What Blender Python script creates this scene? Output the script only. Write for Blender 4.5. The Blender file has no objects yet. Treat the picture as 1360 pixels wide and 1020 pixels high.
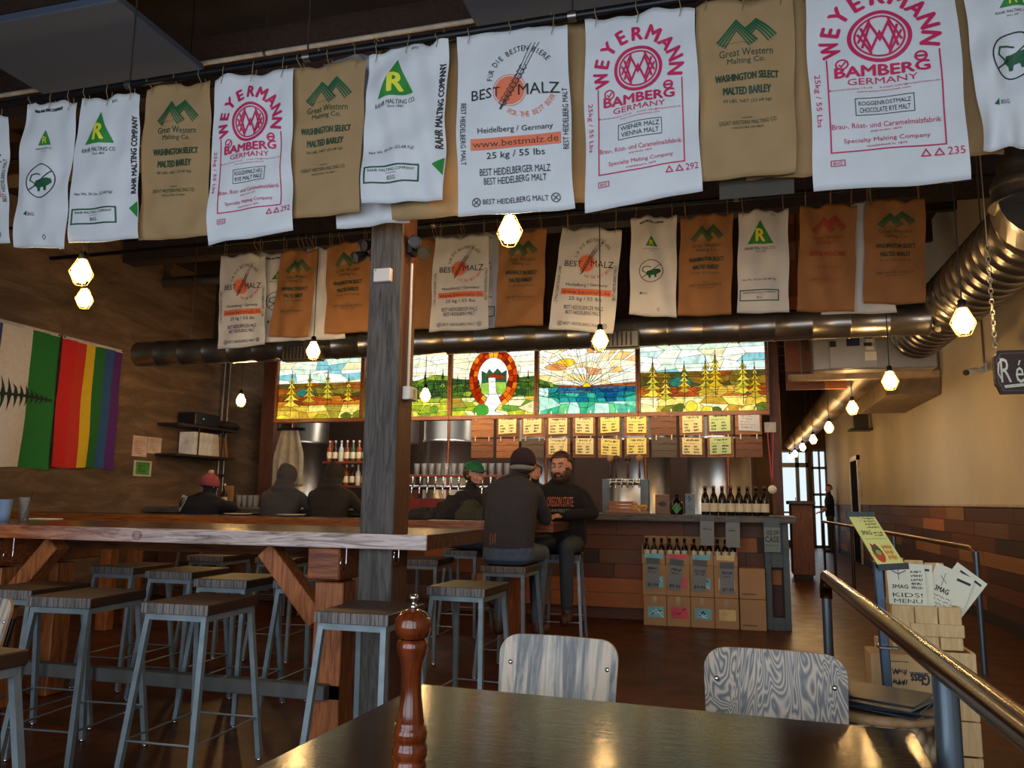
import bpy, bmesh, math, random
from math import sin, cos, pi, radians, sqrt, atan2
from mathutils import Vector, Matrix, geometry
random.seed(7)
SC = bpy.context.scene
COL = SC.collection

# ---------------------------------------------------------------- camera
FPX, EYE = 1044.0, 1.22
_vy = Vector((293, 158, FPX)).normalized()
_vx = Vector((3780, -110, -FPX)); _vx = (_vx - _vy * _vx.dot(_vy)).normalized()
_vz = -_vx.cross(_vy) if _vx.cross(_vy).y > 0 else _vx.cross(_vy)
RW = Matrix((_vx, _vy, _vz))                     # camera (right, down, forward) -> world
cam_d = bpy.data.cameras.new('camera'); cam = bpy.data.objects.new('camera', cam_d); COL.objects.link(cam)
cam_d.sensor_width = 36; cam_d.sensor_fit = 'HORIZONTAL'; cam_d.lens = FPX / 1360 * 36
cam_d.clip_start = 0.05
_r, _u, _b = RW @ Vector((1, 0, 0)), RW @ Vector((0, -1, 0)), RW @ Vector((0, 0, -1))
cam.matrix_world = Matrix(((_r.x, _u.x, _b.x, 0), (_r.y, _u.y, _b.y, 0), (_r.z, _u.z, _b.z, EYE), (0, 0, 0, 1)))
SC.camera = cam
EYEV = Vector((0, 0, EYE))
def ray(px, py): return RW @ Vector((px - 680, py - 510, FPX))
def onY(px, py, y): r = ray(px, py); return EYEV + r * (y / r.y)
def onZ(px, py, z): r = ray(px, py); return EYEV + r * ((z - EYE) / r.z)
def onX(px, py, x): r = ray(px, py); return EYEV + r * (x / r.x)

# ---------------------------------------------------------------- light
SC.view_settings.view_transform = 'Standard'; SC.view_settings.look = 'None'
SC.view_settings.gamma = 1.0; SC.view_settings.use_curve_mapping = False
SC.view_settings.exposure = 0.0
W = bpy.data.worlds.new('daylight'); SC.world = W; W.use_nodes = True
W.node_tree.nodes['Background'].inputs[0].default_value = (0.80, 0.90, 1.0, 1)
W.node_tree.nodes['Background'].inputs[1].default_value = 1.1
def area(name, loc, rot, sx, sy, power, col):
    d = bpy.data.lights.new(name, 'AREA'); d.shape = 'RECTANGLE'; d.size = sx; d.size_y = sy
    d.energy = power; d.color = col
    o = bpy.data.objects.new(name, d); COL.objects.link(o); o.location = loc; o.rotation_euler = rot
    return o
area('window_daylight', (-1.2, -1.72, 1.95), (radians(90), 0, 0), 6.4, 2.7, 225, (0.78, 0.89, 1.0))
area('brewery_light', (-2.5, 11.1, 3.6), (0, 0, 0), 6.0, 0.5, 70, (1.0, 0.90, 0.76))
area('tank_fill', (-2.4, 9.25, 2.75), (radians(70), 0, 0), 5.4, .5, 60, (1.0, .95, .86))  # added unseen fill hidden behind the glass, for highlights on the tanks
area('board_fill', (-1.9, 8.45, 2.3), (radians(58), 0, 0), 4.4, .12, 16, (1.0, .74, .42))  # added unseen warm fill that brightens the boards, no fixture
area('hall_end_daylight', (1.6, 24.3, 1.6), (radians(-90), 0, 0), 1.7, 2.2, 14, (0.9, 0.95, 1.0))
BULB_STRENGTH = 165.0

# ---------------------------------------------------------------- materials
def S(r, g, b):
    f = lambda c: (c / 255 / 12.92) if c <= 10.3 else ((c / 255 + 0.055) / 1.055) ** 2.4
    return (f(r), f(g), f(b), 1.0)
MATS = {}
def nodes(name):
    m = bpy.data.materials.new(name); m.use_nodes = True
    nt = m.node_tree; return m, nt, nt.nodes['Principled BSDF']
def tex(nt, scale=(1, 1, 1), kind='Object'):
    tc = nt.nodes.new('ShaderNodeTexCoord'); mp = nt.nodes.new('ShaderNodeMapping')
    mp.inputs['Scale'].default_value = scale
    nt.links.new(tc.outputs[kind], mp.inputs[0]); return mp.outputs[0]
def ramp(nt, fac, stops):
    r = nt.nodes.new('ShaderNodeValToRGB'); e = r.color_ramp.elements
    while len(e) < len(stops): e.new(0.5)
    for x, (p, c) in zip(e, stops): x.position = p; x.color = c
    nt.links.new(fac, r.inputs[0]); return r.outputs[0]
def noise(nt, vec, scale=5, detail=4, rough=0.6, dist=0.0):
    n = nt.nodes.new('ShaderNodeTexNoise'); n.inputs['Scale'].default_value = scale
    n.inputs['Detail'].default_value = detail; n.inputs['Roughness'].default_value = rough
    n.inputs['Distortion'].default_value = dist
    nt.links.new(vec, n.inputs['Vector']); return n.outputs[0]
def bump(nt, p, h, strength=0.3, dist=0.01):
    b = nt.nodes.new('ShaderNodeBump'); b.inputs['Strength'].default_value = strength
    b.inputs['Distance'].default_value = dist
    nt.links.new(h, b.inputs['Height']); nt.links.new(b.outputs[0], p.inputs['Normal'])
def M(name, c, rough=0.6, metal=0.0, var=0.25, scale=8, sc=(1, 1, 1), bmp=0.1, emit=None, spec=None):
    """plain material with a soft procedural mottling"""
    if name in MATS: return MATS[name]
    m, nt, p = nodes(name)
    n = noise(nt, tex(nt, sc), scale)
    d = tuple(x * (1 - var) for x in c[:3]) + (1,); l = tuple(min(1, x * (1 + var)) for x in c[:3]) + (1,)
    nt.links.new(ramp(nt, n, [(0.3, d), (0.7, l)]), p.inputs['Base Color'])
    p.inputs['Roughness'].default_value = rough; p.inputs['Metallic'].default_value = metal
    if spec is not None: p.inputs['Specular IOR Level'].default_value = spec
    if bmp: bump(nt, p, n, bmp)
    if emit:
        p.inputs['Emission Color'].default_value = emit[:3] + (1,) if len(emit) == 4 else emit
        p.inputs['Emission Strength'].default_value = emit[3] if len(emit) == 4 else 1
    MATS[name] = m; return m
def glow(name, c, strength):
    if name in MATS: return MATS[name]
    m, nt, p = nodes(name); nt.nodes.remove(p)
    e = nt.nodes.new('ShaderNodeEmission'); e.inputs[0].default_value = c; e.inputs[1].default_value = strength
    nt.links.new(e.outputs[0], nt.nodes['Material Output'].inputs[0]); MATS[name] = m; return m
def wood(name, c1, c2, sc=(1, 12, 12), rough=0.5, scale=3, dist=1.5, lo=0.35, hi=0.65, bmp=0.15, c3=None, spec=None):
    """grain runs along the axis with the smallest scale"""
    if name in MATS: return MATS[name]
    m, nt, p = nodes(name); v = tex(nt, sc)
    n = noise(nt, v, scale, 5, 0.65, dist)
    st = [(lo, c1), (hi, c2)]
    if c3: st = [(lo, c1), ((lo + hi) / 2, c3), (hi, c2)]
    nt.links.new(ramp(nt, n, st), p.inputs['Base Color'])
    p.inputs['Roughness'].default_value = rough
    if spec is not None: p.inputs['Specular IOR Level'].default_value = spec
    bump(nt, p, n, bmp, 0.006); MATS[name] = m; return m
def figured(name, c1, c2, sc, wscale, dist, rough=0.5, lo=0.3, hi=0.75, dscale=1.2, axis='X'):
    """strong cathedral grain from distorted bands"""
    m, nt, p = nodes(name); v = tex(nt, sc)
    w = nt.nodes.new('ShaderNodeTexWave'); w.wave_type = 'BANDS'; w.bands_direction = axis
    w.inputs['Scale'].default_value = wscale; w.inputs['Distortion'].default_value = dist
    w.inputs['Detail'].default_value = 3; w.inputs['Detail Scale'].default_value = dscale
    nt.links.new(v, w.inputs['Vector'])
    nt.links.new(ramp(nt, w.outputs[1], [(lo, c1), (hi, c2)]), p.inputs['Base Color'])
    p.inputs['Roughness'].default_value = rough; bump(nt, p, w.outputs[1], 0.15, 0.004)
    MATS[name] = m; return m
def glassy(name, c, rough=0.05, alpha=0.3, milk=0.0):
    if name in MATS: return MATS[name]
    m, nt, p = nodes(name); nt.nodes.remove(p)
    t = nt.nodes.new('ShaderNodeBsdfTransparent'); t.inputs[0].default_value = c
    g = nt.nodes.new('ShaderNodeBsdfGlossy'); g.inputs['Roughness'].default_value = rough
    x = nt.nodes.new('ShaderNodeMixShader')
    lw = nt.nodes.new('ShaderNodeLayerWeight'); lw.inputs[0].default_value = alpha
    nt.links.new(lw.outputs['Fresnel'], x.inputs[0])
    nt.links.new(t.outputs[0], x.inputs[1]); nt.links.new(g.outputs[0], x.inputs[2])
    out = x.outputs[0]
    if milk:
        d = nt.nodes.new('ShaderNodeBsdfDiffuse'); d.inputs[0].default_value = c; y = nt.nodes.new('ShaderNodeMixShader'); y.inputs[0].default_value = milk
        nt.links.new(out, y.inputs[1]); nt.links.new(d.outputs[0], y.inputs[2]); out = y.outputs[0]
    nt.links.new(out, nt.nodes['Material Output'].inputs[0]); MATS[name] = m; return m

steel = M('blued_steel', S(128, 140, 146), 0.45, 0.35, 0.15, 14)
rung_m = M('bright_steel_rod', S(150, 155, 160), 0.35, 0.8, 0.1)
black = M('black_paint', S(22, 21, 21), 0.5, 0, 0.2)
blackmetal = M('black_metal', S(30, 30, 32), 0.4, 0.6, 0.2)
chrome = M('chrome', S(200, 200, 200), 0.18, 1.0, 0.05, bmp=0)
galv = M('galvanised_duct', S(132, 128, 124), 0.3, 0.9, 0.18, 6, bmp=0.03)
kraft = M('kraft_paper', S(156, 126, 86), 0.75, 0, 0.08, 5, bmp=0.25)
kraft_warmlit = M('warmlit_kraft_paper', S(150, 104, 62), 0.75, 0, 0.10, 5, bmp=0.25)  # kraft made more orange: warm light on the rear row painted in
white_poly = M('white_woven_poly', S(206, 208, 212), 0.55, 0, 0.05, 6, bmp=0.22)
crimson = M('crimson_ink', S(190, 28, 84), 0.6, 0, 0.06)
ink_black = M('black_ink', S(40, 40, 44), 0.6, 0, 0.1)
ink_dkgreen = M('dark_green_ink', S(34, 62, 40), 0.6, 0, 0.1)
ink_mtn = M('mountain_green_ink', S(20, 84, 52), 0.6, 0, 0.1)
ink_green = M('green_ink', S(40, 128, 52), 0.6, 0, 0.1)
ink_yellow = M('yellow_ink', S(222, 216, 60), 0.6, 0, 0.1)
ink_orange = M('orange_ink', S(224, 118, 84), 0.6, 0, 0.08)
ink_red = M('brick_red_ink', S(150, 50, 40), 0.6, 0, 0.1)
twine_m = M('jute_twine', S(140, 118, 88), 0.9, 0, 0.2)
cardboard = M('corrugated_card', S(174, 136, 98), 0.8, 0, 0.08, 4)
paper = M('white_paper', S(232, 226, 200), 0.7, 0, 0.04)
cream_paper = M('cream_paper', S(236, 218, 160), 0.7, 0, 0.05)
green_paper = M('pale_green_paper', S(196, 214, 150), 0.7, 0, 0.05)
grey_sleeve = M('grey_plastic_sleeve', S(196, 194, 200), 0.25, 0, 0.06)
slate = M('slate_card', S(126, 132, 136), 0.7, 0, 0.1)
slate_dk = M('dark_slate_card', S(82, 92, 98), 0.6, 0, 0.1)
pine = wood('pine_crate', S(206, 164, 108), S(226, 192, 138), (12, 12, 1.2), 0.6)
bottle_m = M('brown_bottle_glass', S(26, 13, 8), 0.12, 0, 0.2, bmp=0)
label_m = M('cream_label', S(222, 210, 180), 0.6, 0, 0.05)
redwood = wood('warm_fir', S(112, 56, 28), S(186, 110, 58), (14, 14, 1.2), 0.45, 3, 1.0)
fir_x = wood('warm_fir_rail', S(92, 40, 20), S(160, 86, 40), (1.2, 14, 14), 0.4, 3, 1.2)
dark_wood_x = wood('dark_varnished_top', S(30, 15, 6), S(58, 33, 14), (1.0, 14, 10), 0.13, 3, 0.6, bmp=0.0)
def _table_grain():
    m = dark_wood_x; nt = m.node_tree; p = nt.nodes['Principled BSDF']; n = noise(nt, tex(nt, (1.5, 90, 1)), 3, 3, .6); bump(nt, p, n, .07, .004); p.inputs['IOR'].default_value = 1.31
_table_grain()
seat_wood = wood('dark_seat_wood', S(38, 24, 18), S(66, 42, 28), (12, 1.5, 6), 0.45)
seat_edge = wood('corrugated_seat_edge', S(52, 44, 42), S(132, 122, 118), (60, 60, 2), 0.6, 3, 0.2, 0.40, 0.6)
def edge_mat():  # grain turns paler to the right, painting in the reflected light
    m, nt, p = nodes('grain_edge_painted_sheen'); n = noise(nt, tex(nt, (1.3, 9, 13)), 2.2, 6, .6, 2.2)
    pale = ramp(nt, n, [(.32, S(112, 90, 84)), (.5, S(196, 172, 164)), (.7, S(224, 206, 200))]); warm = ramp(nt, n, [(.32, S(74, 34, 20)), (.5, S(168, 92, 52)), (.7, S(196, 124, 84))])
    sp = nt.nodes.new('ShaderNodeSeparateXYZ'); nt.links.new(tex(nt), sp.inputs[0]); x = nt.nodes.new('ShaderNodeMix'); x.data_type = 'RGBA'
    f = nt.nodes.new('ShaderNodeMapRange'); f.inputs[1].default_value = .35; f.inputs[2].default_value = 1.35; nt.links.new(sp.outputs[0], f.inputs[0]); nt.links.new(f.outputs[0], x.inputs[0])
    nt.links.new(warm, x.inputs[6]); nt.links.new(pale, x.inputs[7]); nt.links.new(x.outputs[2], p.inputs['Base Color']); p.inputs['Roughness'].default_value = .4; bump(nt, p, n, .12, .004); return m
slab_edge = edge_mat()
rear_edge = wood('orange_board_edge', S(108, 50, 18), S(176, 100, 42), (1.0, 14, 14), 0.4)
lit_post_face = wood('daylit_post_face', S(56, 49, 45), S(98, 90, 84), (10, 10, 0.9), 0.7, 2.4, 2.0)  # greyer wood for the post's front face, its light painted in
brown_post = wood('brown_post', S(66, 34, 22), S(100, 56, 36), (10, 10, 0.9), 0.6)
ply_a = wood('grey_washed_ply', S(88, 86, 86), S(196, 174, 150), (13, 3, .8), .42, 2.6, .7, .40, .60, c3=S(146, 138, 130))
def ply_b_mat():
    m, nt, p = nodes('dark_figured_ply'); n = noise(nt, tex(nt, (10, 3, 2.2)), 1.5, 2.0, .45, .9)
    k = nt.nodes.new('ShaderNodeMath'); k.operation = 'MULTIPLY'; k.inputs[1].default_value = 20; nt.links.new(n, k.inputs[0]); f = nt.nodes.new('ShaderNodeMath'); f.operation = 'PINGPONG'; f.inputs[1].default_value = .5; nt.links.new(k.outputs[0], f.inputs[0])
    nt.links.new(ramp(nt, f.outputs[0], [(.05, S(70, 66, 64)), (.22, S(112, 104, 98)), (.42, S(168, 148, 126))]), p.inputs['Base Color']); p.inputs['Roughness'].default_value = .42; return m
ply_b = ply_b_mat()
weathered = wood('grey_bar_slab', S(50, 46, 44), S(110, 102, 94), (1.0, 12, 16), 0.55, 4, 1.5)
mill_wood = wood('cherry_turned_wood', S(66, 25, 10), S(112, 48, 18), (10, 10, 2), 0.15, 3, 1, bmp=0.0)
skin = M('skin', S(206, 146, 120), 0.55, 0, 0.06, 12, bmp=0.03)
jean = M('blue_denim', S(72, 86, 104), 0.85, 0, 0.18, 30)
jean_dk = M('dark_grey_denim', S(58, 64, 72), 0.85, 0, 0.18, 30)
boot = M('brown_boot_leather', S(70, 40, 28), 0.5, 0, 0.2)
hair_br = M('brown_hair', S(78, 50, 34), 0.6, 0, 0.3, 40, bmp=0.4)
hair_red = M('auburn_hair', S(120, 62, 34), 0.6, 0, 0.3, 40, bmp=0.4)
eye_m = M('eye_dark', S(40, 30, 26), 0.2, 0, 0.1, bmp=0)
plaster = M('beige_plaster', S(196, 182, 156), 0.8, 0, 0.06, 1.5)
trim_m = M('brass_handrail', S(92, 66, 42), 0.2, 0.9, 0.12, 4, bmp=0)
railpost = M('grey_rail_post', S(104, 116, 126), 0.35, 0.75, 0.12, 4, bmp=0.02)

# ---------------------------------------------------------------- mesh builder
class MB:
    def __init__(s): s.v = []; s.f = []; s.mi = []; s.sm = []
    def add(s, vs, fs, mi=0, smooth=False):
        o = len(s.v); s.v += [Vector(x) for x in vs]
        for f in fs: s.f.append([o + i for i in f]); s.mi.append(mi); s.sm.append(smooth)
        return s
    def box(s, x0, y0, z0, x1, y1, z1, mi=0, bev=0.0, mtx=None):
        if x0 > x1: x0, x1 = x1, x0
        if y0 > y1: y0, y1 = y1, y0
        if z0 > z1: z0, z1 = z1, z0
        b = min(bev, (x1 - x0) * .45, (y1 - y0) * .45, (z1 - z0) * .45)
        if b <= 0:
            vs = [(x, y, z) for x in (x0, x1) for y in (y0, y1) for z in (z0, z1)]
            fs = [(0, 1, 3, 2), (4, 6, 7, 5), (0, 4, 5, 1), (2, 3, 7, 6), (0, 2, 6, 4), (1, 5, 7, 3)]
        else:
            vs = []; idx = {}
            for i, x in enumerate((x0, x1)):
                for j, y in enumerate((y0, y1)):
                    for k, z in enumerate((z0, z1)):
                        sx, sy, sz = (1 if i == 0 else -1) * b, (1 if j == 0 else -1) * b, (1 if k == 0 else -1) * b
                        for a, q in enumerate(((x, y + sy, z + sz), (x + sx, y, z + sz), (x + sx, y + sy, z))):
                            idx[i, j, k, a] = len(vs); vs.append(q)
            I = lambda *q: idx[q]
            fs = []
            for e in (0, 1):
                fs.append([I(e, 0, 0, 0), I(e, 1, 0, 0), I(e, 1, 1, 0), I(e, 0, 1, 0)])
                fs.append([I(0, e, 0, 1), I(1, e, 0, 1), I(1, e, 1, 1), I(0, e, 1, 1)])
                fs.append([I(0, 0, e, 2), I(1, 0, e, 2), I(1, 1, e, 2), I(0, 1, e, 2)])
                for g in (0, 1):
                    fs.append([I(e, g, 0, 0), I(e, g, 1, 0), I(e, g, 1, 1), I(e, g, 0, 1)])
                    fs.append([I(e, 0, g, 0), I(e, 1, g, 0), I(e, 1, g, 2), I(e, 0, g, 2)])
                    fs.append([I(0, e, g, 1), I(1, e, g, 1), I(1, e, g, 2), I(0, e, g, 2)])
                    for h in (0, 1): fs.append([I(e, g, h, 0), I(e, g, h, 1), I(e, g, h, 2)])
            c = Vector(((x0 + x1) / 2, (y0 + y1) / 2, (z0 + z1) / 2))
            for f in fs:
                p = [Vector(vs[i]) for i in f]; n = (p[1] - p[0]).cross(p[2] - p[0])
                if n.dot(sum(p, Vector()) / len(p) - c) < 0: f.reverse()
        if mtx: vs = [mtx @ Vector(x) for x in vs]
        return s.add(vs, fs, mi)
    def beam(s, p0, p1, w, h, mi=0, up=(0, 0, 1), bev=0.0):
        p0, p1 = Vector(p0), Vector(p1); d = p1 - p0; L = d.length; d.normalize()
        up = Vector(up)
        if abs(d.dot(up)) > .99: up = Vector((0, 1, 0))
        r = d.cross(up).normalized(); u = r.cross(d)
        m = Matrix(((d.x, r.x, u.x, p0.x), (d.y, r.y, u.y, p0.y), (d.z, r.z, u.z, p0.z), (0, 0, 0, 1)))
        return s.box(0, -w / 2, -h / 2, L, w / 2, h / 2, mi, bev, m)
    def tube(s, pts, r, n=8, mi=0, caps=True, closed=False):
        pts = [Vector(p) for p in pts]; N = len(pts)
        rr = r if isinstance(r, (list, tuple)) else [r] * N
        vs = []; prev = None
        for i, p in enumerate(pts):
            a = pts[i - 1] if i or closed else p; b = pts[(i + 1) % N] if i < N - 1 or closed else p
            t = (b - a).normalized() if (b - a).length > 1e-9 else Vector((0, 0, 1))
            if prev is None:
                x = Vector((0, 0, 1)) if abs(t.z) < .9 else Vector((1, 0, 0)); x = (x - t * x.dot(t)).normalized()
            else:
                x = prev - t * prev.dot(t); x = x.normalized() if x.length > 1e-6 else prev
            prev = x; y = t.cross(x)
            for k in range(n): a_ = 2 * pi * k / n; vs.append(p + (x * cos(a_) + y * sin(a_)) * rr[i])
        fs = []
        for i in range(N if closed else N - 1):
            j = (i + 1) % N
            for k in range(n): fs.append((i * n + k, i * n + (k + 1) % n, j * n + (k + 1) % n, j * n + k))
        s.add(vs, fs, mi, True)
        if caps and not closed:
            s.add(vs[:n], [tuple(range(n))[::-1]], mi); s.add(vs[-n:], [tuple(range(n))], mi)
        return s
    def lathe(s, prof, n=24, c=(0, 0, 0), mi=0, mtx=None, smooth=True):
        """profile of (radius, height[, material]) from bottom to top around z"""
        vs = []; c = Vector(c)
        for q in prof:
            for k in range(n):
                a = 2 * pi * k / n; x = Vector((q[0] * cos(a), q[0] * sin(a), q[1])); vs.append(c + (mtx @ x if mtx else x))
        o = len(s.v); s.v += vs
        for i in range(len(prof) - 1):
            m_ = prof[i][2] if len(prof[i]) > 2 else mi
            for k in range(n):
                s.f.append([o + i * n + k, o + i * n + (k + 1) % n, o + (i + 1) * n + (k + 1) % n, o + (i + 1) * n + k]); s.mi.append(m_); s.sm.append(smooth)
        for i, rev in ((0, True), (len(prof) - 1, False)):
            if prof[i][0] > 1e-5:
                f = [o + i * n + k for k in range(n)]; s.f.append(f[::-1] if rev else f); s.mi.append(mi); s.sm.append(False)
        return s
    def ell(s, c, rx, ry, rz, n=16, m=10, mi=0, mtx=None):
        prof = []; vs = []; c = Vector(c)
        for i in range(m + 1):
            t = pi * i / m
            for k in range(n):
                a = 2 * pi * k / n; x = Vector((rx * sin(t) * cos(a), ry * sin(t) * sin(a), -rz * cos(t)))
                vs.append(c + (mtx @ x if mtx else x))
        fs = []
        for i in range(m):
            for k in range(n):
                f = [i * n + k, i * n + (k + 1) % n, (i + 1) * n + (k + 1) % n, (i + 1) * n + k]
                if i == 0: f = [k, n + (k + 1) % n, n + k]
                if i == m - 1: f = [i * n + k, i * n + (k + 1) % n, m * n]
                fs.append(f)
        return s.add(vs, fs, mi, True)
    def prism(s, pts, p_to, depth_vec, mi=0, mi_side=None):
        """closed 2d outline pts mapped by p_to into 3d and thickened along depth_vec"""
        a = [Vector(p_to(*p)) for p in pts]; d = Vector(depth_vec); b = [x + d for x in a]; n = len(a)
        tri = geometry.tessellate_polygon([a])
        s.add(a, [tuple(t) for t in tri], mi); s.add(b, [tuple(t)[::-1] for t in tri], mi)
        s.add(a + b, [(i, (i + 1) % n, n + (i + 1) % n, n + i) for i in range(n)], mi if mi_side is None else mi_side)
        return s
    def mesh(s, name, mats, shift=None):
        me = bpy.data.meshes.new(name)
        vs = [tuple(v - shift) for v in s.v] if shift is not None else [tuple(v) for v in s.v]
        me.from_pydata(vs, [], s.f)
        for m in (mats if isinstance(mats, (list, tuple)) else [mats]): me.materials.append(m)
        me.polygons.foreach_set('material_index', s.mi); me.polygons.foreach_set('use_smooth', s.sm)
        me.update(); return me
def fixn(me):
    bm = bmesh.new(); bm.from_mesh(me); bmesh.ops.recalc_face_normals(bm, faces=bm.faces); bm.to_mesh(me); bm.free()
def tag(o, label=None, cat=None, group=None, kind=None):
    if label: o['label'] = label
    if cat: o['category'] = cat
    if group: o['group'] = group
    if kind: o['kind'] = kind
    return o
def wloc(o):
    l = o.location.copy()
    while o.parent: o = o.parent; l += o.location
    return l
def obj(name, mb, mats, parent=None, local=False, recalc=True):
    """link the builder's shapes as one mesh; they come in world coordinates unless local"""
    if parent is not None:
        sh = None if local else wloc(parent); loc = Vector((0, 0, 0))
    else:
        xs = [v.x for v in mb.v]; ys = [v.y for v in mb.v]; zs = [v.z for v in mb.v]
        sh = None if local else Vector(((min(xs) + max(xs)) / 2, (min(ys) + max(ys)) / 2, min(zs)))
        loc = sh.copy() if sh else Vector((0, 0, 0))
    me = mb.mesh(name, mats, sh)
    if recalc: fixn(me)
    o = bpy.data.objects.new(name, me); COL.objects.link(o); o.location = loc
    if parent is not None: o.parent = parent
    return o
def thing(name, label, cat, loc=(0, 0, 0), group=None):
    o = bpy.data.objects.new(name, None); COL.objects.link(o); o.location = loc
    o.empty_display_size = 0.1
    return tag(o, label, cat, group)
def struct(name, mb, mats, recalc=True): return tag(obj(name, mb, mats, recalc=recalc), kind='structure')
def copy_tree(o, parent=None):
    c = o.copy(); COL.objects.link(c)
    if parent is not None: c.parent = parent
    for ch in [x for x in bpy.data.objects if x.parent == o]: copy_tree(ch, c)
    return c
def place(src, first, loc, rz, label, group=None):
    r = src if first else copy_tree(src)
    r.location = loc; r.rotation_euler = (0, 0, rz); r['label'] = label
    if group: r['group'] = group
    return r

# ---------------------------------------------------------------- the room
XL, XR, YF, YE, ZC = -7.0, 2.6, -1.5, 24.0, 4.9
def floor_mat():
    m, nt, p = nodes('polished_dark_floor'); v = tex(nt, (1, 1, 1))
    n = noise(nt, v, 2.2, 6, 0.7, 1.0)
    nt.links.new(ramp(nt, n, [(0.3, S(44, 22, 11)), (0.7, S(98, 50, 22))]), p.inputs['Base Color'])
    p.inputs['IOR'].default_value = 1.26
    n2 = noise(nt, v, 5, 4, 0.6)
    nt.links.new(ramp(nt, n2, [(0.3, (0.30,) * 3 + (1,)), (0.75, (0.44,) * 3 + (1,))]), p.inputs['Roughness'])
    bump(nt, p, n2, 0.05, 0.02); return m
def boardform_mat():
    m, nt, p = nodes('board_formed_concrete')
    n = noise(nt, tex(nt, (1, 0.7, 3.2)), 1.6, 7, 0.7, 0.6)
    nt.links.new(ramp(nt, n, [(0.28, S(66, 50, 36)), (0.5, S(104, 80, 58)), (0.75, S(138, 110, 82))]), p.inputs['Base Color'])
    p.inputs['Roughness'].default_value = 0.85
    w = nt.nodes.new('ShaderNodeTexWave'); w.bands_direction = 'Z'; w.inputs['Scale'].default_value = 1.6
    w.inputs['Distortion'].default_value = 1.0
    nt.links.new(tex(nt), w.inputs['Vector']); bump(nt, p, w.outputs[1], 0.3, 0.01); return m
concrete = boardform_mat()
ceil_m = M('dark_ceiling', S(46, 38, 34), 0.9, 0, 0.3, 2)
joist_m = wood('ceiling_joist', S(36, 24, 18), S(66, 44, 32), (12, 1, 12), 0.85)
darkwall = M('dark_back_wall', S(64, 42, 30), 0.8, 0, 0.2, 2)
frontwall = M('front_wall', S(80, 74, 66), 0.85, 0, 0.1, 2)

b = MB(); b.box(XL - .2, YF - 1.5, -.2, XR + .2, YE + 1, 0); struct('floor', b, floor_mat())
b = MB(); b.box(XL - .2, YF, ZC, XR + .2, YE + .2, ZC + .2)
for k in range(22):
    y = -0.6 + k * 1.15
    b.box(XL, y, ZC - .28, XR, y + .09, ZC, 1)
struct('ceiling', b, [ceil_m, joist_m])
b = MB(); b.box(XL - .2, YF, 0, XL, 12.2, ZC); struct('wall_left', b, concrete)
b = MB(); b.box(XR, YF, 0, XR + .2, YE, ZC)
struct('wall_right', b, plaster)
# plank wainscot on the right wall, one board pattern
cols = [S(80, 42, 24), S(106, 58, 32), S(132, 72, 36), S(184, 104, 48), S(112, 72, 46), S(62, 36, 23), S(150, 98, 52)]
plank_m = [wood('reclaimed_plank_' + n, tuple(x * .75 for x in c[:3]) + (1,), c, (6, 1.0, 14), 0.6) for n, c in zip(('umber', 'brown', 'rust', 'orange', 'grey', 'black', 'tan'), cols)]
def planks_yz(b, x0, x1, ya, yb, za, zb, h, lo=.5, hi=1.2):
    z = za
    while z < zb - .01:
        y = ya - random.uniform(0, .8)
        while y < yb:
            L = random.uniform(lo, hi)
            b.box(x0, max(ya, y) + .002, z + .002, x1 + random.uniform(-.004, .004), min(yb, y + L) - .002, min(z + h, zb) - .002,
                  random.choice([0, 0, 0, 1, 1, 1, 2, 3, 4, 5, 5, 0, 6])); y += L
            if y >= yb: break
        z += h
def planks_xz(b, y0, y1, xa, xb, za, zb, h, pick, lo=.5, hi=1.3):
    z = za
    while z < zb - .01:
        x = xa - random.uniform(0, .8)
        while x < xb:
            L = random.uniform(lo, hi)
            if x + L > xa + .01:
                b.box(max(xa, x) + .002, y0 + random.uniform(-.004, .004), z + .002, min(xb, x + L) - .002, y1, min(z + h, zb) - .002, random.choice(pick))
            x += L
        z += h
b = MB(); planks_yz(b, XR, XR - .025, 2.0, 23.9, 0.12, 1.21, .155, .7, 1.7)
tag(obj('trim_1', b, plank_m), kind='structure')
b = MB(); b.box(XR - .04, 2.0, 1.21, XR, 23.9, 1.235); tag(obj('trim_2', b, M('pale_cap', S(170, 150, 126), .6)), kind='structure')
b = MB(); b.box(XR - .035, 2.0, 0, XR, 23.9, .12); tag(obj('baseboard_right', b, M('dark_base', S(40, 28, 22), .6)), kind='structure')
# end of the hall: glazed door and side light, wall behind the brewery
b = MB()
b.box(XL, 12.0, 0, .30, 12.2, ZC); b.box(.20, 12.2, 0, .30, YE, ZC)
struct('wall_back', b, darkwall)
b = MB()
b.box(.30, YE, 0, 1.2, YE + .2, ZC); b.box(1.2, YE, 2.75, XR, YE + .2, ZC); b.box(2.1, YE, 0, 2.2, YE + .2, 2.75)
struct('wall_end', b, darkwall)
frame_m = M('grey_door_frame', S(88, 88, 92), .5)
t = thing('door_1', None, None, (1.5, YE, 0)); t['kind'] = 'structure'
b = MB(); b.box(1.2, YE - .03, 0, 1.27, YE + .07, 2.75); b.box(1.76, YE - .03, 0, 1.86, YE + .07, 2.75); b.box(2.04, YE - .03, 0, 2.1, YE + .07, 2.75)
b.box(1.2, YE - .03, 2.68, 2.1, YE + .07, 2.75); b.box(1.2, YE - .03, 2.25, 2.1, YE + .07, 2.38); b.box(1.2, YE - .03, 0, 2.1, YE + .07, .2)
b.box(1.27, YE - .02, .95, 1.76, YE + .05, 1.0)
obj('door_frame', b, frame_m, t)
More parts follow.
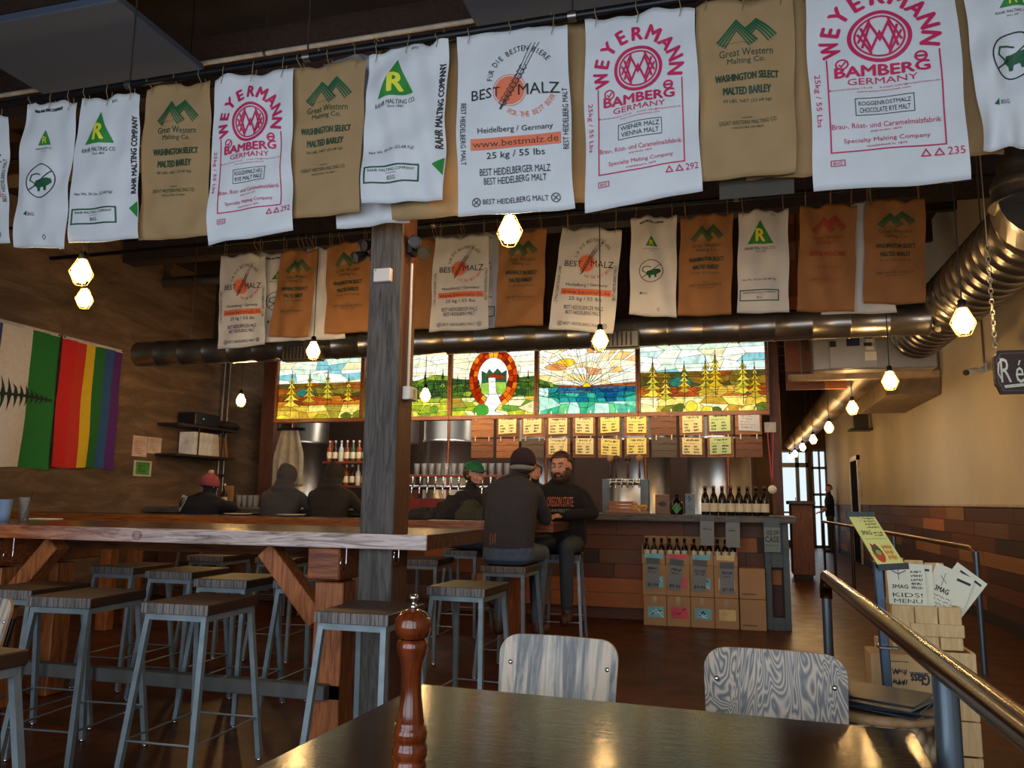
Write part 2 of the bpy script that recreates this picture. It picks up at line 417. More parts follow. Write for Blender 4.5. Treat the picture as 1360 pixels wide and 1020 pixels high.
b = MB(); b.box(1.27, YE, .2, 1.76, YE + .01, 2.25); b.box(1.86, YE, .2, 2.04, YE + .01, 2.25); b.box(1.27, YE, 2.38, 1.76, YE + .01, 2.68); b.box(1.86, YE, 2.38, 2.04, YE + .01, 2.68)
obj('door_glass', b, glassy('clear_pane', (.96, .98, 1, 1), .03, .1), t)
b = MB(); b.box(1.72, YE - .09, .95, 1.74, YE - .05, 1.4); obj('door_handle', b, blackmetal, t)
t = thing('window_1', None, None, (2.4, YE, .9)); t['kind'] = 'structure'
b = MB()
for z in (0, 1.1, 1.45, 2.2, 2.7): b.box(2.2, YE - .02, z, 2.6, YE + .06, z + .07)
for x in (2.2, 2.38, 2.55): b.box(x, YE - .02, 0, x + .05, YE + .06, 2.75)
obj('window_frame', b, frame_m, t)
b = MB(); b.box(2.2, YE, 0, 2.6, YE + .01, 2.75); obj('window_pane', b, MATS['clear_pane'], t)
# black door in the right wall of the hall
t = thing('door_2', None, None, (XR, 18.6, 0)); t['kind'] = 'structure'
b = MB(); b.box(XR - .06, 17.9, 0, XR + .02, 18.0, 2.25); b.box(XR - .06, 19.0, 0, XR + .02, 19.1, 2.25); b.box(XR - .06, 17.9, 2.15, XR + .02, 19.1, 2.25)
obj('door_frame', b, M('white_trim', S(210, 204, 196), .5), t)
b = MB(); b.box(XR - .045, 18.0, 0, XR + .01, 19.0, 2.15); obj('door_panel', b, M('matt_black_door', S(16, 13, 12), 1.0, spec=0.05), t)
# front wall with the tall shop windows behind the viewer
b = MB()
b.box(XL, YF - .2, 0, XR, YF, .55); b.box(XL, YF - .2, 3.35, XR, YF, ZC)
for x0, x1 in ((XL, -4.6), (-2.1, -1.9), (.6, .8), (2.2, XR)): b.box(x0, YF - .2, .55, x1, YF, 3.35)
struct('wall_front', b, frontwall)
for i, (x0, x1) in enumerate(((-4.6, -2.1), (-1.9, .6), (.8, 2.2))):
    b = MB(); xm = (x0 + x1) / 2
    for q in (x0, xm - .03, x1 - .06): b.box(q, YF - .14, .55, q + .06, YF - .06, 3.35)
    for q in (.55, 2.5, 3.29): b.box(x0, YF - .14, q, x1, YF - .06, q + .06)
    struct('window_%d' % (i + 2), b, frame_m)
# timber column through the communal table, and the red-brown one at the end of the glass
b = MB(); b.box(XL, 3.66, 3.20, XR, 3.84, 3.42, 0, .006); struct('beam', b, joist_m)
b = MB(); b.box(-1.80, 3.645, 0, -1.62, 3.665, 3.2, 0, .004); b.box(-1.80, 3.665, 0, -1.62, 3.84, 3.2, 1, .004)  # thin grey front layer over brown: the lighting difference painted as colour
column = struct('column', b, [lit_post_face, brown_post])
b = MB(); b.box(.425, 9.0, 0, .53, 9.14, ZC, 0, .004); struct('column', b, brown_post)
b = MB(); b.box(-6.25, 9.5, 0, -6.05, 9.7, ZC, 0, .004); struct('column', b, brown_post)
# boarded soffit above the hall entrance
b = MB(); planks_xz(b, 9.02, 9.06, .6, 1.22, 2.45, ZC, .21, [1, 2, 3, 6]); tag(obj('trim_3', b, plank_m), kind='structure')
b = MB(); b.box(XL, 9.35, 3.35, .43, 9.65, ZC); struct('beam', b, joist_m)
b = MB(); b.box(XL, 7.55, 4.0, XR, 7.75, 4.4); struct('beam', b, joist_m)
b = MB(); b.box(XL, 5.0, 4.45, XR, 5.18, ZC); struct('beam', b, joist_m)
b = MB(); b.box(XL, YF, 4.25, XL + .25, 12, ZC - .28); struct('beam', b, joist_m)

# ---------------------------------------------------------------- overhead: panels, ducts, pipes
felt = M('grey_felt', S(72, 82, 100), .95, 0, .06, 60, bmp=.1)
for x0, x1, la in ((-4.95, -3.55, 'grey acoustic ceiling panel above the narrow white sacks at the left'), (-1.50, -.15, 'grey acoustic ceiling panel above the sack with the orange disc')):
    t = thing('acoustic_panel', la, 'ceiling panel', ((x0 + x1) / 2, 4.0, 4.22))
    b = MB(); b.box(x0, 3.60, 4.22, x1, 4.44, 4.28, 0, .01); obj('felt_board', b, felt, t)
    for x in (x0 + .06, x1 - .06):
        for y in (3.66, 4.36):
            b = MB(); b.tube([(x, y, 4.28), (x, y, 4.9)], .004, 6); obj('hanger_wire', b, blackmetal, t)
t = thing('sprinkler_pipe', 'thin pale sprinkler pipe running just below the ceiling panels', 'pipe', (-2.5, 4.5, 4.3))
b = MB(); b.tube([(XL, 4.5, 4.33), (XR, 4.5, 4.33)], .017, 10); obj('pipe', b, M('pale_pipe', S(176, 164, 150), .4), t)
for x in (-5.9, -3.1, 0.5):
    b = MB(); b.tube([(x, 4.5, 4.33), (x, 4.5, 4.9)], .005, 6); b.tube([(x - .01, 4.5, 4.33), (x + .01, 4.5, 4.33)], .024, 10); obj('hanger', b, galv, t)
def rib_duct(b, p0, p1, r, step, ribh=.006, n=28):
    p0, p1 = Vector(p0), Vector(p1); d = p1 - p0; L = d.length; k = max(2, int(L / step)); pts = []; rr = []
    for i in range(k):
        for f, q in ((0, r), (.90, r), (.93, r + ribh), (.97, r + ribh), (1.0, r)):
            if i and f == 0: continue
            pts.append(p0 + d * ((i + f) / k)); rr.append(q)
    b.tube(pts, rr, n)
t = thing('air_duct', 'long round metal duct crossing the room above the stained glass', 'duct', (-2.2, 7.1, 2.7))
b = MB(); rib_duct(b, (-6.25, 7.1, 2.76), (1.62, 7.1, 2.76), .135, .30); obj('duct_pipe', b, galv, t)
for x in (-5.6, -3.4, -1.2, .9):
    b = MB(); b.tube([(x, 7.1, 2.62), (x, 7.1, 4.0)], .006, 6); obj('hanger_rod', b, galv, t)
for x in (-4.13, -.98):
    b = MB(); b.box(x - .22, 6.9, 2.58, x + .22, 7.0, 2.74, 0, .01)
    for k in range(9): b.box(x - .18 + k * .04, 6.888, 2.60, x - .165 + k * .04, 6.9, 2.72, 1)
    obj('vent_grille', b, [galv, black], t)
c7 = onY(1268, 398, 7.0)
t = thing('air_duct', 'wide spiral metal duct along the ceiling by the beige wall', 'duct', (c7.x, 5.8, c7.z - .25))
b = MB(); rib_duct(b, (c7.x, 4.3, c7.z), (c7.x, 8.35, c7.z), .24, .16, .010); obj('duct_pipe', b, galv, t)
b = MB(); b.tube([(1.62, 7.1, 2.76), (c7.x, 7.1, c7.z)], .14, 20); obj('branch_collar', b, galv, t)
b = MB(); b.tube([(c7.x, 4.7, c7.z), (c7.x, 4.7, 4.9)], .006, 6); obj('hanger_rod', b, galv, t)
b = MB(); b.tube([(c7.x, 6.2, c7.z), (c7.x, 6.2, 4.9)], .006, 6); obj('hanger_rod', b, galv, t)
ce = onY(1376, 244, 4.2)
b = MB(); pts = []
for k in range(40):
    a = pi / 2 * k / 39; pts.append((ce.x + .35 - .35 * cos(a), 4.2, ce.z + .32 * sin(a) - .1))
b.tube(pts, [.20 + (.010 if k % 5 == 0 else 0) for k in range(40)], 28); obj('elbow', b, galv, t)
b = MB(); b.tube([(ce.x, 4.2, ce.z - .1), (ce.x - .02, 4.28, ce.z - .12), (c7.x, 4.4, c7.z)], [.19, .2, .22], 24); obj('collar', b, galv, t)
t = thing('air_duct', 'thin duct near the ceiling in the left rear corner', 'duct', (-5, 8.3, 3.7))
b = MB(); rib_duct(b, (XL, 8.3, 3.95), (-2.6, 8.3, 3.95), .07, .6, .004, 16); obj('duct_pipe', b, galv, t)
for x in (-6.2, -4.4):
    b = MB(); b.tube([(x, 8.3, 3.9), (x, 8.3, 4.62)], .006, 6); obj('hanger_rod', b, galv, t)
# hall duct that carries the lit edge, above the bulbs
t = thing('air_duct', 'long brown duct along the hall ceiling beside the bulbs', 'duct', (1.55, 16, 3.0))
b = MB(); rib_duct(b, (1.62, 9.4, 2.86), (1.62, 22.5, 2.86), .22, 1.2, .01); obj('duct_pipe', b, M('painted_duct', S(120, 98, 66), .45, .3), t)
for y in (10.5, 14.5, 18.5):
    b = MB(); b.tube([(1.62, y, 2.9), (1.62, y, 4.65)], .006, 6); obj('hanger_rod', b, galv, t)
b = MB(); b.box(1.95, 11.0, 2.62, XR, 13.2, 3.4, 0, .01); tag(obj('soffit_box', b, M('taupe_soffit', S(140, 120, 94), .8)), 'boxed-in beige soffit on the right wall above the hall', 'soffit', kind='structure')
# electrical and air unit above the hall entrance
pa, pb_ = onY(1078, 432, 8.6), onY(1246, 490, 8.6)
t = thing('air_handler', 'big grey metal air unit on two rails above the hall entrance', 'air handler', ((pa.x + pb_.x) / 2, 8.8, pb_.z))
b = MB(); b.box(pa.x, 8.6, pb_.z + .02, pb_.x, 9.0, pb_.z + .55, 0, .01); obj('housing', b, M('grey_cabinet', S(150, 148, 146), .4, .4, .06), t)
b = MB(); q0, q1 = onY(1100, 440, 8.58), onY(1166, 488, 8.58); b.box(q0.x, 8.57, q1.z, q1.x, 8.6, q0.z + .04, 0, .008); obj('access_panel', b, M('light_grey_panel', S(168, 168, 170), .4, .2, .05), t)
b = MB(); q0, q1 = onY(1124, 449, 8.56), onY(1142, 459, 8.56); b.box(q0.x, 8.562, q1.z, q1.x, 8.571, q0.z); obj('display', b, M('blue_display', S(38, 44, 84), .3), t)
b = MB(); q0 = onY(1106, 457, 8.56); b.box(q0.x - .03, 8.555, q0.z - .03, q0.x + .03, 8.571, q0.z + .03); obj('latch', b, black, t)
b = MB()
for r in range(6):
    for c in range(2):
        q = onY(1150 + c * 5 + (r % 2) * 3, 437 + r * 5, 8.56); b.box(q.x - .02, 8.566, q.z - .018, q.x + .02, 8.571, q.z + .018, r % 2)
obj('warning_stickers', b, [black, paper], t)
b = MB(); q = onY(1156, 472, 8.56); b.box(q.x - .05, 8.565, q.z - .05, q.x + .06, 8.571, q.z + .04); obj('notice', b, paper, t)
b = MB(); q = onY(1135, 438, 8.5); b.box(q.x - .025, 8.545, q.z - .03, q.x + .025, 8.571, q.z + .03); obj('warning_lamp', b, M('red_plastic', S(200, 60, 40), .4), t)
for y, px in ((8.55, 1246), (8.95, 1230)):
    e = onY(px, 495, y); b = MB(); b.box(.62, y - .05, e.z - .045, e.x, y + .05, e.z + .015); obj('support_rail', b, M('bare_timber_rail', S(160, 128, 90), .6), t)
for x in (.75, pb_.x - .1):
    b = MB(); b.tube([(x, 8.8, pb_.z), (x, 8.8, 4.65)], .008, 6); obj('hanger_rod', b, galv, t)
# conduits in the left rear corner
for i, (px, la) in enumerate(((294, 'thin grey conduit on the far corner wall, nearer the flags'), (301, 'thin grey conduit on the far corner wall, nearer the stained glass'))):
    c = onX(px, 560, XL + .03); t = thing('conduit', la, 'conduit', (XL + .03, c.y, 0))
    b = MB(); b.tube([(XL + .03, c.y, .9), (XL + .03, c.y, 3.2)], .014, 8); obj('pipe', b, galv, t)
    b = MB(); b.box(XL, c.y - .03, 1.5, XL + .05, c.y + .03, 1.54); obj('clip', b, galv, t)

# ---------------------------------------------------------------- pendant bulbs
bulb_m = glow('glowing_filament_bulb', (1.0, 0.60, 0.22, 1), BULB_STRENGTH)
cage_m = M('brass_cage_wire', S(168, 120, 60), .3, .8, .1)
def make_bulb(first_top):
    t = thing('pendant_bulb', 'bulb', 'pendant lamp')
    b = MB(); b.tube([(0, 0, .11), (0, 0, 1)], .004, 6); obj('cord', b, black, t, local=True)
    b = MB(); b.lathe([(.012, .125), (.02, .12), (.022, .085), (.02, .075)], 14); obj('socket', b, blackmetal, t, local=True)
    b = MB(); b.lathe([(.016, .078), (.024, .06), (.046, .022), (.052, -.004), (.046, -.032), (.024, -.054), (0, -.060)][::-1], 16)
    obj('bulb', b, bulb_m, t, local=True)
    b = MB()
    for k in range(6):
        a = pi * k / 3; r = lambda q, z, a=a: (q * cos(a), q * sin(a), z)
        b.tube([r(.022, .085), r(.066, -.005), r(.034, -.070)], .0016, 5)
    for q, z in ((.066, -.005), (.034, -.070)):
        b.tube([(q * cos(pi * k / 3), q * sin(pi * k / 3), z) for k in range(6)], .0016, 5, closed=True)
    obj('wire_cage', b, cage_m, t, local=True)
    return t
BULB0 = make_bulb(0)
BULBS = [  # pixel, distance, label
    (108, 362, 3.52, 'bare caged bulb below the narrow white sacks at the left'),
    (112, 397, 4.7, 'small caged bulb just under a larger one, above the rainbow flag'),
    (677, 307, 3.52, 'large caged bulb under the white sack with the orange disc'),
    (416, 466, 5.8, 'caged bulb on a cord in front of the leftmost stained glass panel'),
    (797, 452, 5.8, 'caged bulb hanging before the sunburst glass panel'),
    (565, 525, 8.0, 'small caged bulb before the glass panel just right of the post'),
    (320, 532, 8.0, 'small caged bulb near the far dark corner, left of the stained glass'),
    (1279, 428, 4.6, 'caged bulb under the wide spiral duct, first of the hall row'),
    (1182, 506, 6.8, 'caged bulb hanging below the air unit, second of the hall row'),
    (1132, 542, 9.12, 'third bulb of the row receding down the hall'),
    (1101, 568, 11.2, 'fourth bulb of the row receding down the hall'),
    (1080, 584, 13.4, 'fifth bulb of the row receding down the hall'),
    (1066, 594, 15.7, 'sixth bulb of the row receding down the hall'),
    (1056, 603, 17.9, 'seventh bulb of the row receding down the hall'),
    (1049, 608, 20.1, 'eighth bulb of the hall row, next to the far glass door'),
    (1032, 620, 23.0, 'last bulb, in front of the far glass door')]
for i, (px, py, y, la) in enumerate(BULBS):
    c = onY(px, py, y); ctop = 3.2 if y == 3.52 else 3.3 if y == 4.7 else 4.9; r = place(BULB0, i == 0, c, 0, la, 'caged pendant bulbs')
    for ch in [x for x in bpy.data.objects if x.parent == r and x.name.startswith('cord')]:
        ch.location = (0, 0, .11); ch.scale = (1, 1, (ctop - c.z - .11) / .89); ch.location.z = .11 - .11 * ch.scale.z
for la, y, z, x0, x1 in (('dark light conduit hidden behind the front row of sacks', 3.52, 3.21, XL, XR), ('short dark light conduit from the concrete wall behind the front sacks', 4.7, 3.31, XL, -4.5)):
    t = thing('light_conduit', la, 'conduit', ((x0 + x1) / 2, y, z)); b = MB(); b.tube([(x0, y, z), (x1, y, z)], .012, 8); obj('pipe', b, blackmetal, t)
    b = MB(); b.box(x0, y - .03, z - .03, x0 + .012, y + .03, z + .03); obj('wall_flange', b, blackmetal, t)
q0, q1 = onY(1050, 665, 14), onY(1079, 665, 14); t = thing('host_desk', 'brown wooden desk cabinet down the hall in front of the glass door', 'desk', ((q0.x + q1.x) / 2, 14.2, 0))
hw = wood('hall_cabinet_wood', S(92, 50, 28), S(134, 78, 44), (12, 12, 1.2), .5); b = MB(); b.box(q0.x, 14.0, .06, q1.x, 14.5, q0.z - .06, 0, .01); obj('cabinet', b, hw, t); b = MB(); b.box(q0.x - .04, 13.95, q0.z - .06, q1.x + .04, 14.55, q0.z, 0, .008); obj('desk_top', b, M('dark_desk_top', S(50, 26, 18), .4), t); b = MB(); b.box(q0.x + .03, 14.04, 0, q1.x - .03, 14.46, .06); obj('plinth', b, black, t)

# ---------------------------------------------------------------- lettering and flat print shapes
_tc = {}
def glyphs(s, bold=False, serif=False):
    """text outline as triangles, normalised to a unit box"""
    k = (s, bold)
    if k in _tc: return _tc[k]
    cu = bpy.data.curves.new('t', 'FONT'); cu.body = s; cu.resolution_u = 2
    o = bpy.data.objects.new('t', cu); COL.objects.link(o)
    dg = bpy.context.evaluated_depsgraph_get(); me = o.evaluated_get(dg).to_mesh()
    vs = [(v.co.x, v.co.y) for v in me.vertices]; fs = [tuple(p.vertices) for p in me.polygons]
    bpy.data.objects.remove(o); bpy.data.curves.remove(cu)
    x0, x1 = min(v[0] for v in vs), max(v[0] for v in vs); y0, y1 = min(v[1] for v in vs), max(v[1] for v in vs)
    r = ([((x - x0) / (x1 - x0), (y - y0) / max(1e-6, y1 - y0)) for x, y in vs], fs, (x1 - x0) / max(1e-6, y1 - y0))
    _tc[k] = r; return r
class Print:
    """flat shapes in design units: x right, y down"""
    def __init__(s): s.items = []; s.lv = 0
    def raw(s, vs, fs, m): s.items.append((vs, fs, m, s.lv)); return s
    def text(s, t, cx, cy, w, h, m, rot=0, bold=False):
        g, fs, _ = glyphs(t); c, n = cos(radians(rot)), sin(radians(rot))
        for dx, dy in (((-.055, .0), (.055, 0), (0, -.04), (0, .04)) if bold else ((0, 0),)):
            vs = []
            for x, y in g:
                a, q = (x - .5) * w + dx * h, -(y - .5) * h + dy * h
                vs.append((cx + a * c - q * n, cy + a * n + q * c))
            s.raw(vs, fs, m)
        return s
    def arc(s, t, cx, cy, r, a0, a1, size, m, bold=False, inside=False, wide=.8):
        """characters spread evenly from angle a0 to a1 (degrees, counter-clockwise from +x)"""
        n = len(t)
        for i, ch in enumerate(t):
            if ch == ' ': continue
            a = radians(a0 + (a1 - a0) * i / (n - 1))
            x, y = cx + r * cos(a), cy - r * sin(a)
            rot = 90 - math.degrees(a) if not inside else -90 - math.degrees(a)
            g, fs, asp = glyphs(ch, bold)
            s.text(ch, x, y, size * min(asp, 1.25) * wide, size, m, rot, bold)
        return s
    def poly(s, pts, m):
        v3 = [Vector((x, y, 0)) for x, y in pts]
        return s.raw(list(pts), [tuple(t) for t in geometry.tessellate_polygon([v3])], m)
    def rect(s, x0, y0, x1, y1, m): return s.poly([(x0, y0), (x1, y0), (x1, y1), (x0, y1)], m)
    def line(s, pts, w, m, closed=False):
        n = len(pts); P = [Vector(p) for p in pts]; vs = []; fs = []
        for i, p in enumerate(P):
            a = P[i - 1] if i or closed else p; b = P[(i + 1) % n] if i < n - 1 or closed else p
            d1 = (p - a).normalized() if (p - a).length else (b - p).normalized()
            d2 = (b - p).normalized() if (b - p).length else d1
            t = (d1 + d2); t = t.normalized() if t.length > 1e-6 else d1
            k = max(.35, t.dot(d1)); nn = Vector((-t.y, t.x)) * (w / 2 / k)
            vs += [tuple(p + nn), tuple(p - nn)]
        for i in range(n if closed else n - 1):
            j = (i + 1) % n; fs.append((2 * i, 2 * i + 1, 2 * j + 1, 2 * j))
        return s.raw(vs, fs, m)
    def ring(s, cx, cy, r, w, m, n=40, ry=None):
        ry = ry or r
        return s.line([(cx + r * cos(2 * pi * k / n), cy + ry * sin(2 * pi * k / n)) for k in range(n)], w, m, True)
    def disc(s, cx, cy, r, m, n=36, ry=None):
        ry = ry or r
        return s.poly([(cx + r * cos(2 * pi * k / n), cy + ry * sin(2 * pi * k / n)) for k in range(n)], m)
    def frame(s, x0, y0, x1, y1, w, m): return s.line([(x0, y0), (x1, y0), (x1, y1), (x0, y1)], w, m, True)
    def put(s, b, to3, mats, maxlen=None):
        """write every shape into the builder through to3(x, y); materials are appended to mats"""
        for k, (vs, fs, m, lv) in enumerate(s.items):
            if m not in mats: mats.append(m)
            if maxlen:
                bm = bmesh.new(); bv = [bm.verts.new((x, y, 0)) for x, y in vs]
                for f in fs:
                    try: bm.faces.new([bv[i] for i in f])
                    except ValueError: pass
                for _ in range(3):
                    es = [e for e in bm.edges if e.calc_length() > maxlen]
                    if not es: break
                    bmesh.ops.subdivide_edges(bm, edges=es, cuts=1)
                    bmesh.ops.triangulate(bm, faces=[f for f in bm.faces if len(f.verts) > 4])
                bm.verts.index_update()
                vs = [(v.co.x, v.co.y) for v in bm.verts]; fs = [tuple(v.index for v in f.verts) for f in bm.faces]; bm.free()
            b.add([to3(x, y, k * .5 + lv * 40) for x, y in vs], fs, mats.index(m))

def scribble(p, x0, y0, x1, y1, rows, m, w=.01, fill=(.5, .95), rnd=random):
    """rows of illegible handwriting"""
    for r in range(rows):
        y = y0 + (y1 - y0) * (r + .5) / rows; h = (y1 - y0) / rows * .28
        xe = x0 + (x1 - x0) * rnd.uniform(*fill); x = x0; pts = []
        while x < xe:
            if rnd.random() < .16 and len(pts) > 3: p.line(pts, w, m); pts = []; x += (x1 - x0) * .03
            pts.append((x, y + rnd.uniform(-h, h))); x += (x1 - x0) * .022
        if len(pts) > 1: p.line(pts, w, m)

# ---------------------------------------------------------------- malt sack prints (width 1, y down)
def art_crest(label, num):
    p = Print(); c = crimson
    p.arc('WEYERMANN', .485, .53, .335, 190, -10, .125, c, True, wide=.92)
    p.ring(.485, .53, .20, .028, c); p.ring(.485, .53, .165, .014, c)
    for dx in (-.052, 0, .052):
        z = [(-.12, -.09), (-.06, .11), (0, -.03), (.06, .11), (.12, -.09)]
        if dx == 0: p.line([(.485 + x, .53 + y) for x, y in z], .018, c); p.line([(.485 + x, .53 - y) for x, y in z], .018, c)
    p.line([(.485 - .145, .53 - .04), (.485 - .06, .53 + .145)], .016, c); p.line([(.485 + .145, .53 - .04), (.485 + .06, .53 + .145)], .016, c)
    p.line([(.485 - .145, .53 + .04), (.485 - .06, .53 - .145)], .016, c); p.line([(.485 + .145, .53 + .04), (.485 + .06, .53 - .145)], .016, c)
    p.ring(.225, .735, .04, .012, c); p.line([(.205, .735), (.22, .755), (.25, .715)], .012, c)
    p.ring(.745, .725, .036, .016, c, 18); p.rect(.71, .716, .78, .734, c)
    p.text('BAMBERG', .485, .805, .62, .085, c, bold=True); p.text('GERMANY', .485, .89, .46, .052, c)
    p.text('Brennerstrasse 17-19     e-mail: info@weyermann.de', .49, .947, .72, .02, c); p.text('www.weyermannmalt.com', .49, .975, .35, .018, c)
    p.frame(.30, 1.03, .68, 1.17, .005, ink_black)
    p.text(label[0], .49, 1.07, .34, .042, ink_black); p.text(label[1], .49, 1.13, .33, .042, ink_black)
    p.text('Brau-, Röst- und Caramelmalzfabrik', .49, 1.255, .71, .048, c); p.text('gegründet 1879', .49, 1.30, .20, .02, c)
    p.text('Specialty Malting Company', .49, 1.375, .56, .045, c); p.text('established in 1879', .49, 1.42, .26, .018, c)
    p.line([(.125, .68), (.125, 1.455), (.865, 1.455), (.865, .68)], .010, c)
    p.text('25kg / 55 Lbs', .05, 1.02, .44, .05, c, 90)
    for x in (.735, .82): p.line([(x, 1.485), (x - .028, 1.535), (x + .028, 1.535)], .009, c, True)
    p.text(num, .925, 1.51, .105 * len(num) / 3, .06, c); p.frame(.12, 1.52, .21, 1.565, .006, c); p.text('BHZ', .165, 1.543, .06, .025, c)
    return p, 1.75
def art_disc():
    p = Print(); k = ink_black; o = ink_orange
    p.disc(.48, .575, .130, o); p.ring(.48, .575, .145, .006, o); p.lv = 1
    p.arc('FÜR DIE BESTEN BIERE', .60, .505, .30, 172, 42, .05, k, wide=.8)
    p.arc('FOR THE BEST BEER', .60, .50, .295, 245, 330, .045, o, inside=True, wide=.8)
    p.text('BES', .225, .585, .19, .095, k); p.text('T', .365, .585, .06, .09, k)
    p.text('MALZ', .735, .575, .36, .10, k)
    for d in (-.022, 0, .022): p.line([(.40 + d * .3, .75), (.56 + d, .45), (.72 + d * 1.6, .16)], .005, k)
    for i in range(9):
        x, y = .42 + i * .022, .72 - i * .04
        p.line([(x, y), (x - .03, y - .03), (x - .005, y - .055)], .006, k); p.line([(x, y), (x + .035, y - .015), (x + .028, y - .05)], .006, k)
    p.text('Heidelberg / Germany', .52, .925, .66, .065, k)
    p.lv = 0; p.rect(.125, .985, .915, 1.085, o); p.lv = 1; p.text('www.bestmalz.de', .52, 1.035, .75, .06, M('dark_brown_ink', S(110, 50, 34)))
    p.text('25 kg / 55 lbs', .52, 1.15, .51, .075, k); p.text('BEST HEIDELBERGER MALZ', .51, 1.285, .61, .062, k)
    p.text('BEST HEIDELBERG MALT', .51, 1.365, .54, .06, k); p.text('BEST HEIDELBERG MALT', .51, 1.545, .56, .045, k)
    for x in (.17, .85): p.ring(x, 1.545, .036, .007, k, 18); p.line([(x - .02, 1.525), (x + .02, 1.565)], .007, k); p.line([(x + .02, 1.525), (x - .02, 1.565)], .007, k)
    p.text('BEST HEIDELBERG MALT', .06, .93, .56, .045, k, 90); p.text('BEST HEIDELBERG MALT', .955, .86, .56, .045, k, -90)
    return p, 1.65
def art_triangle(side=True):
    p = Print(); k = ink_black; w = .86 if side else 1.0
    X = lambda x: x * w
    p.poly([(X(.44), .20), (X(.185), .66), (X(.70), .66)], ink_green); p.lv = 1; p.text('R', X(.445), .49, .17, .23, ink_yellow, bold=True); p.lv = 0
    p.text('RAHR MALTING CO.', X(.44), .745, X(.60), .06, k); p.text('Since 1847', X(.46), .805, X(.21), .035, k)
    p.text('BSG', X(.70), .085, .08, .04, k); p.text('Net Wt. 50 Lbs. (22.68 Kg)', X(.42), 1.36, X(.66), .05, k)
    p.frame(.05, 1.56, X(.80), 1.76, .020, ink_mtn); p.text('RAHR MALTING COMPANY', X(.43), 1.605, X(.64), .035, k)
    p.text('distributed by', X(.43), 1.645, .14, .018, k); p.text('BSG', X(.43), 1.70, .10, .05, k)
    if side:
        p.text('RAHR MALTING COMPANY', .935, .86, 1.06, .075, k, -90, True)
        p.poly([(.86, 1.58), (.99, 1.50), (.99, 1.72)], ink_green)
    return p, 2.0
def art_round():
    p = Print(); k = ink_black; g = ink_green
    p.text('RAHR MALTING COMPANY', .46, .13, .52, .05, k, bold=True)
    p.poly([(.46, .46), (.33, .70), (.59, .70)], g); p.lv = 1; p.text('R', .465, .62, .09, .11, ink_yellow); p.lv = 0
    p.text('RAHR MALTING CO.', .46, .755, .34, .032, k); p.text('Since 1847', .46, .80, .12, .02, k)
    cx, cy = .46, 1.27; p.ring(cx, cy, .255, .016, k)
    p.poly([(cx + x, cy + y) for x, y in ((-.12, .07), (-.09, .0), (.02, -.03), (.12, -.05), (.19, -.04), (.21, .02), (.16, .06), (.12, .08), (.12, .15), (.08, .15), (.06, .09), (.0, .10), (-.01, .16), (-.05, .16), (-.06, .11))], ink_mtn)
    p.line([(cx - .11, cy + .04), (cx - .19, cy), (cx - .17, cy - .09), (cx - .08, cy - .11), (cx, cy - .09)], .02, ink_mtn)
    p.line([(cx - .20, cy + .15), (cx + .20, cy - .16)], .016, k)
    p.poly([(.20, 1.80), (.26, 1.74), (.26, 1.82)], ink_mtn); p.text('BSG', .33, 1.79, .10, .05, k)
    p.line([(.62, 2.10), (.59, 2.14), (.62, 2.18), (.65, 2.14)], .008, k, True)
    return p, 2.3
def art_peaks(ink=None, kind=('WASHINGTON SELECT', 'MALTED BARLEY')):
    p = Print(); g = ink or ink_mtn; k = ink or ink_dkgreen; red = ink is not None
    for px, t0, wd in ((.62, .20, .20), (.42, .235, .205)):
        p.lv = 0 if px > .5 else 1
        if px < .5: p.poly([(px, t0 - .02), (px - .20, .47), (px + .2, .47)], kraft if not red else kraft_warmlit)
        p.lv += px < .5
        for i in range(4):
            y = t0 + i * .035; r = wd
            p.line([(px - r + i * .025, y + r * 1.05 - i * .015), (px, y), (px + r - i * .025, y + r * 1.05 - i * .015)], .024 - i * .003, g)
    p.lv = 0; p.text('Great Western', .51, .57, .55, .078, k); p.text('Malting Co.', .51, .665, .39, .075, k)
    p.text(kind[0], .51, .83 if kind[1] else .86, .65, .075, k, bold=True)
    if kind[1]: p.text(kind[1], .51, .975, .49, .075, k, bold=True)
    p.text('50 LBS. NET (22.68 kg)', .51, 1.085, .50, .04, k); p.text('PACKED BY', .51, 1.25, .11, .018, k)
    p.text('GREAT WESTERN MALTING CO.', .51, 1.30, .61, .042, k); p.text('VANCOUVER, WA 98660', .51, 1.355, .33, .026, k)
    return p, 1.85
def art_plain_lines(k):
    p = Print(); p.rect(.3, .9, .9, .91, k); p.rect(.3, .95, .9, .957, k); p.rect(.3, 1.0, .9, 1.007, k); return p, 1.8
ART = {'crest_rye': lambda: art_crest(('ROGGENMALZ HELL', 'RYE MALT PALE'), '292'), 'crest_vienna': lambda: art_crest(('WIENER MALZ', 'VIENNA MALT'), '292'),
       'crest_choc': lambda: art_crest(('ROGGENRÖSTMALZ', 'CHOCOLATE RYE MALT'), '235'), 'disc': art_disc, 'tri': art_triangle, 'tri_flat': lambda: art_triangle(False), 'round': art_round,
       'peaks': art_peaks, 'peaks_red': lambda: art_peaks(ink_red, ('CRYSTAL WHEAT MALT', None)), None: None}
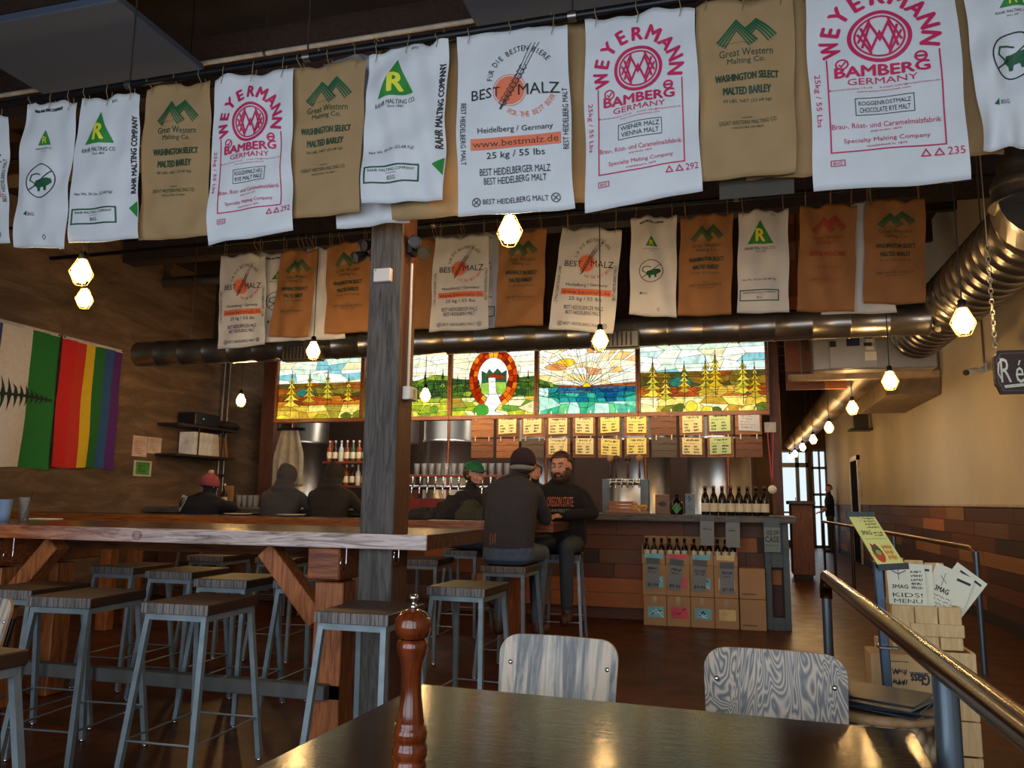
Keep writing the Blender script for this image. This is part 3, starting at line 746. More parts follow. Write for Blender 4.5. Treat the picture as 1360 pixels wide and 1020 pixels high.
def sack(label, tl, tr, br, bl, y, art, mat, rod, seed, group, ties=(.12, .5, .88), crumple=1.0, flare=0.0):
    """a hanging malt sack: thin closed bag with soft folds, tied to the rod by twine; pixel corners give its place on the plane y"""
    R = random.Random(seed)
    A, B_, C_, D = (onY(*q, y) for q in (tl, tr, br, bl))
    ph = [R.uniform(0, 6.28) for _ in range(8)]; fr = [R.uniform(2.5, 6) for _ in range(8)]
    def disp(u, v):
        d = .0045 * sin(fr[0] * u * 2 + fr[1] * v * 3 + ph[0]) + .004 * sin(fr[2] * 3 * u - fr[3] * 1.6 * v + ph[1])
        d += .0030 * sin(17 * u + 9 * v * sin(ph[4]) + ph[2]) * (1 - v * .5) + .0025 * sin(23 * v + 6 * u + ph[3])
        d += .010 * sin(pi * u) * sin(pi * min(1, v * 1.05)) + .006 * sin(6 * v + ph[5]) * (u - .5)
        d -= .008 * (max(0, v - .9) / .1) ** 2 * flare
        return -d * crumple
    def S3(u, v, off=0.0):
        p = (A * (1 - u) + B_ * u) * (1 - v) + (D * (1 - u) + C_ * u) * v
        top = (.010 * sin(9 * u + ph[6]) + .006 * sin(21 * u + ph[7])) * (1 - v) ** 6 * crumple
        side = .004 * sin(11 * v + ph[2]) * (1 if u > .5 else -1) * abs(2 * u - 1) ** 8
        return Vector((p.x + side, y + disp(u, v) + off, p.z + top + .004 * sin(7 * u + ph[0]) * v ** 8))
    nu, nv = 22, 34; b = MB(); vs = []; fs = []
    for off in (0, 1):
        for j in range(nv + 1):
            for i in range(nu + 1):
                u, v = i / nu, j / nv
                th = .014 * (sin(pi * u) ** .4 if 0 < i < nu else 0) * (1 if 0 < j < nv else .3)
                vs.append(S3(u, v, th if off else 0))
    n1 = (nu + 1) * (nv + 1)
    for o in (0, n1):
        for j in range(nv):
            for i in range(nu):
                q = [o + j * (nu + 1) + i, o + j * (nu + 1) + i + 1, o + (j + 1) * (nu + 1) + i + 1, o + (j + 1) * (nu + 1) + i]
                fs.append(q if o else q[::-1])
    for i in range(nu):
        fs.append([i, i + 1, n1 + i + 1, n1 + i]); k = nv * (nu + 1) + i; fs.append([k, k + 1, n1 + k + 1, n1 + k])
    b.add(vs, fs, 0, True); mats = [mat]
    if ART[art]:
        p, h = ART[art]()
        p.put(b, lambda x, yy, k: S3(min(1, max(0, x)), min(1, max(0, yy / h)), -.003 - .00004 * k), mats, .06)
    cen = S3(.5, 1); t = thing('malt_sack', label, 'sack', (cen.x, y, cen.z), group)
    o = obj('sack_body', b, mats, t, recalc=False)
    for q in ties:
        p = S3(q, .015); b = MB(); zt, yr = rod[1] + .018, rod[0]
        dx = R.uniform(-.012, .012)
        loop = [(p.x, y - .012, p.z), (p.x + dx, yr - .024, (p.z + zt) / 2), (p.x + dx, yr - .02, zt - .01), (p.x + dx, yr, zt + .005), (p.x + dx, yr + .022, zt - .012), (p.x + dx * .5, y + .016, (p.z + zt) / 2), (p.x, y + .018, p.z)]
        b.tube(loop, .0022, 5); b.tube([(p.x, y - .012, p.z), (p.x - .008, y - .014, p.z - .035)], .0018, 4)
        obj('twine_tie', b, twine_m, t)
    return t
ROD1 = (3.34, onY(500, 62, 3.34).z); ROD2 = (6.54, onY(900, 284, 6.54).z + .09)
for (yr, zr), la, nm in ((ROD1, 'long black pipe rail carrying the front row of hanging sacks', 'front'), (ROD2, 'dark pipe rail carrying the rear row of hanging sacks', 'rear')):
    t = thing('hanging_rail', la, 'rail', (-2.2, yr, zr))
    b = MB(); b.tube([(XL, yr, zr), (XR, yr, zr)], .021, 12); obj('pipe', b, blackmetal, t)
    for x in ((-2.05, -3.15, -.66, .95, -5.2) if nm == 'front' else (-5.0, -2.6, .1, 1.7)):
        b = MB(); b.tube([(x, yr, zr), (x, yr, ZC)], .005, 6); b.tube([(x - .02, yr, zr), (x + .02, yr, zr)], .026, 12); obj('hanger', b, galv, t)
G1, G2 = 'malt sacks on the front rail', 'malt sacks on the rear rail'
Y1, Y2 = 3.34, 6.54
def fsack(*a, **k): return sack(*a, **k)
k_, w_ = kraft, white_poly
fr = [
 ('white sack with black side lettering, cut by the upper left edge', (-88, 160), (10, 152), (13, 322), (-80, 330), 0, 'disc', w_),
 ('narrow white sack with a small triangle and a crossed circle', (35, 137), (104, 135), (84, 330), (15, 327), 0, 'round', w_),
 ('white sack with a big green triangle, first one from the left edge', (107, 133), (186, 124), (183, 317), (88, 322), 0, 'tri', w_),
 ('brown sack with green peaks beside the white triangle sack', (194, 115), (281, 109), (275, 313), (183, 319), 0, 'peaks', k_),
 ('white sack with red crest, the one boxed RYE MALT PALE', (285, 104), (390, 92), (387, 305), (275, 325), 0, 'crest_rye', w_),
 ('brown sack with green peaks just right of the rye malt sack', (391, 92), (487, 77), (475, 281), (377, 291), 0, 'peaks', k_),
 ('crumpled white sack with green triangle and black side lettering', (490, 72), (596, 48), (588, 264), (478, 269), 0, 'tri', w_),
 ('white sack with an orange disc and wheat ear, front row', (608, 46), (753, 31), (763, 277), (607, 287), 0, 'disc', w_),
 ('white sack with red crest, the one boxed VIENNA MALT', (776, 27), (923, 8), (932, 252), (778, 282), 0, 'crest_vienna', w_),
 ('large brown sack with green peaks between two red crest sacks', (923, 6), (1054, -6), (1057, 227), (932, 241), 0, 'peaks', k_),
 ('large white sack with red crest, boxed CHOCOLATE RYE MALT', (1068, -20), (1266, -44), (1290, 238), (1082, 254), 0, 'crest_choc', w_),
 ('white sack gathered at its foot at the upper right edge', (1274, -55), (1418, -75), (1404, 190), (1306, 198), 0, 'round', w_)]
for i, (la, tl, tr, br, bl, dy, art, mt) in enumerate(fr):
    sack(la, tl, tr, br, bl, Y1 + (.03 if mt is kraft else 0), art, mt, ROD1, 11 + i, G1, crumple=1.9 if 'crumpled' in la or 'gathered' in la else 1.0, flare=1)
back = [('plain brown sack half hidden behind the crumpled white sack', (498, 62), (612, 50), (610, 288), (520, 292), k_),
        ('plain brown sack seen edgewise behind the orange disc sack', (690, 36), (790, 24), (788, 268), (700, 276), k_),
        ('plain brown sack showing right of the large peaks sack', (985, 0), (1080, -12), (1084, 232), (990, 240), k_),
        ('plain brown sack showing left of the gathered white sack', (1225, -40), (1345, -55), (1335, 204), (1235, 212), k_),
        ('white sack hanging lowest behind the crumpled triangle sack', (430, 82), (540, 66), (543, 295), (448, 304), w_)]
for i, (la, tl, tr, br, bl, mt) in enumerate(back):
    sack(la, tl, tr, br, bl, Y1 + .085 + .04 * (i == 4), None, mt, ROD1, 60 + i, G1)
rr_ = [
 ('white orange disc sack at the left end of the rear row', (293, 340), (353, 337), (352, 458), (289, 464), 'disc', w_),
 ('brown peaks sack second from the left in the rear row', (374, 334), (424, 331), (409, 448), (357, 448), 'peaks', kraft_warmlit),
 ('brown peaks sack in the rear row, right beside the grey post', (434, 326), (492, 318), (491, 441), (432, 444), 'peaks', kraft_warmlit),
 ('white orange disc sack in the rear row, right of the post', (578, 316), (650, 312), (648, 437), (570, 441), 'disc', w_),
 ('brown peaks sack in the rear row beneath the large bulb', (664, 308), (726, 304), (721, 432), (657, 434), 'peaks', kraft_warmlit),
 ('white orange disc sack behind the cord of the sunburst bulb', (747, 302), (826, 305), (815, 443), (728, 437), 'disc', w_),
 ('narrow white sack with crossed circle in the rear row', (838, 289), (899, 287), (898, 422), (836, 418), 'round', w_),
 ('brown peaks sack between the crossed circle and green triangle sacks', (904, 289), (974, 282), (971, 418), (900, 420), 'peaks', kraft_warmlit),
 ('white green triangle sack in the rear row above the right forest panel', (981, 282), (1047, 278), (1048, 415), (979, 416), 'tri_flat', w_),
 ('brown sack printed with red peaks in the rear row', (1063, 274), (1138, 271), (1135, 414), (1058, 414), 'peaks_red', kraft_warmlit),
 ('brown green peaks sack at the right end of the rear row', (1149, 268), (1229, 264), (1229, 403), (1147, 404), 'peaks', kraft_warmlit)]
for i, (la, tl, tr, br, bl, art, mt) in enumerate(rr_):
    sack(la, tl, tr, br, bl, Y2 + (.02 if mt is kraft_warmlit else 0), art, mt, ROD2, 90 + i, G2, ties=(.1, .9), crumple=1.3)
back2 = [('white sack mostly hidden behind the second sack of the rear row', (338, 338), (410, 333), (405, 452), (342, 455), 'round', w_),
         ('plain white sack between two brown peaks sacks left of the post', (408, 331), (460, 327), (458, 450), (404, 452), None, w_),
         ('brown sack edge just right of the grey post, rear row', (532, 320), (585, 316), (582, 436), (520, 440), None, kraft_warmlit),
         ('white triangle sack mostly hidden beside the disc sack, rear row', (610, 313), (672, 309), (668, 434), (606, 438), 'tri_flat', w_),
         ('plain white sack behind the two brown sacks at the right end', (1098, 273), (1158, 269), (1192, 415), (1090, 418), None, w_)]
for i, (la, tl, tr, br, bl, art, mt) in enumerate(back2):
    sack(la, tl, tr, br, bl, Y2 + .075, art, mt, ROD2, 120 + i, G2, ties=(.1, .9), crumple=1.2)
b = MB(); q0, q1 = onY(955, 236, 3.5), onY(1054, 262, 3.5)
b.box(q0.x, 3.45, q1.z, q1.x, 3.456, q0.z + .5)
t = thing('plastic_sheet', 'dark translucent sheet hanging below the large brown peaks sack', 'plastic sheet', ((q0.x + q1.x) / 2, 3.45, q1.z))
obj('sheet', b, M('smoky_plastic', S(70, 64, 56), .3, 0, .1), t)
for x in (q0.x + .04, q1.x - .04):
    b = MB(); b.tube([(x, 3.453, q0.z + .48), (x, 3.37, ROD1[1] + .02), (x, 3.32, ROD1[1] + .03)], .002, 4); obj('wire_tie', b, blackmetal, t)

# ---------------------------------------------------------------- stained glass above the bar
def glass_mat():
    m, nt, p = nodes('backlit_stained_glass'); nt.nodes.remove(p)
    a = nt.nodes.new('ShaderNodeVertexColor'); a.layer_name = 'glass'
    n = noise(nt, tex(nt, (1, 1, 1)), 14, 4, .6, .5)
    r = ramp(nt, n, [(.3, (.62, .62, .62, 1)), (.65, (1.25, 1.25, 1.25, 1))])
    x = nt.nodes.new('ShaderNodeMix'); x.data_type = 'RGBA'; x.blend_type = 'MULTIPLY'; x.inputs[0].default_value = 1
    nt.links.new(a.outputs[0], x.inputs[6]); nt.links.new(r, x.inputs[7])
    e = nt.nodes.new('ShaderNodeEmission'); e.inputs[1].default_value = 1.3
    nt.links.new(x.outputs[2], e.inputs[0]); nt.links.new(e.outputs[0], nt.nodes['Material Output'].inputs[0]); return m
GLASS = glass_mat(); LEAD = M('lead_came', S(30, 26, 22), .5, .3)
YG = 8.9
class Pane:
    """a leaded picture built of coloured pieces, in panel units u 0..1 left-right, v 0..1 up; w = width / height"""
    def __init__(s, x0, x1, z0, z1, seed):
        s.x0, s.x1, s.z0, s.z1 = x0, x1, z0, z1; s.w = (x1 - x0) / (z1 - z0); s.v = []; s.f = []; s.c = []; s.m = []; s.k = 0; s.R = random.Random(seed)
    def P(s, u, v, lead=0): return (s.x0 + (s.x1 - s.x0) * min(1, max(0, u)), YG - .0006 * s.k - .0012 * lead, s.z0 + (s.z1 - s.z0) * min(1, max(0, v)))
    def poly(s, pts, col, edge=True, lw=.006):
        o = len(s.v); s.v += [s.P(*p) for p in pts]
        for t in geometry.tessellate_polygon([[Vector((a, b, 0)) for a, b in pts]]):
            s.f.append([o + i for i in t]); s.c.append(col); s.m.append(0)
        if edge: s.lead(list(pts) + [pts[0]], lw)
    def lead(s, pts, lw=.006):
        q = [(a * s.w, b) for a, b in pts]
        for (a, b), (c, d) in zip(q, q[1:]):
            L = sqrt((c - a) ** 2 + (d - b) ** 2)
            if L < 1e-6: continue
            nx, ny = -(d - b) / L * lw / 2, (c - a) / L * lw / 2; o = len(s.v)
            s.v += [s.P((a + nx) / s.w, b + ny, 1), s.P((a - nx) / s.w, b - ny, 1), s.P((c - nx) / s.w, d - ny, 1), s.P((c + nx) / s.w, d + ny, 1)]
            s.f.append([o, o + 1, o + 2, o + 3]); s.c.append((0, 0, 0, 1)); s.m.append(1)
    def cells(s, u0, u1, v0, v1, nu, nv, pal, jit=.3, lw=.005, top=None, bot=None):
        R = s.R; g = {}
        for j in range(nv + 1):
            for i in range(nu + 1):
                u, v = i / nu, j / nv
                if 0 < i < nu: u += R.uniform(-jit, jit) / nu
                if 0 < j < nv: v += R.uniform(-jit, jit) / nv
                uu = u0 + (u1 - u0) * u; a = bot(uu) if bot else v0; b = top(uu) if top else v1
                g[i, j] = (uu, a + (b - a) * v)
        for j in range(nv):
            for i in range(nu):
                s.poly([g[i, j], g[i + 1, j], g[i + 1, j + 1], g[i, j + 1]], R.choice(pal), True, lw)
        s.k += 1
    def tree(s, u, v, h, pal, n=5, wd=.11):
        for t in range(n):
            a = v + h * t / (n + .6); b = a + h * 1.75 / (n + .6); ww = wd * (1 - t / (n + .5)) / s.w * h / .45; q = s.R.uniform(-.01, .01)
            s.poly([(u - ww, a + q), (u - ww * .45, a + .02), (u, a - .005), (u + ww * .45, a + .02), (u + ww, a - q), (u + ww * .3, a + (b - a) * .45), (u, b), (u - ww * .3, a + (b - a) * .45)], s.R.choice(pal), True, .006)
            s.k += .4
        s.lead([(u, v - .12 * h / .4), (u, v + h * 1.12)], .009); s.k += .5
    def blob(s, u, v, ru, rv, col, n=10):
        s.poly([(u + ru / s.w * cos(2 * pi * k / n) * s.R.uniform(.88, 1.1), v + rv * sin(2 * pi * k / n) * s.R.uniform(.88, 1.1)) for k in range(n)], col); s.k += .5
    def build(s, parent):
        me = bpy.data.meshes.new('glass_picture'); o_ = wloc(parent)
        me.from_pydata([tuple(Vector(p) - o_) for p in s.v], [], s.f)
        me.materials.append(GLASS); me.materials.append(LEAD); me.polygons.foreach_set('material_index', s.m)
        ca = me.color_attributes.new('glass', 'FLOAT_COLOR', 'CORNER'); k = 0
        for p, c in zip(me.polygons, s.c):
            for _ in p.vertices: ca.data[k].color = c; k += 1
        o = bpy.data.objects.new('glass_picture', me); COL.objects.link(o); o.parent = parent; return o
skyA = [S(*c) for c in ((226, 238, 214), (240, 244, 224), (196, 224, 214), (130, 190, 196), (236, 224, 172), (248, 246, 232), (206, 230, 206))]
skyB = [S(*c) for c in ((250, 250, 236), (246, 244, 220), (252, 250, 244), (236, 240, 206), (250, 238, 190))]
hill = [S(*c) for c in ((104, 82, 26), (132, 98, 30), (80, 70, 30), (150, 78, 24), (66, 78, 38), (120, 110, 34))]
autumn = [S(*c) for c in ((176, 92, 26), (200, 120, 34), (150, 70, 22), (214, 170, 60), (120, 56, 20))]
ground = [S(*c) for c in ((236, 214, 110), (214, 178, 60), (232, 226, 150), (188, 146, 44), (160, 140, 50), (244, 236, 180))]
gold = [S(*c) for c in ((226, 192, 36), (206, 168, 30), (236, 210, 70), (180, 150, 34), (196, 182, 50))]
greens = [S(*c) for c in ((54, 92, 34), (84, 120, 40), (120, 146, 48), (40, 74, 40), (150, 164, 50), (70, 104, 36))]
bushes = [S(*c) for c in ((120, 120, 34), (90, 104, 36), (220, 206, 60), (170, 160, 40), (60, 110, 50))]
lime = [S(*c) for c in ((206, 206, 50), (180, 190, 46), (226, 220, 90), (150, 170, 44), (110, 150, 50))]
def forest(p, n):
    R = p.R; p.cells(0, 1, .5, 1, max(3, int(4 * p.w)), 6, skyA, .35)
    p.cells(0, 1, .22, .54, max(4, int(5 * p.w)), 4, hill, .35); p.cells(0, 1, .18, .34, max(3, int(4 * p.w)), 2, autumn, .3)
    p.cells(0, 1, 0, .2, max(3, int(4 * p.w)), 2, ground, .35)
    p.blob(.33, .40, .16, .07, S(44, 110, 96)); p.blob(.40, .27, .15, .07, S(170, 72, 24))
    for i in range(n):
        u = (i + .5) / n + R.uniform(-.04, .04); p.tree(u, R.uniform(.16, .32), R.uniform(.36, .52), gold, 5, .15)
    for i in range(n): p.blob(R.random(), R.uniform(.0, .07), R.uniform(.07, .14), R.uniform(.05, .09), R.choice(bushes))
def meadow(p):
    R = p.R; p.cells(0, 1, .5, 1, 5, 6, skyB, .35); p.cells(0, 1, .2, .58, 8, 6, greens, .35, top=lambda u: .56 + .05 * sin(9 * u))
    p.cells(0, 1, 0, .26, 9, 5, lime, .35)
    p.blob(.15, .62, .26, .12, S(150, 158, 110))
    for u, v, h in ((.55, .38, .30), (.72, .36, .28), (.93, .34, .32), (.83, .3, .2), (.36, .3, .18), (.64, .26, .2)): p.tree(u, v, h, greens, 4, .12)
    for i in range(9): p.blob(R.random(), R.uniform(0, .15), .07, .06, R.choice(lime))
def horseshoe(p):
    R = p.R; p.cells(0, 1, .46, 1, 5, 7, skyB, .3); p.cells(0, 1, .22, .56, 9, 5, greens, .35, top=lambda u: .50 + .09 * abs(u - .45)); p.cells(0, 1, 0, .26, 7, 4, lime + ground, .35)
    for u, v, h in ((.06, .36, .22), (.16, .34, .2), (.80, .36, .24), (.92, .34, .26)): p.tree(u, v, h, greens, 4, .1)
    cx, cy = .50, .53; A = lambda t, ru, rv: (cx + ru * sin(t), cy + rv * cos(t))
    n = 22; t0 = 2.72
    inner = [A(-t0 + 2 * t0 * k / n, .185 if abs(-t0 + 2 * t0 * k / n) < 1.7 else .17, .30) for k in range(n + 1)]
    p.poly(inner, S(246, 246, 236), False); p.k += 1
    p.poly([(.36, .5), (.36, .64), (.42, .60), (.45, .66), (.5, .60), (.55, .67), (.6, .6), (.66, .64), (.66, .36), (.36, .36)], S(44, 86, 50)); p.k += 1
    p.poly([(.42, .55), (.5, .6), (.62, .57), (.65, .52), (.43, .52)], S(150, 50, 24)); p.k += 1
    p.poly([(.35, .46), (.5, .48), (.66, .47), (.66, .30), (.36, .30)], S(150, 190, 70)); p.k += 1
    p.poly([(.44, .54), (.53, .54), (.54, .34), (.60, .18), (.52, .06), (.66, .0), (.42, .0), (.40, .16), (.45, .30)], S(250, 250, 244)); p.k += 1
    for k in range(5): p.lead([(.45, .50 - k * .08), (.54, .47 - k * .08)], .004)
    p.k += 1; cols = [S(*c) for c in ((200, 70, 14), (160, 40, 8), (224, 110, 20), (120, 28, 8), (236, 150, 40), (180, 56, 10))]
    for k in range(n):
        a, b = -t0 + 2 * t0 * k / n, -t0 + 2 * t0 * (k + 1) / n
        p.poly([A(a, .19, .30), A(b, .19, .30), A(b, .245, .37), A(a, .245, .37)], S(244, 170, 40) if k in (10, 11) else R.choice(cols))
        p.poly([A(a, .245, .37), A(b, .245, .37), A(b, .295, .44), A(a, .295, .44)], S(244, 170, 40) if k in (10, 11) else R.choice(cols))
    p.k += 1; p.blob(.36, .07, .12, .09, S(70, 150, 50)); p.blob(.66, .1, .06, .04, S(90, 170, 60))
    p.poly([(.80, .10), (.99, .20), (.99, .02), (.93, .03)], S(236, 220, 160)); p.k += 1
def sunrise(p):
    R = p.R; peach = [S(*c) for c in ((246, 214, 140), (250, 232, 176), (240, 190, 110), (252, 240, 200), (226, 150, 80))]
    p.cells(0, 1, .36, 1, 8, 7, peach + skyB, .3); sx, sy = .50, .37
    for i in range(13):
        a = pi * (i + .5) / 13; d = .035 if i % 2 else .022; L = 1.5
        q = [(sx + .05 * cos(a) / p.w, sy + .05 * sin(a)), (sx + L * cos(a - d) / p.w, sy + L * sin(a - d)), (sx + L * cos(a + d) / p.w, sy + L * sin(a + d))]
        def clip(u, v):
            t = 1.0
            if u > 1: t = min(t, (1 - sx) / (u - sx))
            if u < 0: t = min(t, sx / (sx - u))
            if v > 1: t = min(t, (1 - sy) / (v - sy))
            return (sx + (u - sx) * t, sy + (v - sy) * t)
        p.poly([q[0], clip(*q[1]), clip(*q[2])], S(254, 252, 240)); p.k += .05
    p.k += 1
    p.blob(.28, .72, .14, .06, S(246, 200, 50)); p.blob(.18, .66, .16, .05, S(226, 150, 90))
    for u, v, r in ((.14, .93, .13), (.42, .97, .11), (.72, .96, .14)): p.blob(u, v, r, .07, S(248, 240, 200), 14)
    p.cells(0, 1, .34, .42, 9, 2, [S(170, 80, 30), S(140, 56, 26), S(200, 120, 50)], .3, top=lambda u: .39 + .09 * max(0, abs(u - .5) - .15))
    p.cells(0, .22, .2, .5, 4, 5, greens, .35, top=lambda u: .50 - .5 * u)
    p.cells(0, 1, 0, .37, 10, 3, [S(90, 190, 150), S(130, 220, 180), S(60, 170, 120), S(200, 240, 220), S(110, 206, 130)], .35)
    p.cells(.1, 1, .16, .37, 9, 3, [S(20, 110, 130), S(16, 80, 120), S(40, 150, 150), S(30, 130, 110), S(60, 180, 150)], .35)
    p.cells(.2, 1, .29, .37, 7, 2, [S(24, 70, 110), S(30, 90, 130), S(60, 110, 140)], .35)
    p.poly([(0, .26), (.14, .22), (.24, .12), (0, .04)], S(180, 226, 200)); p.k += 1
    p.poly([(sx + .055 * cos(pi * k / 8) / p.w, sy + .055 * sin(pi * k / 8)) for k in range(9)], S(250, 200, 30)); p.k += 1
gz0, gz1 = onY(1020, 545, YG).z, onY(1020, 444, YG).z
gx = [onY(px, 500, YG).x for px in (369, 483.5, 599, 713.5, 847.5, 1020)]
frame_w = wood('glass_frame_wood', S(92, 50, 24), S(150, 88, 44), (1.2, 12, 12), .45)
LA = ['leftmost stained glass panel with golden trees under a blue sky', 'stained glass panel of green trees partly hidden by the post', 'stained glass panel with the big orange horseshoe arch', 'stained glass panel of a sunburst over a blue sea', 'widest stained glass panel, golden trees and brown hills at the right']
for i in range(5):
    t = thing('stained_glass_panel', LA[i], 'stained glass', ((gx[i] + gx[i + 1]) / 2, YG, gz0 - .04), 'stained glass panels above the bar')
    x0, x1 = gx[i] + .026, gx[i + 1] - .026
    p = Pane(x0, x1, gz0, gz1, 40 + i)
    (lambda q: forest(q, 4), meadow, horseshoe, sunrise, lambda q: forest(q, 7))[i](p); p.build(t)
    b = MB(); y0, y1 = YG - .05, YG + .06
    b.box(gx[i] + .001, y0, gz0 - .05, gx[i + 1] - .001, y1, gz0, 0, .004); b.box(gx[i] + .001, y0, gz1, gx[i + 1] - .001, y1, gz1 + .04, 0, .004)
    b.box(gx[i] + .001, y0, gz0, x0, y1, gz1, 0, .004); b.box(x1, y0, gz0, gx[i + 1] - .001, y1, gz1, 0, .004)
    obj('panel_frame', b, frame_w, t)
    b = MB(); b.box(x0, YG + .045, gz0, x1, YG + .058, gz1); obj('light_box_back', b, frame_w, t)
    for q in (x0 + .08, x1 - .08):
        b = MB(); b.tube([(q, YG, gz1 + .03), (q, YG, ZC)], .005, 6); obj('hanger_wire', b, blackmetal, t)

# ---------------------------------------------------------------- beer boards under the glass
board_w = [wood('board_a', S(128, 78, 44), S(170, 112, 70), (1.2, 12, 16), .6), wood('board_b', S(90, 54, 32), S(134, 84, 50), (1.2, 12, 16), .6), wood('board_c', S(70, 58, 50), S(104, 84, 68), (1.2, 12, 16), .6)]
BX = [(626, 656), (659.5, 689.5), (692.5, 723), (726, 757.5), (760.5, 791), (794, 826), (829, 862), (865, 899), (902.5, 936), (939, 974.5), (976.5, 1012.5)]
row1 = [0, 'c', 'c', 'c', 'c', 'y', 'y', 0, 'c', 'g', 's']; row2 = [0, 0, 0, 'c', 'c', 'y', 'y', 0, 'c', 'g', 0]
yellow_paper = M('yellow_paper', S(244, 226, 130), .7, 0, .04)
PAP = {'c': cream_paper, 'y': yellow_paper, 'g': green_paper, 's': grey_sleeve}
PN = {'c': 'cream', 'y': 'yellow', 'g': 'pale green', 's': 'grey plastic covered'}
ordn = ['first', 'second', 'third', 'fourth', 'fifth', 'sixth', 'seventh', 'eighth', 'ninth', 'tenth', 'last']
YB = 8.87; zr = [(onY(800, 551.5, YB).z, onY(800, 579.5, YB).z), (onY(800, 581.5, YB).z, onY(800, 608, YB).z)]
for r, rowp in enumerate((row1, row2)):
    for c, k in enumerate(rowp):
        xa, xb = onY(BX[c][0], 580, YB).x, onY(BX[c][1], 580, YB).x; z1, z0 = zr[r]
        where = ('upper' if r == 0 else 'lower') + ' row below the glass, ' + ordn[c] + ' from the left'
        t = thing('menu_board', ('bare wooden board in the ' if not k else 'wooden board behind a paper in the ') + where, 'menu board', ((xa + xb) / 2, YB, z0), 'hanging wooden boards below the stained glass')
        b = MB()
        for s_ in range(3): b.box(xa + .002, YB - .008, z0 + (z1 - z0) * s_ / 3 + .001, xb - .002, YB + .008, z0 + (z1 - z0) * (s_ + 1) / 3 - .001, 0, .002)
        obj('slat_board', b, board_w[2 if (c in (2, 7) and r) else (c * 7 + r * 3) % 2], t)
        for q in (.2, .8):
            x = xa + (xb - xa) * q; b = MB(); b.box(x - .006, YB - .016, z1 - .03, x + .006, YB - .008, z1 + (.055 if r == 0 else .025)); obj('hanging_strap', b, M('steel_strap', S(190, 170, 150), .4, .6), t)
        if k:
            p = Print(); R = random.Random(c * 2 + r); ink = ink_black
            if k == 's': scribble(p, .1, .1, .9, .9, 5, ink, .012, (.6, .95), R)
            else:
                scribble(p, .2, .06, .95, .24, 1, ink, .03, (.85, .99), R); scribble(p, .08, .28, .92, .42, 1, ink, .012, (.8, .99), R)
                for xx in (.1, .58): scribble(p, xx, .44, xx + .34, .95, 3, ink, .022, (.5, .9), R)
            jx, jz = R.uniform(-.01, .01), R.uniform(-.008, .008); px0, px1 = xa + .035 + jx, xb - .025 + jx; pz0, pz1 = z0 + .035 + jz, z1 - .008 + jz
            b = MB(); tl = R.uniform(-.008, .008); vs = []
            for yy in (YB - .013, YB - .0115): vs += [(px0, yy - .006, pz0 + tl), (px1, yy - .008, pz0 - tl), (px1, yy, pz1 - tl), (px0, yy, pz1 + tl)]
            b.add(vs, [(0, 1, 2, 3), (7, 6, 5, 4), (0, 4, 5, 1), (1, 5, 6, 2), (2, 6, 7, 3), (3, 7, 4, 0)]); mats = [PAP[k]]
            p.put(b, lambda u, v, kk: (px0 + (px1 - px0) * u, YB - .0142 - .008 * v - .00003 * kk, pz1 + (pz0 - pz1) * v + tl * (1 - 2 * u)), mats)
            tag(obj('paper_notice', b, mats, recalc=False), PN[k] + ' paper on the ' + ('upper' if r == 0 else 'lower') + ' boards, ' + ordn[c] + ' place from the left', 'paper', 'handwritten papers on the boards')

# ---------------------------------------------------------------- the bar
YBAR = 8.2; xbar = .60
b = MB(); planks_xz(b, 8.5, 8.55, -6.95, .34, .12, 1.02, .15, [0, 1, 1, 2, 2, 5, 5, 4, 3]); b.box(-6.95, 8.55, .0, .34, 8.62, 1.02, 1); b.box(-6.95, 8.56, 0, .34, 8.6, .12, 5)
t = thing('bar_counter', 'long plank-fronted bar with a thick weathered grey slab top', 'bar counter', (-3.2, 8.6, 0))
obj('plank_front', b, plank_m, t)
b = MB(); b.box(-6.95, YBAR, 1.025, xbar, 8.95, 1.095, 0, .008); obj('slab_top', b, weathered, t)
b = MB(); b.box(.29, 8.30, 0, .35, 8.62, 1.025, 0, .004); b.box(.46, 8.30, 0, .52, 8.62, 1.025, 0, .004); b.box(.35, 8.30, 0, .46, 8.62, .12); b.box(.35, 8.30, .60, .46, 8.62, 1.025); b.box(.35, 8.45, .12, .46, 8.62, .6, 1); b.box(.36, 8.44, .42, .45, 8.46, .56, 2)
obj('end_panel', b, [M('grey_green_paint', S(72, 82, 84), .5), plank_m[0], plank_m[3]], t)
# boxes of beer in front of the bar
def four(px0, px1, y0, y1): return onY(px0, y1, 8.2), onY(px1, y0, 8.2)
BXC = [(853, 885.5), (886.5, 918.5), (919.5, 951), (952, 984.5)]; blu, red_, blu2, yel = S(110, 186, 200), S(206, 60, 74), S(104, 176, 190), S(216, 190, 120)
wraps = [M('pale_blue_wrap', blu, .4), M('red_wrap', red_, .4), M('teal_wrap', blu2, .4), M('straw_wrap', yel, .4)]
neck = [M('silver_blue_label', S(190, 220, 228), .3), M('red_label', S(206, 60, 74), .4), M('ice_label', S(196, 226, 232), .3), M('straw_label', S(220, 190, 120), .4)]
colr = ['blue', 'red', 'teal', 'straw-yellow']; rown = ['bottom', 'middle', 'top']
zb = [0.0, .295, .60]; hb = [.292, .302, .10]; xs = [(-.890 + .231 * i, -.890 + .231 * i + .227) for i in range(4)]
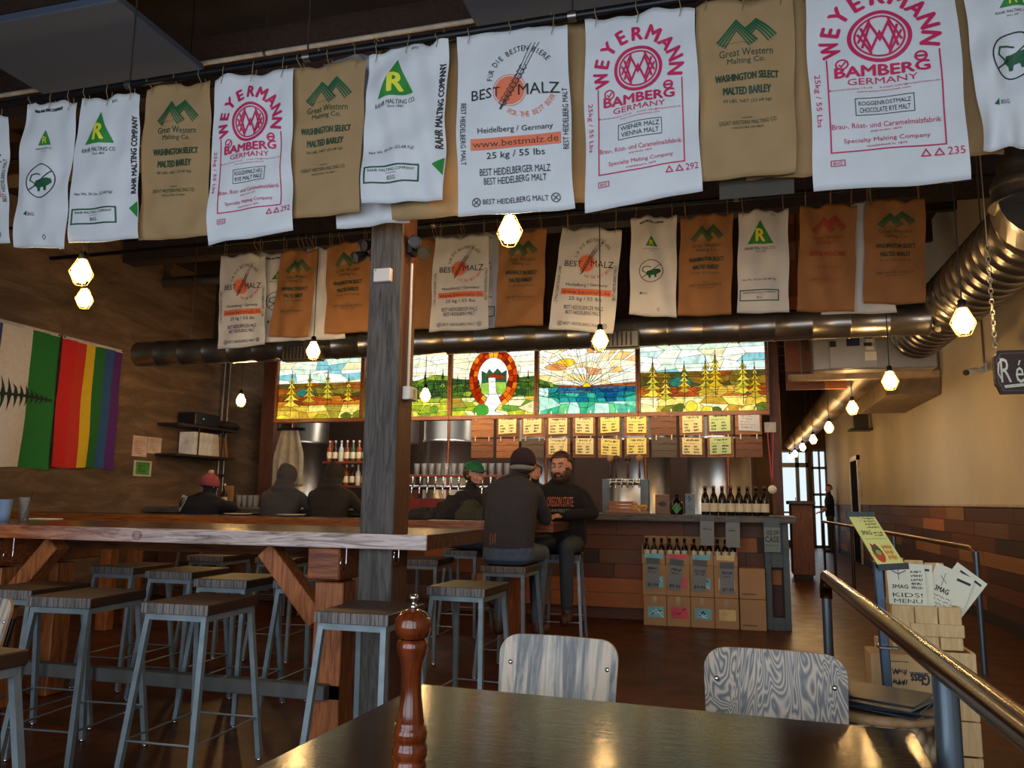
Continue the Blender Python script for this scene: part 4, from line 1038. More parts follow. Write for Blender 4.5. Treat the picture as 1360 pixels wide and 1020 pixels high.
def bottle_proto():
    t = thing('beer_bottle', 'b', 'bottle', (0, 0, 0)); b = MB()
    b.lathe([(.0, 0), (.030, .0), (.031, .01), (.031, .135), (.026, .165), (.0145, .19), (.0135, .232), (.0155, .234), (.0155, .245), (0, .246)], 14); obj('glass_body', b, bottle_m, t, local=True)
    b = MB(); b.lathe([(.0316, .05), (.0318, .055), (.0318, .125), (.0316, .13)], 14); obj('label_band', b, label_m, t, local=True)
    b = MB(); b.lathe([(.0165, .232), (.0165, .247), (.012, .250), (0, .250)], 12); obj('crown_cap', b, blackmetal, t, local=True)
    return t
BOT = bottle_proto(); firstb = True
for i in range(4):
    for r in range(3):
        x0, x1 = xs[i]; dx = .006 * r; z0 = zb[r] + .001; z1 = z0 + hb[r]; y0 = 8.20 + .004 * r
        la = '%s cardboard case of the %s column stacked before the bar' % (rown[r], colr[i])
        t = thing('beer_case', la, 'cardboard box', ((x0 + x1) / 2, 8.33, z0), 'beer cases in front of the bar')
        b = MB(); x0 -= dx * (i < 2); mats = [cardboard]
        if r < 2:
            b.box(x0, y0, z0, x1, y0 + .26, z1, 0, .004); obj('carton', b, mats, t)
            b = MB(); mats = [wraps[i], neck[i], bottle_m]; xm = x0 + .04; xM = x1 - .03; a, c = z0 + .08, z0 + .185
            p = Print(); p.rect(0, 0, 1, 1, wraps[i])
            R = random.Random(i * 3 + r)
            if i != 3:
                for q in range(3): p.line([(R.uniform(0, .3), R.random()), (R.uniform(.4, .6), R.random()), (R.uniform(.7, 1), R.random())], .08, neck[i] if q else bottle_m)
            p.put(b, lambda u, v, kk: (xm + (xM - xm) * u, y0 - .0012 - .0002 * kk, c + (a - c) * v), mats); obj('window_wrap', b, mats, t, recalc=False)
            b = MB(); b.box((x0 + x1) / 2 - .02, y0 - .002, z1 - .075, (x0 + x1) / 2 + .02, y0, z1 - .002); obj('packing_tape', b, M('clear_tape', S(176, 146, 112), .2), t)
        else:
            b.box(x0, y0, z0, x1, y0 + .006, z1); b.box(x0, y0 + .25, z0, x1, y0 + .256, z1 + .17); b.box(x0, y0 + .006, z0, x0 + .006, y0 + .25, z1 + .1); b.box(x1 - .006, y0 + .006, z0, x1, y0 + .25, z1 + .1); b.box(x0 + .006, y0 + .006, z0, x1 - .006, y0 + .25, z0 + .006)
            obj('open_carton', b, mats, t)
            b = MB(); b.box(x0 + .03, y0 - .0015, z0 + .055, x1 - .03, y0, z1 + .004); obj('front_wrap', b, wraps[i], t)
            for q, nm in enumerate(('left', 'middle', 'right')):
                place(BOT, firstb, ((x0 + .038 + q * .075), y0 + .10, z0 + .0065), 0, '%s dark bottle standing in the open %s case on top' % (nm, colr[i]), 'bottles in the open cases'); firstb = False
for r in (0, 1):
    t = thing('beer_case', ('lower' if r == 0 else 'upper') + ' plain cardboard box at the right end of the case stack', 'cardboard box', (.16, 8.33, zb[r] + .001), 'beer cases in front of the bar')
    b = MB(); b.box(.040, 8.204, zb[r] + .001, .284, 8.46, zb[r] + .292, 0, .004); obj('carton', b, cardboard, t)
    b = MB(); b.box(.06, 8.2025, zb[r] + .04, .20, 8.204, zb[r] + .055); obj('printed_line', b, M('faded_brown_ink', S(120, 88, 58)), t)
# price cards
def card(name, label, px, y, rot, head, price, grp, w=.135, h=.30, sc=True):
    q = onY(px[0], px[1], y); c, s_ = cos(radians(rot)), sin(radians(rot))
    T = lambda u, v, dy=0: (q.x + (u - .5) * w * c - (v * h) * s_, y + dy, q.z - v * h * c - (u - .5) * w * s_)
    p = Print(); R = random.Random(int(px[0]))
    p.rect(0, 0, 1, .2, slate_dk)
    if head: p.text(head, .5, .36, .8, .09, ink_black, bold=True)
    elif sc: scribble(p, .15, .26, .9, .42, 1, ink_black, .03, (.9, .99), R)
    scribble(p, .2, .42, .85, .5, 1, ink_black, .02, (.8, .99), R)
    if price: p.text(price, .55, .88, .78, .105, ink_black, bold=True)
    b = MB(); b.add([T(0, 0), T(1, 0), T(1, 1), T(0, 1), T(0, 0, .004), T(1, 0, .004), T(1, 1, .004), T(0, 1, .004)], [(3, 2, 1, 0), (4, 5, 6, 7), (0, 1, 5, 4), (1, 2, 6, 5), (2, 3, 7, 6), (3, 0, 4, 7)])
    mats = [slate]; p.put(b, lambda u, v, k: T(u, v, -.0006 - .00005 * k), mats)
    tag(obj(name, b, mats, recalc=False), label, 'price card', grp)
GC = 'grey cards on the cases and bar edge'
card('price_card', 'grey card priced $5.99 on the blue cases', (867, 741), 8.196, 2, None, '$5.99', GC)
card('price_card', 'grey card priced $8.99 on the red cases', (899, 743), 8.194, 7, None, '$8.99', GC)
card('price_card', 'grey card priced $9.99 on the teal cases', (930, 744), 8.194, 4, 'GOSE', '$9.99', GC)
card('price_card', 'grey card priced $7.99 on the straw-yellow cases', (965, 747), 8.194, 0, None, '$7.99', GC)
card('price_card', 'left one of two unpriced grey cards on the bar edge', (939, 684), 8.192, 1, None, None, GC, sc=False)
card('price_card', 'right one of two unpriced grey cards on the bar edge', (973, 686), 8.192, 1, None, None, GC, sc=False)
q = onY(1018, 686, 8.19); b = MB(); w, h = .15, .34; x0 = q.x - .03
t = thing('case_sign', 'pale green grey sign reading CASE at the end of the bar', 'sign', (x0 + w / 2, 8.19, q.z - h))
b.box(x0, 8.19, q.z - h, x0 + w, 8.196, q.z - .02); mats = [M('pale_sage_card', S(120, 134, 132), .6)]
p = Print(); p.rect(0, 0, 1, .26, M('grey_green_strip', S(72, 82, 84), .5)); p.text('OZ OF', .55, .42, .75, .13, ink_black, bold=True); p.text('CASE', .5, .62, .85, .17, ink_black, bold=True); scribble(p, .1, .75, .9, .85, 1, ink_black, .02, (.9, .99))
p.put(b, lambda u, v, k: (x0 + w * u, 8.189 - .00008 * k, q.z - .02 - (h - .02) * v), mats); obj('card', b, mats, t, recalc=False)
b = MB(); b.box(x0 + .05, 8.196, q.z - .1, x0 + .1, 8.302, q.z - .06); obj('bracket', b, blackmetal, t)
# big bottles on the bar, growler and small things
def big_bottle():
    t = thing('large_bottle', 'b', 'bottle'); b = MB()
    b.lathe([(0, 0), (.039, 0), (.041, .012), (.041, .15), (.034, .19), (.018, .225), (.0155, .265), (.018, .267), (.018, .285), (0, .286)], 18); obj('glass_body', b, bottle_m, t, local=True)
    b = MB(); b.lathe([(.0418, .035), (.042, .04), (.042, .115), (.0418, .12)], 18); obj('body_label', b, label_m, t, local=True)
    b = MB(); b.lathe([(.0418, .120), (.042, .121), (.036, .15), (.0359, .15)], 3); obj('label_point', b, label_m, t, local=True)
    b = MB(); b.lathe([(.019, .268), (.019, .288), (.013, .294), (0, .294)], 14); obj('bottle_cap', b, M('kraft_cap', S(90, 70, 50), .5), t, local=True)
    return t
BB = big_bottle()
for i in range(8):
    q = onZ(937 + i * 11.3, 687, 1.095)
    place(BB, i == 0, (onY(937 + i * 11.3, 680, 8.32).x, 8.32, 1.0955), .3 * i, '%s of eight large labelled bottles lined up on the bar, counted from the growler' % ordn[i], 'large bottles on the bar')
def at_bar(px, y=8.35): return onY(px, 680, y).x
x = at_bar(899); t = thing('growler_jug', 'dark growler jug with a green diamond label on the bar', 'jug', (x, 8.36, 1.0955))
b = MB(); b.lathe([(0, 1.0955), (.062, 1.0955), (.066, 1.11), (.066, 1.20), (.05, 1.24), (.022, 1.262), (.02, 1.29), (.024, 1.292), (.024, 1.305), (0, 1.306)], 22, (x, 8.36, 0)); obj('glass_body', b, bottle_m, t)
b = MB(); p = Print(); p.poly([(0, -.06), (.052, 0), (0, .06), (-.052, 0)], M('leaf_green_label', S(60, 128, 76), .5)); mats = []
p.put(b, lambda u, v, k: (x + u, 8.36 - sqrt(max(0, .0675 ** 2 - u * u)), 1.16 - v), mats, .02); obj('diamond_label', b, mats, t, recalc=False)
b = MB(); b.tube([(x + .02, 8.36, 1.29), (x + .05, 8.36, 1.285), (x + .055, 8.36, 1.255), (x + .04, 8.36, 1.245)], .006, 8); obj('handle', b, bottle_m, t)
x = at_bar(917); t = thing('table_card', 'small slate blue upright card between growler and bottles', 'card', (x, 8.33, 1.0955)); b = MB(); b.box(x - .048, 8.33, 1.0955, x + .048, 8.335, 1.31, 0); mats = [M('slate_blue_card', S(110, 124, 134), .5)]
p = Print(); scribble(p, .3, .1, .75, .4, 3, ink_black, .03); scribble(p, .15, .55, .85, .8, 3, M('faint_grey_ink', S(80, 92, 102)), .02); p.put(b, lambda u, v, k: (x - .048 + .096 * u, 8.3296 - .00005 * k, 1.31 - .2145 * v), mats); obj('card', b, mats, t, recalc=False)
b = MB(); b.beam((x, 8.335, 1.27), (x, 8.40, 1.0975), .05, .003); obj('prop_leg', b, slate_dk, t)
x = at_bar(880, 8.5); t = thing('sign_board', 'dark wooden plaque with an oval emblem leaning on the bar', 'plaque', (x, 8.5, 1.0955)); b = MB(); b.box(x - .075, 8.50, 1.0955, x + .075, 8.52, 1.30, 0, .004); obj('board', b, wood('plaque_wood', S(110, 72, 44), S(146, 100, 62), (1.2, 12, 12)), t)
b = MB(); b.prism([(.045 * cos(k * pi / 10), .025 * sin(k * pi / 10)) for k in range(20)], lambda u, v: (x + u, 8.499, 1.20 + v), (0, -.002, 0)); obj('oval_emblem', b, black, t)
x = at_bar(833); t = thing('cutting_board', 'long wooden tray piled with sliced bread on the bar', 'tray', (x, 8.38, 1.0955)); b = MB(); b.box(x - .22, 8.28, 1.0955, x + .22, 8.5, 1.125, 0, .006); obj('board', b, wood('tray_wood', S(120, 84, 60), S(170, 124, 92), (1, 12, 12)), t)
t2 = thing('wooden_crate', 'low wooden crate standing behind the taps on the bar', 'crate', (x - .07, 8.46, 1.126)); b = MB()
for k in range(3): b.box(x - .2, 8.42, 1.126 + k * .034, x + .05, 8.43, 1.156 + k * .034, 0, .002); b.box(x - .2, 8.49, 1.126 + k * .034, x + .05, 8.5, 1.156 + k * .034, 0, .002)
for xx in (x - .2, x + .038): b.box(xx, 8.43, 1.126, xx + .012, 8.49, 1.226)
obj('slats', b, wood('crate_orange', S(150, 88, 44), S(190, 124, 70), (1, 12, 12)), t2)
R = random.Random(4)
for k in range(9):
    cx, cz, cy = x + .08 + (k % 4) * .036 + R.uniform(-.01, .01), 1.126 + .018 + (k // 4) * .030, 8.33 + R.uniform(-.01, .02)
    b = MB(); m_ = Matrix.Rotation(R.uniform(-.5, .5), 3, 'Y'); b.ell((cx, cy, cz), .026, .030, .018, 12, 8, 0, m_)
    tag(obj('bread_roll', b, M('bread_crust', S(214, 158, 88), .7, 0, .2, 30)), 'small golden bread roll in the pile on the bar tray', 'bread', 'bread pile on the bar tray')
# tap tower with six faucets
xa, xb_ = at_bar(806, 8.6), at_bar(857, 8.6); t = thing('tap_tower', 'grey box-frame tap tower with six faucets on the bar', 'tap tower', ((xa + xb_) / 2, 8.6, 1.0955))
for xx in (xa, xb_):
    b = MB(); b.box(xx - .045, 8.56, 1.0955, xx + .045, 8.66, 1.46, 0, .005); obj('upright', b, M('grey_zinc_box', S(92, 98, 98), .45, .4), t)
b = MB(); b.tube([(xa, 8.61, 1.43), (xb_, 8.61, 1.43)], .035, 14); obj('cross_pipe', b, chrome, t)
for k in range(6):
    xx = xa + .05 + (xb_ - xa - .10) * k / 5; b = MB(); b.tube([(xx, 8.58, 1.44), (xx, 8.52, 1.44), (xx, 8.505, 1.40), (xx, 8.50, 1.37)], .010, 8); b.tube([(xx, 8.545, 1.44), (xx, 8.545, 1.47)], .008, 8); f = obj('faucet', b, chrome, t)
    if k in (0, 1, 3, 5):
        b = MB(); b.lathe([(.010, 1.468), (.014, 1.50), (.010, 1.60), (.012, 1.66), (0, 1.662)], 10, (xx, 8.545, 0)); h_ = obj('tap_handle', b, M('dark_handle_wood', S(76, 40, 22), .4), f)
        b = MB(); b.lathe([(0, -.01), (.034, -.01), (.036, 0), (.034, .01), (0, .01)], 18, (xx, 8.545, 1.685), 0, Matrix.Rotation(pi / 2, 3, 'X')); obj('handle_disc', b, M('light_turned_disc', S(190, 140, 80), .4) if k in (0, 5) else M('dark_disc', S(80, 46, 30), .4), f)

# ---------------------------------------------------------------- behind the bar: tanks, shelves, glasses
steel_tank = M('brushed_steel_tank', S(186, 182, 176), .33, 1.0, .05, 3, bmp=.02)
for i, (px, y, r, la) in enumerate(((398, 10.6, .42, 'steel brewing tank behind the bar, below the leftmost glass panel'), (520, 10.9, .40, 'steel brewing tank behind the bar, hidden mostly by the post'), (598, 10.6, .38, 'steel brewing tank behind the bar, just left of the first wooden board'), (724, 10.8, .42, 'steel brewing tank behind the bar and the bearded man'), (850, 10.7, .40, 'steel brewing tank behind the bar, seen beside the taps'), (954, 10.6, .40, 'steel brewing tank behind the row of large bottles'))):
    x = onY(px, 600, y).x; t = thing('brewing_tank', la, 'tank', (x, y, 0), 'brewing tanks')
    b = MB(); b.lathe([(.04, .35), (r, .85), (r, .9), (r + .012, .91), (r + .012, .95), (r, .96), (r, 2.0), (r + .012, 2.01), (r + .012, 2.05), (r, 2.06), (r, 2.7), (r * .8, 2.85), (.1, 2.95), (.1, 3.02), (0, 3.02)], 40, (x, y, 0)); obj('vessel', b, steel_tank, t)
    for k in range(3):
        a = 2 * pi * k / 3 + .5; b = MB(); b.tube([(x + r * .8 * cos(a), y + r * .8 * sin(a), 0), (x + r * .8 * cos(a), y + r * .8 * sin(a), .9)], .03, 10); obj('leg', b, steel_tank, t)
    b = MB(); b.tube([(x + .12, y - r - .03, .9), (x + .12, y - r - .03, 2.8)], .02, 8); b.tube([(x + .12, y - r - .03, 1.9), (x + .12, y - r + .05, 1.9)], .012, 6); obj('pipe', b, M('copper_pipe', S(150, 90, 60), .3, .9), t)
pint_m = glassy('clear_pint_glass', (.95, .95, .94, 1), .06, .22, .10)
def pint():
    t = thing('pint_glass', 'g', 'glass'); b = MB()
    b.lathe([(.0, 0), (.030, 0), (.034, .06), (.041, .148), (.0425, .15), (.0395, .148), (.029, .012), (0, .012)], 14); obj('glass_body', b, pint_m, t, local=True); return t
PG = pint(); fg = True
xs0, xs1 = onY(548, 630, 9.6).x, onY(700, 630, 9.6).x; zs = onY(600, 631, 9.6).z
shelf_w = wood('reddish_shelf', S(96, 40, 24), S(140, 66, 38), (1, 12, 12), .45)
t = thing('back_bar_shelf', 'reddish wooden shelf behind the bar carrying pint glasses', 'shelf', ((xs0 + xs1) / 2, 9.6, zs - .08))
b = MB(); b.box(xs0, 9.5, zs - .03, xs1, 9.72, zs, 0, .004); obj('shelf_board', b, shelf_w, t)
b = MB(); b.box(xs0, 9.5, zs - .50, xs1, 9.72, zs - .47, 0, .004); obj('lower_board', b, shelf_w, t)
for x in (xs0 + .02, (xs0 + xs1) / 2, xs1 - .02): b = MB(); b.box(x - .02, 9.55, 0, x + .02, 9.7, zs - .03); obj('support_leg', b, shelf_w, t)
n = 15
for i in range(n):
    x = xs0 + .06 + (xs1 - xs0 - .12) * i / (n - 1)
    place(PG, fg, (x, 9.60, zs + .0005), 0, 'upright pint glass in the row on the reddish back bar shelf', 'pint glasses on the back bar shelf'); fg = False
# chrome faucets below
t = thing('tap_rail', 'long chrome beer tap rail under the pint glass shelf', 'tap rail', ((xs0 + xs1) / 2, 9.45, zs - .25))
b = MB(); b.tube([(xs0, 9.47, zs - .16), (xs1 - .3, 9.47, zs - .16)], .03, 12); b.box(xs0, 9.47, zs - .19, xs0 + .06, 9.56, zs - .03); b.box(xs1 - .36, 9.47, zs - .19, xs1 - .3, 9.56, zs - .03); obj('rail', b, chrome, t)
for i in range(11):
    x = xs0 + .08 + (xs1 - xs0 - .5) * i / 10; b = MB(); b.tube([(x, 9.45, zs - .16), (x, 9.40, zs - .16), (x, 9.38, zs - .24)], .010, 8); b.lathe([(.009, zs - .16), (.014, zs - .10), (.012, zs - .03), (0, zs - .03)], 8, (x, 9.42, 0)); obj('faucet', b, chrome, t)
b = MB(); b.box(xs0, 9.49, zs - .47, xs1, 9.5, zs - .30, 0); tag(obj('red_panel', b, M('deep_red_panel', S(120, 34, 26), .5)), 'deep red panel below the chrome tap rail', 'panel')
# bottle shelves left of the post
bx0, bx1 = onY(432, 610, 9.7).x, onY(498, 610, 9.7).x
t = thing('liquor_shelf', 'two-tier shelf crowded with bottles left of the post', 'shelf', ((bx0 + bx1) / 2, 9.7, 0)); zz = [onY(460, 613, 9.7).z, onY(460, 645, 9.7).z]
for z in zz: b = MB(); b.box(bx0, 9.62, z - .03, bx1, 9.85, z, 0, .004); obj('shelf_board', b, shelf_w, t)
for x in (bx0, bx1 - .03): b = MB(); b.box(x, 9.8, 0, x + .03, 9.86, zz[0] + .3); obj('upright', b, shelf_w, t)
lm = [M('liquor_' + n, S(*c), .15, 0, .1, bmp=0) for n, c in (('amber', (140, 70, 30)), ('clear', (190, 196, 190)), ('green', (60, 84, 50)), ('dark', (46, 28, 20)), ('red', (130, 40, 30)))]
def liquor(m):
    t = thing('liquor_bottle', 'b', 'bottle'); b = MB(); b.lathe([(0, 0), (.034, 0), (.036, .01), (.036, .15), (.03, .18), (.013, .205), (.012, .26), (0, .262)], 12); obj('glass_body', b, m, t, local=True)
    b = MB(); b.lathe([(.0364, .04), (.0367, .045), (.0367, .12), (.0364, .125)], 12); obj('label_band', b, label_m, t, local=True)
    b = MB(); b.lathe([(.014, .25), (.014, .285), (0, .286)], 10); obj('stopper', b, M('pale_stopper', S(200, 190, 176), .4), t, local=True); return t
LQ = [liquor(m) for m in lm]; used = set()
for tier, z in enumerate(zz):
    for i in range(8):
        k = (i * 3 + tier) % 5; x = bx0 + .06 + (bx1 - bx0 - .12) * i / 7
        place(LQ[k], k not in used, (x, 9.70, z + .0005), 0, '%s liquor bottle on the %s tier of the crowded shelf, %s from the left' % (['amber', 'clear', 'green', 'dark', 'red'][k], ('upper', 'lower')[tier], ordn[i]), 'liquor bottles left of the post'); used.add(k)
# white aprons hanging at the left, bar end column with medals
x = onY(385, 590, 9.45).x; t = thing('hanging_apron', 'off-white aprons hanging on hooks below the leftmost glass panel', 'apron', (x, 9.45, 1.3)); b = MB(); z1 = onY(385, 572, 9.45).z
vs = []; fs = []
for j in range(13):
    for i in range(17):
        u, v = i / 16, j / 12; w = (.13 + .10 * min(1, v * 2.2)); vs.append((x + (u - .5) * 2 * w, 9.43 + .03 * sin(u * 19) * (.3 + v), z1 - .75 * v))
for j in range(12):
    for i in range(16): fs.append((j * 17 + i, j * 17 + i + 1, (j + 1) * 17 + i + 1, (j + 1) * 17 + i))
b.add(vs, fs, 0, True); o = obj('apron_cloth', b, M('canvas_white', S(160, 150, 130), .85), t); o.modifiers.new('thick', 'SOLIDIFY').thickness = .006
b = MB(); b.box(x - .2, 9.44, z1, x + .2, 9.49, z1 + .04); obj('hook_rail', b, black, t)
for q in (-.12, .0, .12): b = MB(); b.tube([(x + q, 9.45, z1 + .02), (x + q, 9.40, z1 + .01), (x + q, 9.40, z1 + .05)], .006, 6); obj('hook', b, black, t)
b = MB(); b.box(x - .2, 9.47, z1 + .01, x - .17, 9.50, z1 + .03); b.box(x - .2, 9.44, z1 + .04, x - .19, 9.46, 3.4); obj('strap', b, black, t)
q = onY(1024, 600, 8.99); t = thing('medal_ribbon', 'red ribbon with a round white medal on the end column', 'medal', (q.x, 8.98, 1.3)); zt = onY(1024, 573, 8.98).z; zm = onY(1024, 650, 8.98).z
for d in (-.03, .03): b = MB(); b.beam((q.x + d, 8.985, zt), (q.x, 8.985, zm + .03), .014, .002, 0, (0, 1, 0)); obj('ribbon', b, M('red_ribbon', S(170, 30, 40), .5), t)
b = MB(); b.lathe([(0, -.005), (.045, -.005), (.045, .005), (0, .005)], 24, (q.x, 8.98, zm), 0, Matrix.Rotation(pi / 2, 3, 'X')); obj('medal', b, M('white_medal', S(220, 216, 200), .4), t)
b = MB(); b.box(q.x - .06, 8.975, zt - .01, q.x + .06, 8.999, zt + .10); obj('white_plate', b, M('pale_plate', S(190, 180, 170), .5), t)
# things on the bar at the left, near the person in the pink hat
for i, px in enumerate((314, 321, 329, 336)):
    x = onY(px, 670, 8.4).x; place(PG, False, (x, 8.45, 1.0955), 0, 'empty glass on the bar, %s of four right of the pink hat' % ordn[i], 'glasses on the bar by the pink hat')
x = onY(297, 670, 8.42).x; place(LQ[3], False, (x, 8.42, 1.0955), 0, 'dark bottle with pale label on the bar beside the pink hat', 'bottles on the bar by the pink hat')
x = onY(303, 660, 8.6).x; t = thing('menu_holder', 'tan upright menu card on the bar behind the dark bottle', 'menu', (x, 8.6, 1.0955)); b = MB(); b.box(x - .07, 8.6, 1.0955, x + .07, 8.61, 1.36, 0, .002); obj('card', b, M('tan_card', S(170, 130, 84), .7), t)

# ---------------------------------------------------------------- communal tables
tx0, tx1, ty0, ty1, tz = -6.9, -1.412, 3.57, 4.47, 1.05
slab_top = wood('dark_table_top', S(54, 30, 18), S(104, 62, 34), (1.0, 12, 12), .22, 3, .8)
t = thing('communal_table', 'long bar-height timber table with a thick pale-edged slab, built around the post', 'table', (-4.2, 4.02, 0))
b = MB(); z0 = .978
def slab(b, x0, y0, x1, y1):
    b.box(x0, y0, z0, x1, y1, tz)
slab(b, tx0, ty0 + .012, tx1, 3.640); slab(b, tx0, 3.640, -1.805, 3.845); slab(b, -1.615, 3.640, tx1, 3.845); slab(b, tx0, 3.845, tx1, ty1)
obj('tabletop', b, slab_top, t)
b = MB(); b.box(tx0, ty0, z0, tx1, ty0 + .012, tz + .0005, 0, .003); obj('front_edge', b, slab_edge, t)
b = MB(); p = Print(); p.ring(0, 0, .028, .005, M('burnt_brand', S(60, 40, 30))); p.ring(0, 0, .02, .004, MATS['burnt_brand'], ry=.012); mats = []; q = onY(182, 711, ty0)
p.put(b, lambda u, v, k: (q.x + u, ty0 - .0008 - .0002 * k, 1.012 - v * .75), mats); obj('burnt_mark', b, mats, t, recalc=False)
for lx, s_ in ((-1.98, -1), (-4.16, 1)):
    for y in (3.76, 4.16): b = MB(); b.box(lx - .08, y - .07, 0, lx + .08, y + .07, .80, 0, .006); obj('leg', b, redwood, t)
    b = MB(); b.box(lx - .09, 3.62, .815, lx + .09, 4.42, .977, 0, .008); obj('cross_beam', b, fir_x, t)
    b = MB(); b.beam((lx + s_ * .08, 3.76, .60), (lx + s_ * .40, 3.76, .95), .10, .10, 0, (0, 1, 0), .005); obj('brace', b, redwood, t)
b = MB(); b.box(-6.85, 3.99, .90, -1.85, 4.05, .977); obj('apron_beam', b, slab_top, t)
b = MB(); b.box(-4.12, 3.69, .235, -1.9, 3.755 - .065, .30); b.box(-4.12, 3.625, .24, -1.95, 3.688, .31, 0, .004); obj('foot_rail', b, M('grey_foot_rail', S(88, 86, 82), .6, 0, .15), t)
def hook(b, x, y, z): b.tube([(x, y, z)] + [(x, y - .03 + .03 * cos(a), z - .03 - .03 * sin(a)) for a in [pi * k / 8 * 1.3 for k in range(9)]], .004, 6)
for q in ((458, 745), (14, 735), (528, 737)):
    c = onY(*q, 3.60); b = MB(); hook(b, c.x, 3.615, c.z + .02); b.tube([(c.x, 3.615, c.z + .015), (c.x, 3.615, .98)], .004, 6); obj('bag_hook', b, chrome, t)
t = thing('communal_table', 'farther bar-height timber table with an orange-brown front edge', 'table', (-3.9, 6.4, 0)); b = MB(); rx1, ry0, ry1 = -1.345, 6.05, 6.66
b.box(-6.9, ry0 + .012, .978, rx1, ry1, 1.05, 0, .003); obj('tabletop', b, slab_top, t)
b = MB()
for xa, xb in ((-6.9, -4.36), (-4.355, rx1)): b.box(xa, ry0, .976, xb, ry0 + .0115, 1.052, 0, .003)
obj('front_edge', b, rear_edge, t)
for lx in (-5.6, -3.2, -1.75):
    for y in (6.2, 6.52): b = MB(); b.box(lx - .06, y - .05, 0, lx + .06, y + .05, .86, 0, .005); obj('leg', b, redwood, t)
    b = MB(); b.box(lx - .07, 6.12, .86, lx + .07, 6.60, .976, 0, .006); obj('cross_beam', b, fir_x, t)

# ---------------------------------------------------------------- stools
def make_stool():
    t = thing('bar_stool', 's', 'stool'); hx, hy, H = .165, .20, .76
    b = MB(); b.box(-hx, -hy + .006, H - .045, hx, hy, H, 0, .004); obj('seat', b, seat_wood, t, local=True)
    b = MB(); b.box(-hx, -hy, H - .045, hx, -hy + .006, H - .0005, 0, .002); obj('seat_edge', b, seat_edge, t, local=True)
    b = MB()
    for y in (-hy + .025, hy - .025): b.box(-hx + .012, y - .012, H - .072, hx - .012, y + .012, H - .046)
    for x in (-hx + .022, hx - .022): b.box(x - .011, -hy + .03, H - .072, x + .011, hy - .03, H - .046)
    obj('seat_frame', b, steel, t, local=True); ft = []
    for sx in (-1, 1):
        for sy in (-1, 1):
            p1 = Vector((sx * (hx - .025), sy * (hy - .025), H - .06)); p0 = Vector((sx * (hx + .012), sy * (hy + .062), .012)); b = MB(); b.beam(p0, p1, .024, .024, 0, (0, 1, 0)); lg = obj('leg', b, steel, t, local=True)
            b = MB(); b.lathe([(.010, 0), (.014, .002), (.014, .010), (.006, .014), (.006, .02)], 10, (p0.x, p0.y, 0)); obj('foot_glide', b, chrome, lg, local=True)
            f = .27; ft.append(p0.lerp(p1, f))
    for i, j in ((0, 2), (1, 3), (0, 1), (2, 3)): b = MB(); b.tube([ft[i], ft[j]], .0055, 6); obj('foot_rung', b, rung_m, t, local=True)
    return t
ST = make_stool()
STOOLS = [ # centre x, front y, turn, label
    (-2.98, 2.99, .08, 'front row bar stool below the left diagonal table brace'), (-2.345, 2.985, .03, 'front row bar stool in the middle, tallest in view'),
    (-1.505, 2.995, 0, 'front row bar stool in front of the right timber table leg'), (-3.46, 3.14, .05, 'bar stool at the left edge, seat half behind another stool'),
    (-1.416, 4.035, -.05, 'bar stool standing free just beyond the right end of the long table'), (-2.80, 3.93, .05, 'bar stool under the long table between the two table legs, nearer one'),
    (-3.38, 4.23, .03, 'bar stool under the long table, left of the nearer tucked stool'), (-3.93, 4.37, .02, 'bar stool under the long table right beside the left brace'),
    (-2.345, 4.02, .02, 'bar stool tucked behind the right diagonal brace'), (-2.36, 5.78, .02, 'bar stool before the far table, seen right of the post'),
    (-1.56, 5.43, -.04, 'bar stool that the man in the beanie sits on'), (-2.42, 6.95, 0, 'bar stool on the far side of the far table under the green cap'),
    (-1.46, 6.82, .1, 'bar stool that the bearded man sits on'), (-4.02, 5.45, 0, 'bar stool before the far table, well left of the post'),
    (-3.42, 5.47, .04, 'bar stool before the far table, nearer to the post'), (-2.225, 1.59, -.05, 'bar stool cut by the left edge, closest to the viewer'),
    (-4.75, 7.62, 0, 'bar stool at the bar under the grey hooded person'), (-4.22, 7.62, 0, 'bar stool at the bar under the dark hooded person'), (-5.82, 7.62, 0, 'bar stool at the bar under the person in the pink hat')]
for i, (x, y, rz, la) in enumerate(STOOLS): place(ST, i == 0, (x, y + .2, 0), rz, la, 'steel bar stools with dark wooden seats')

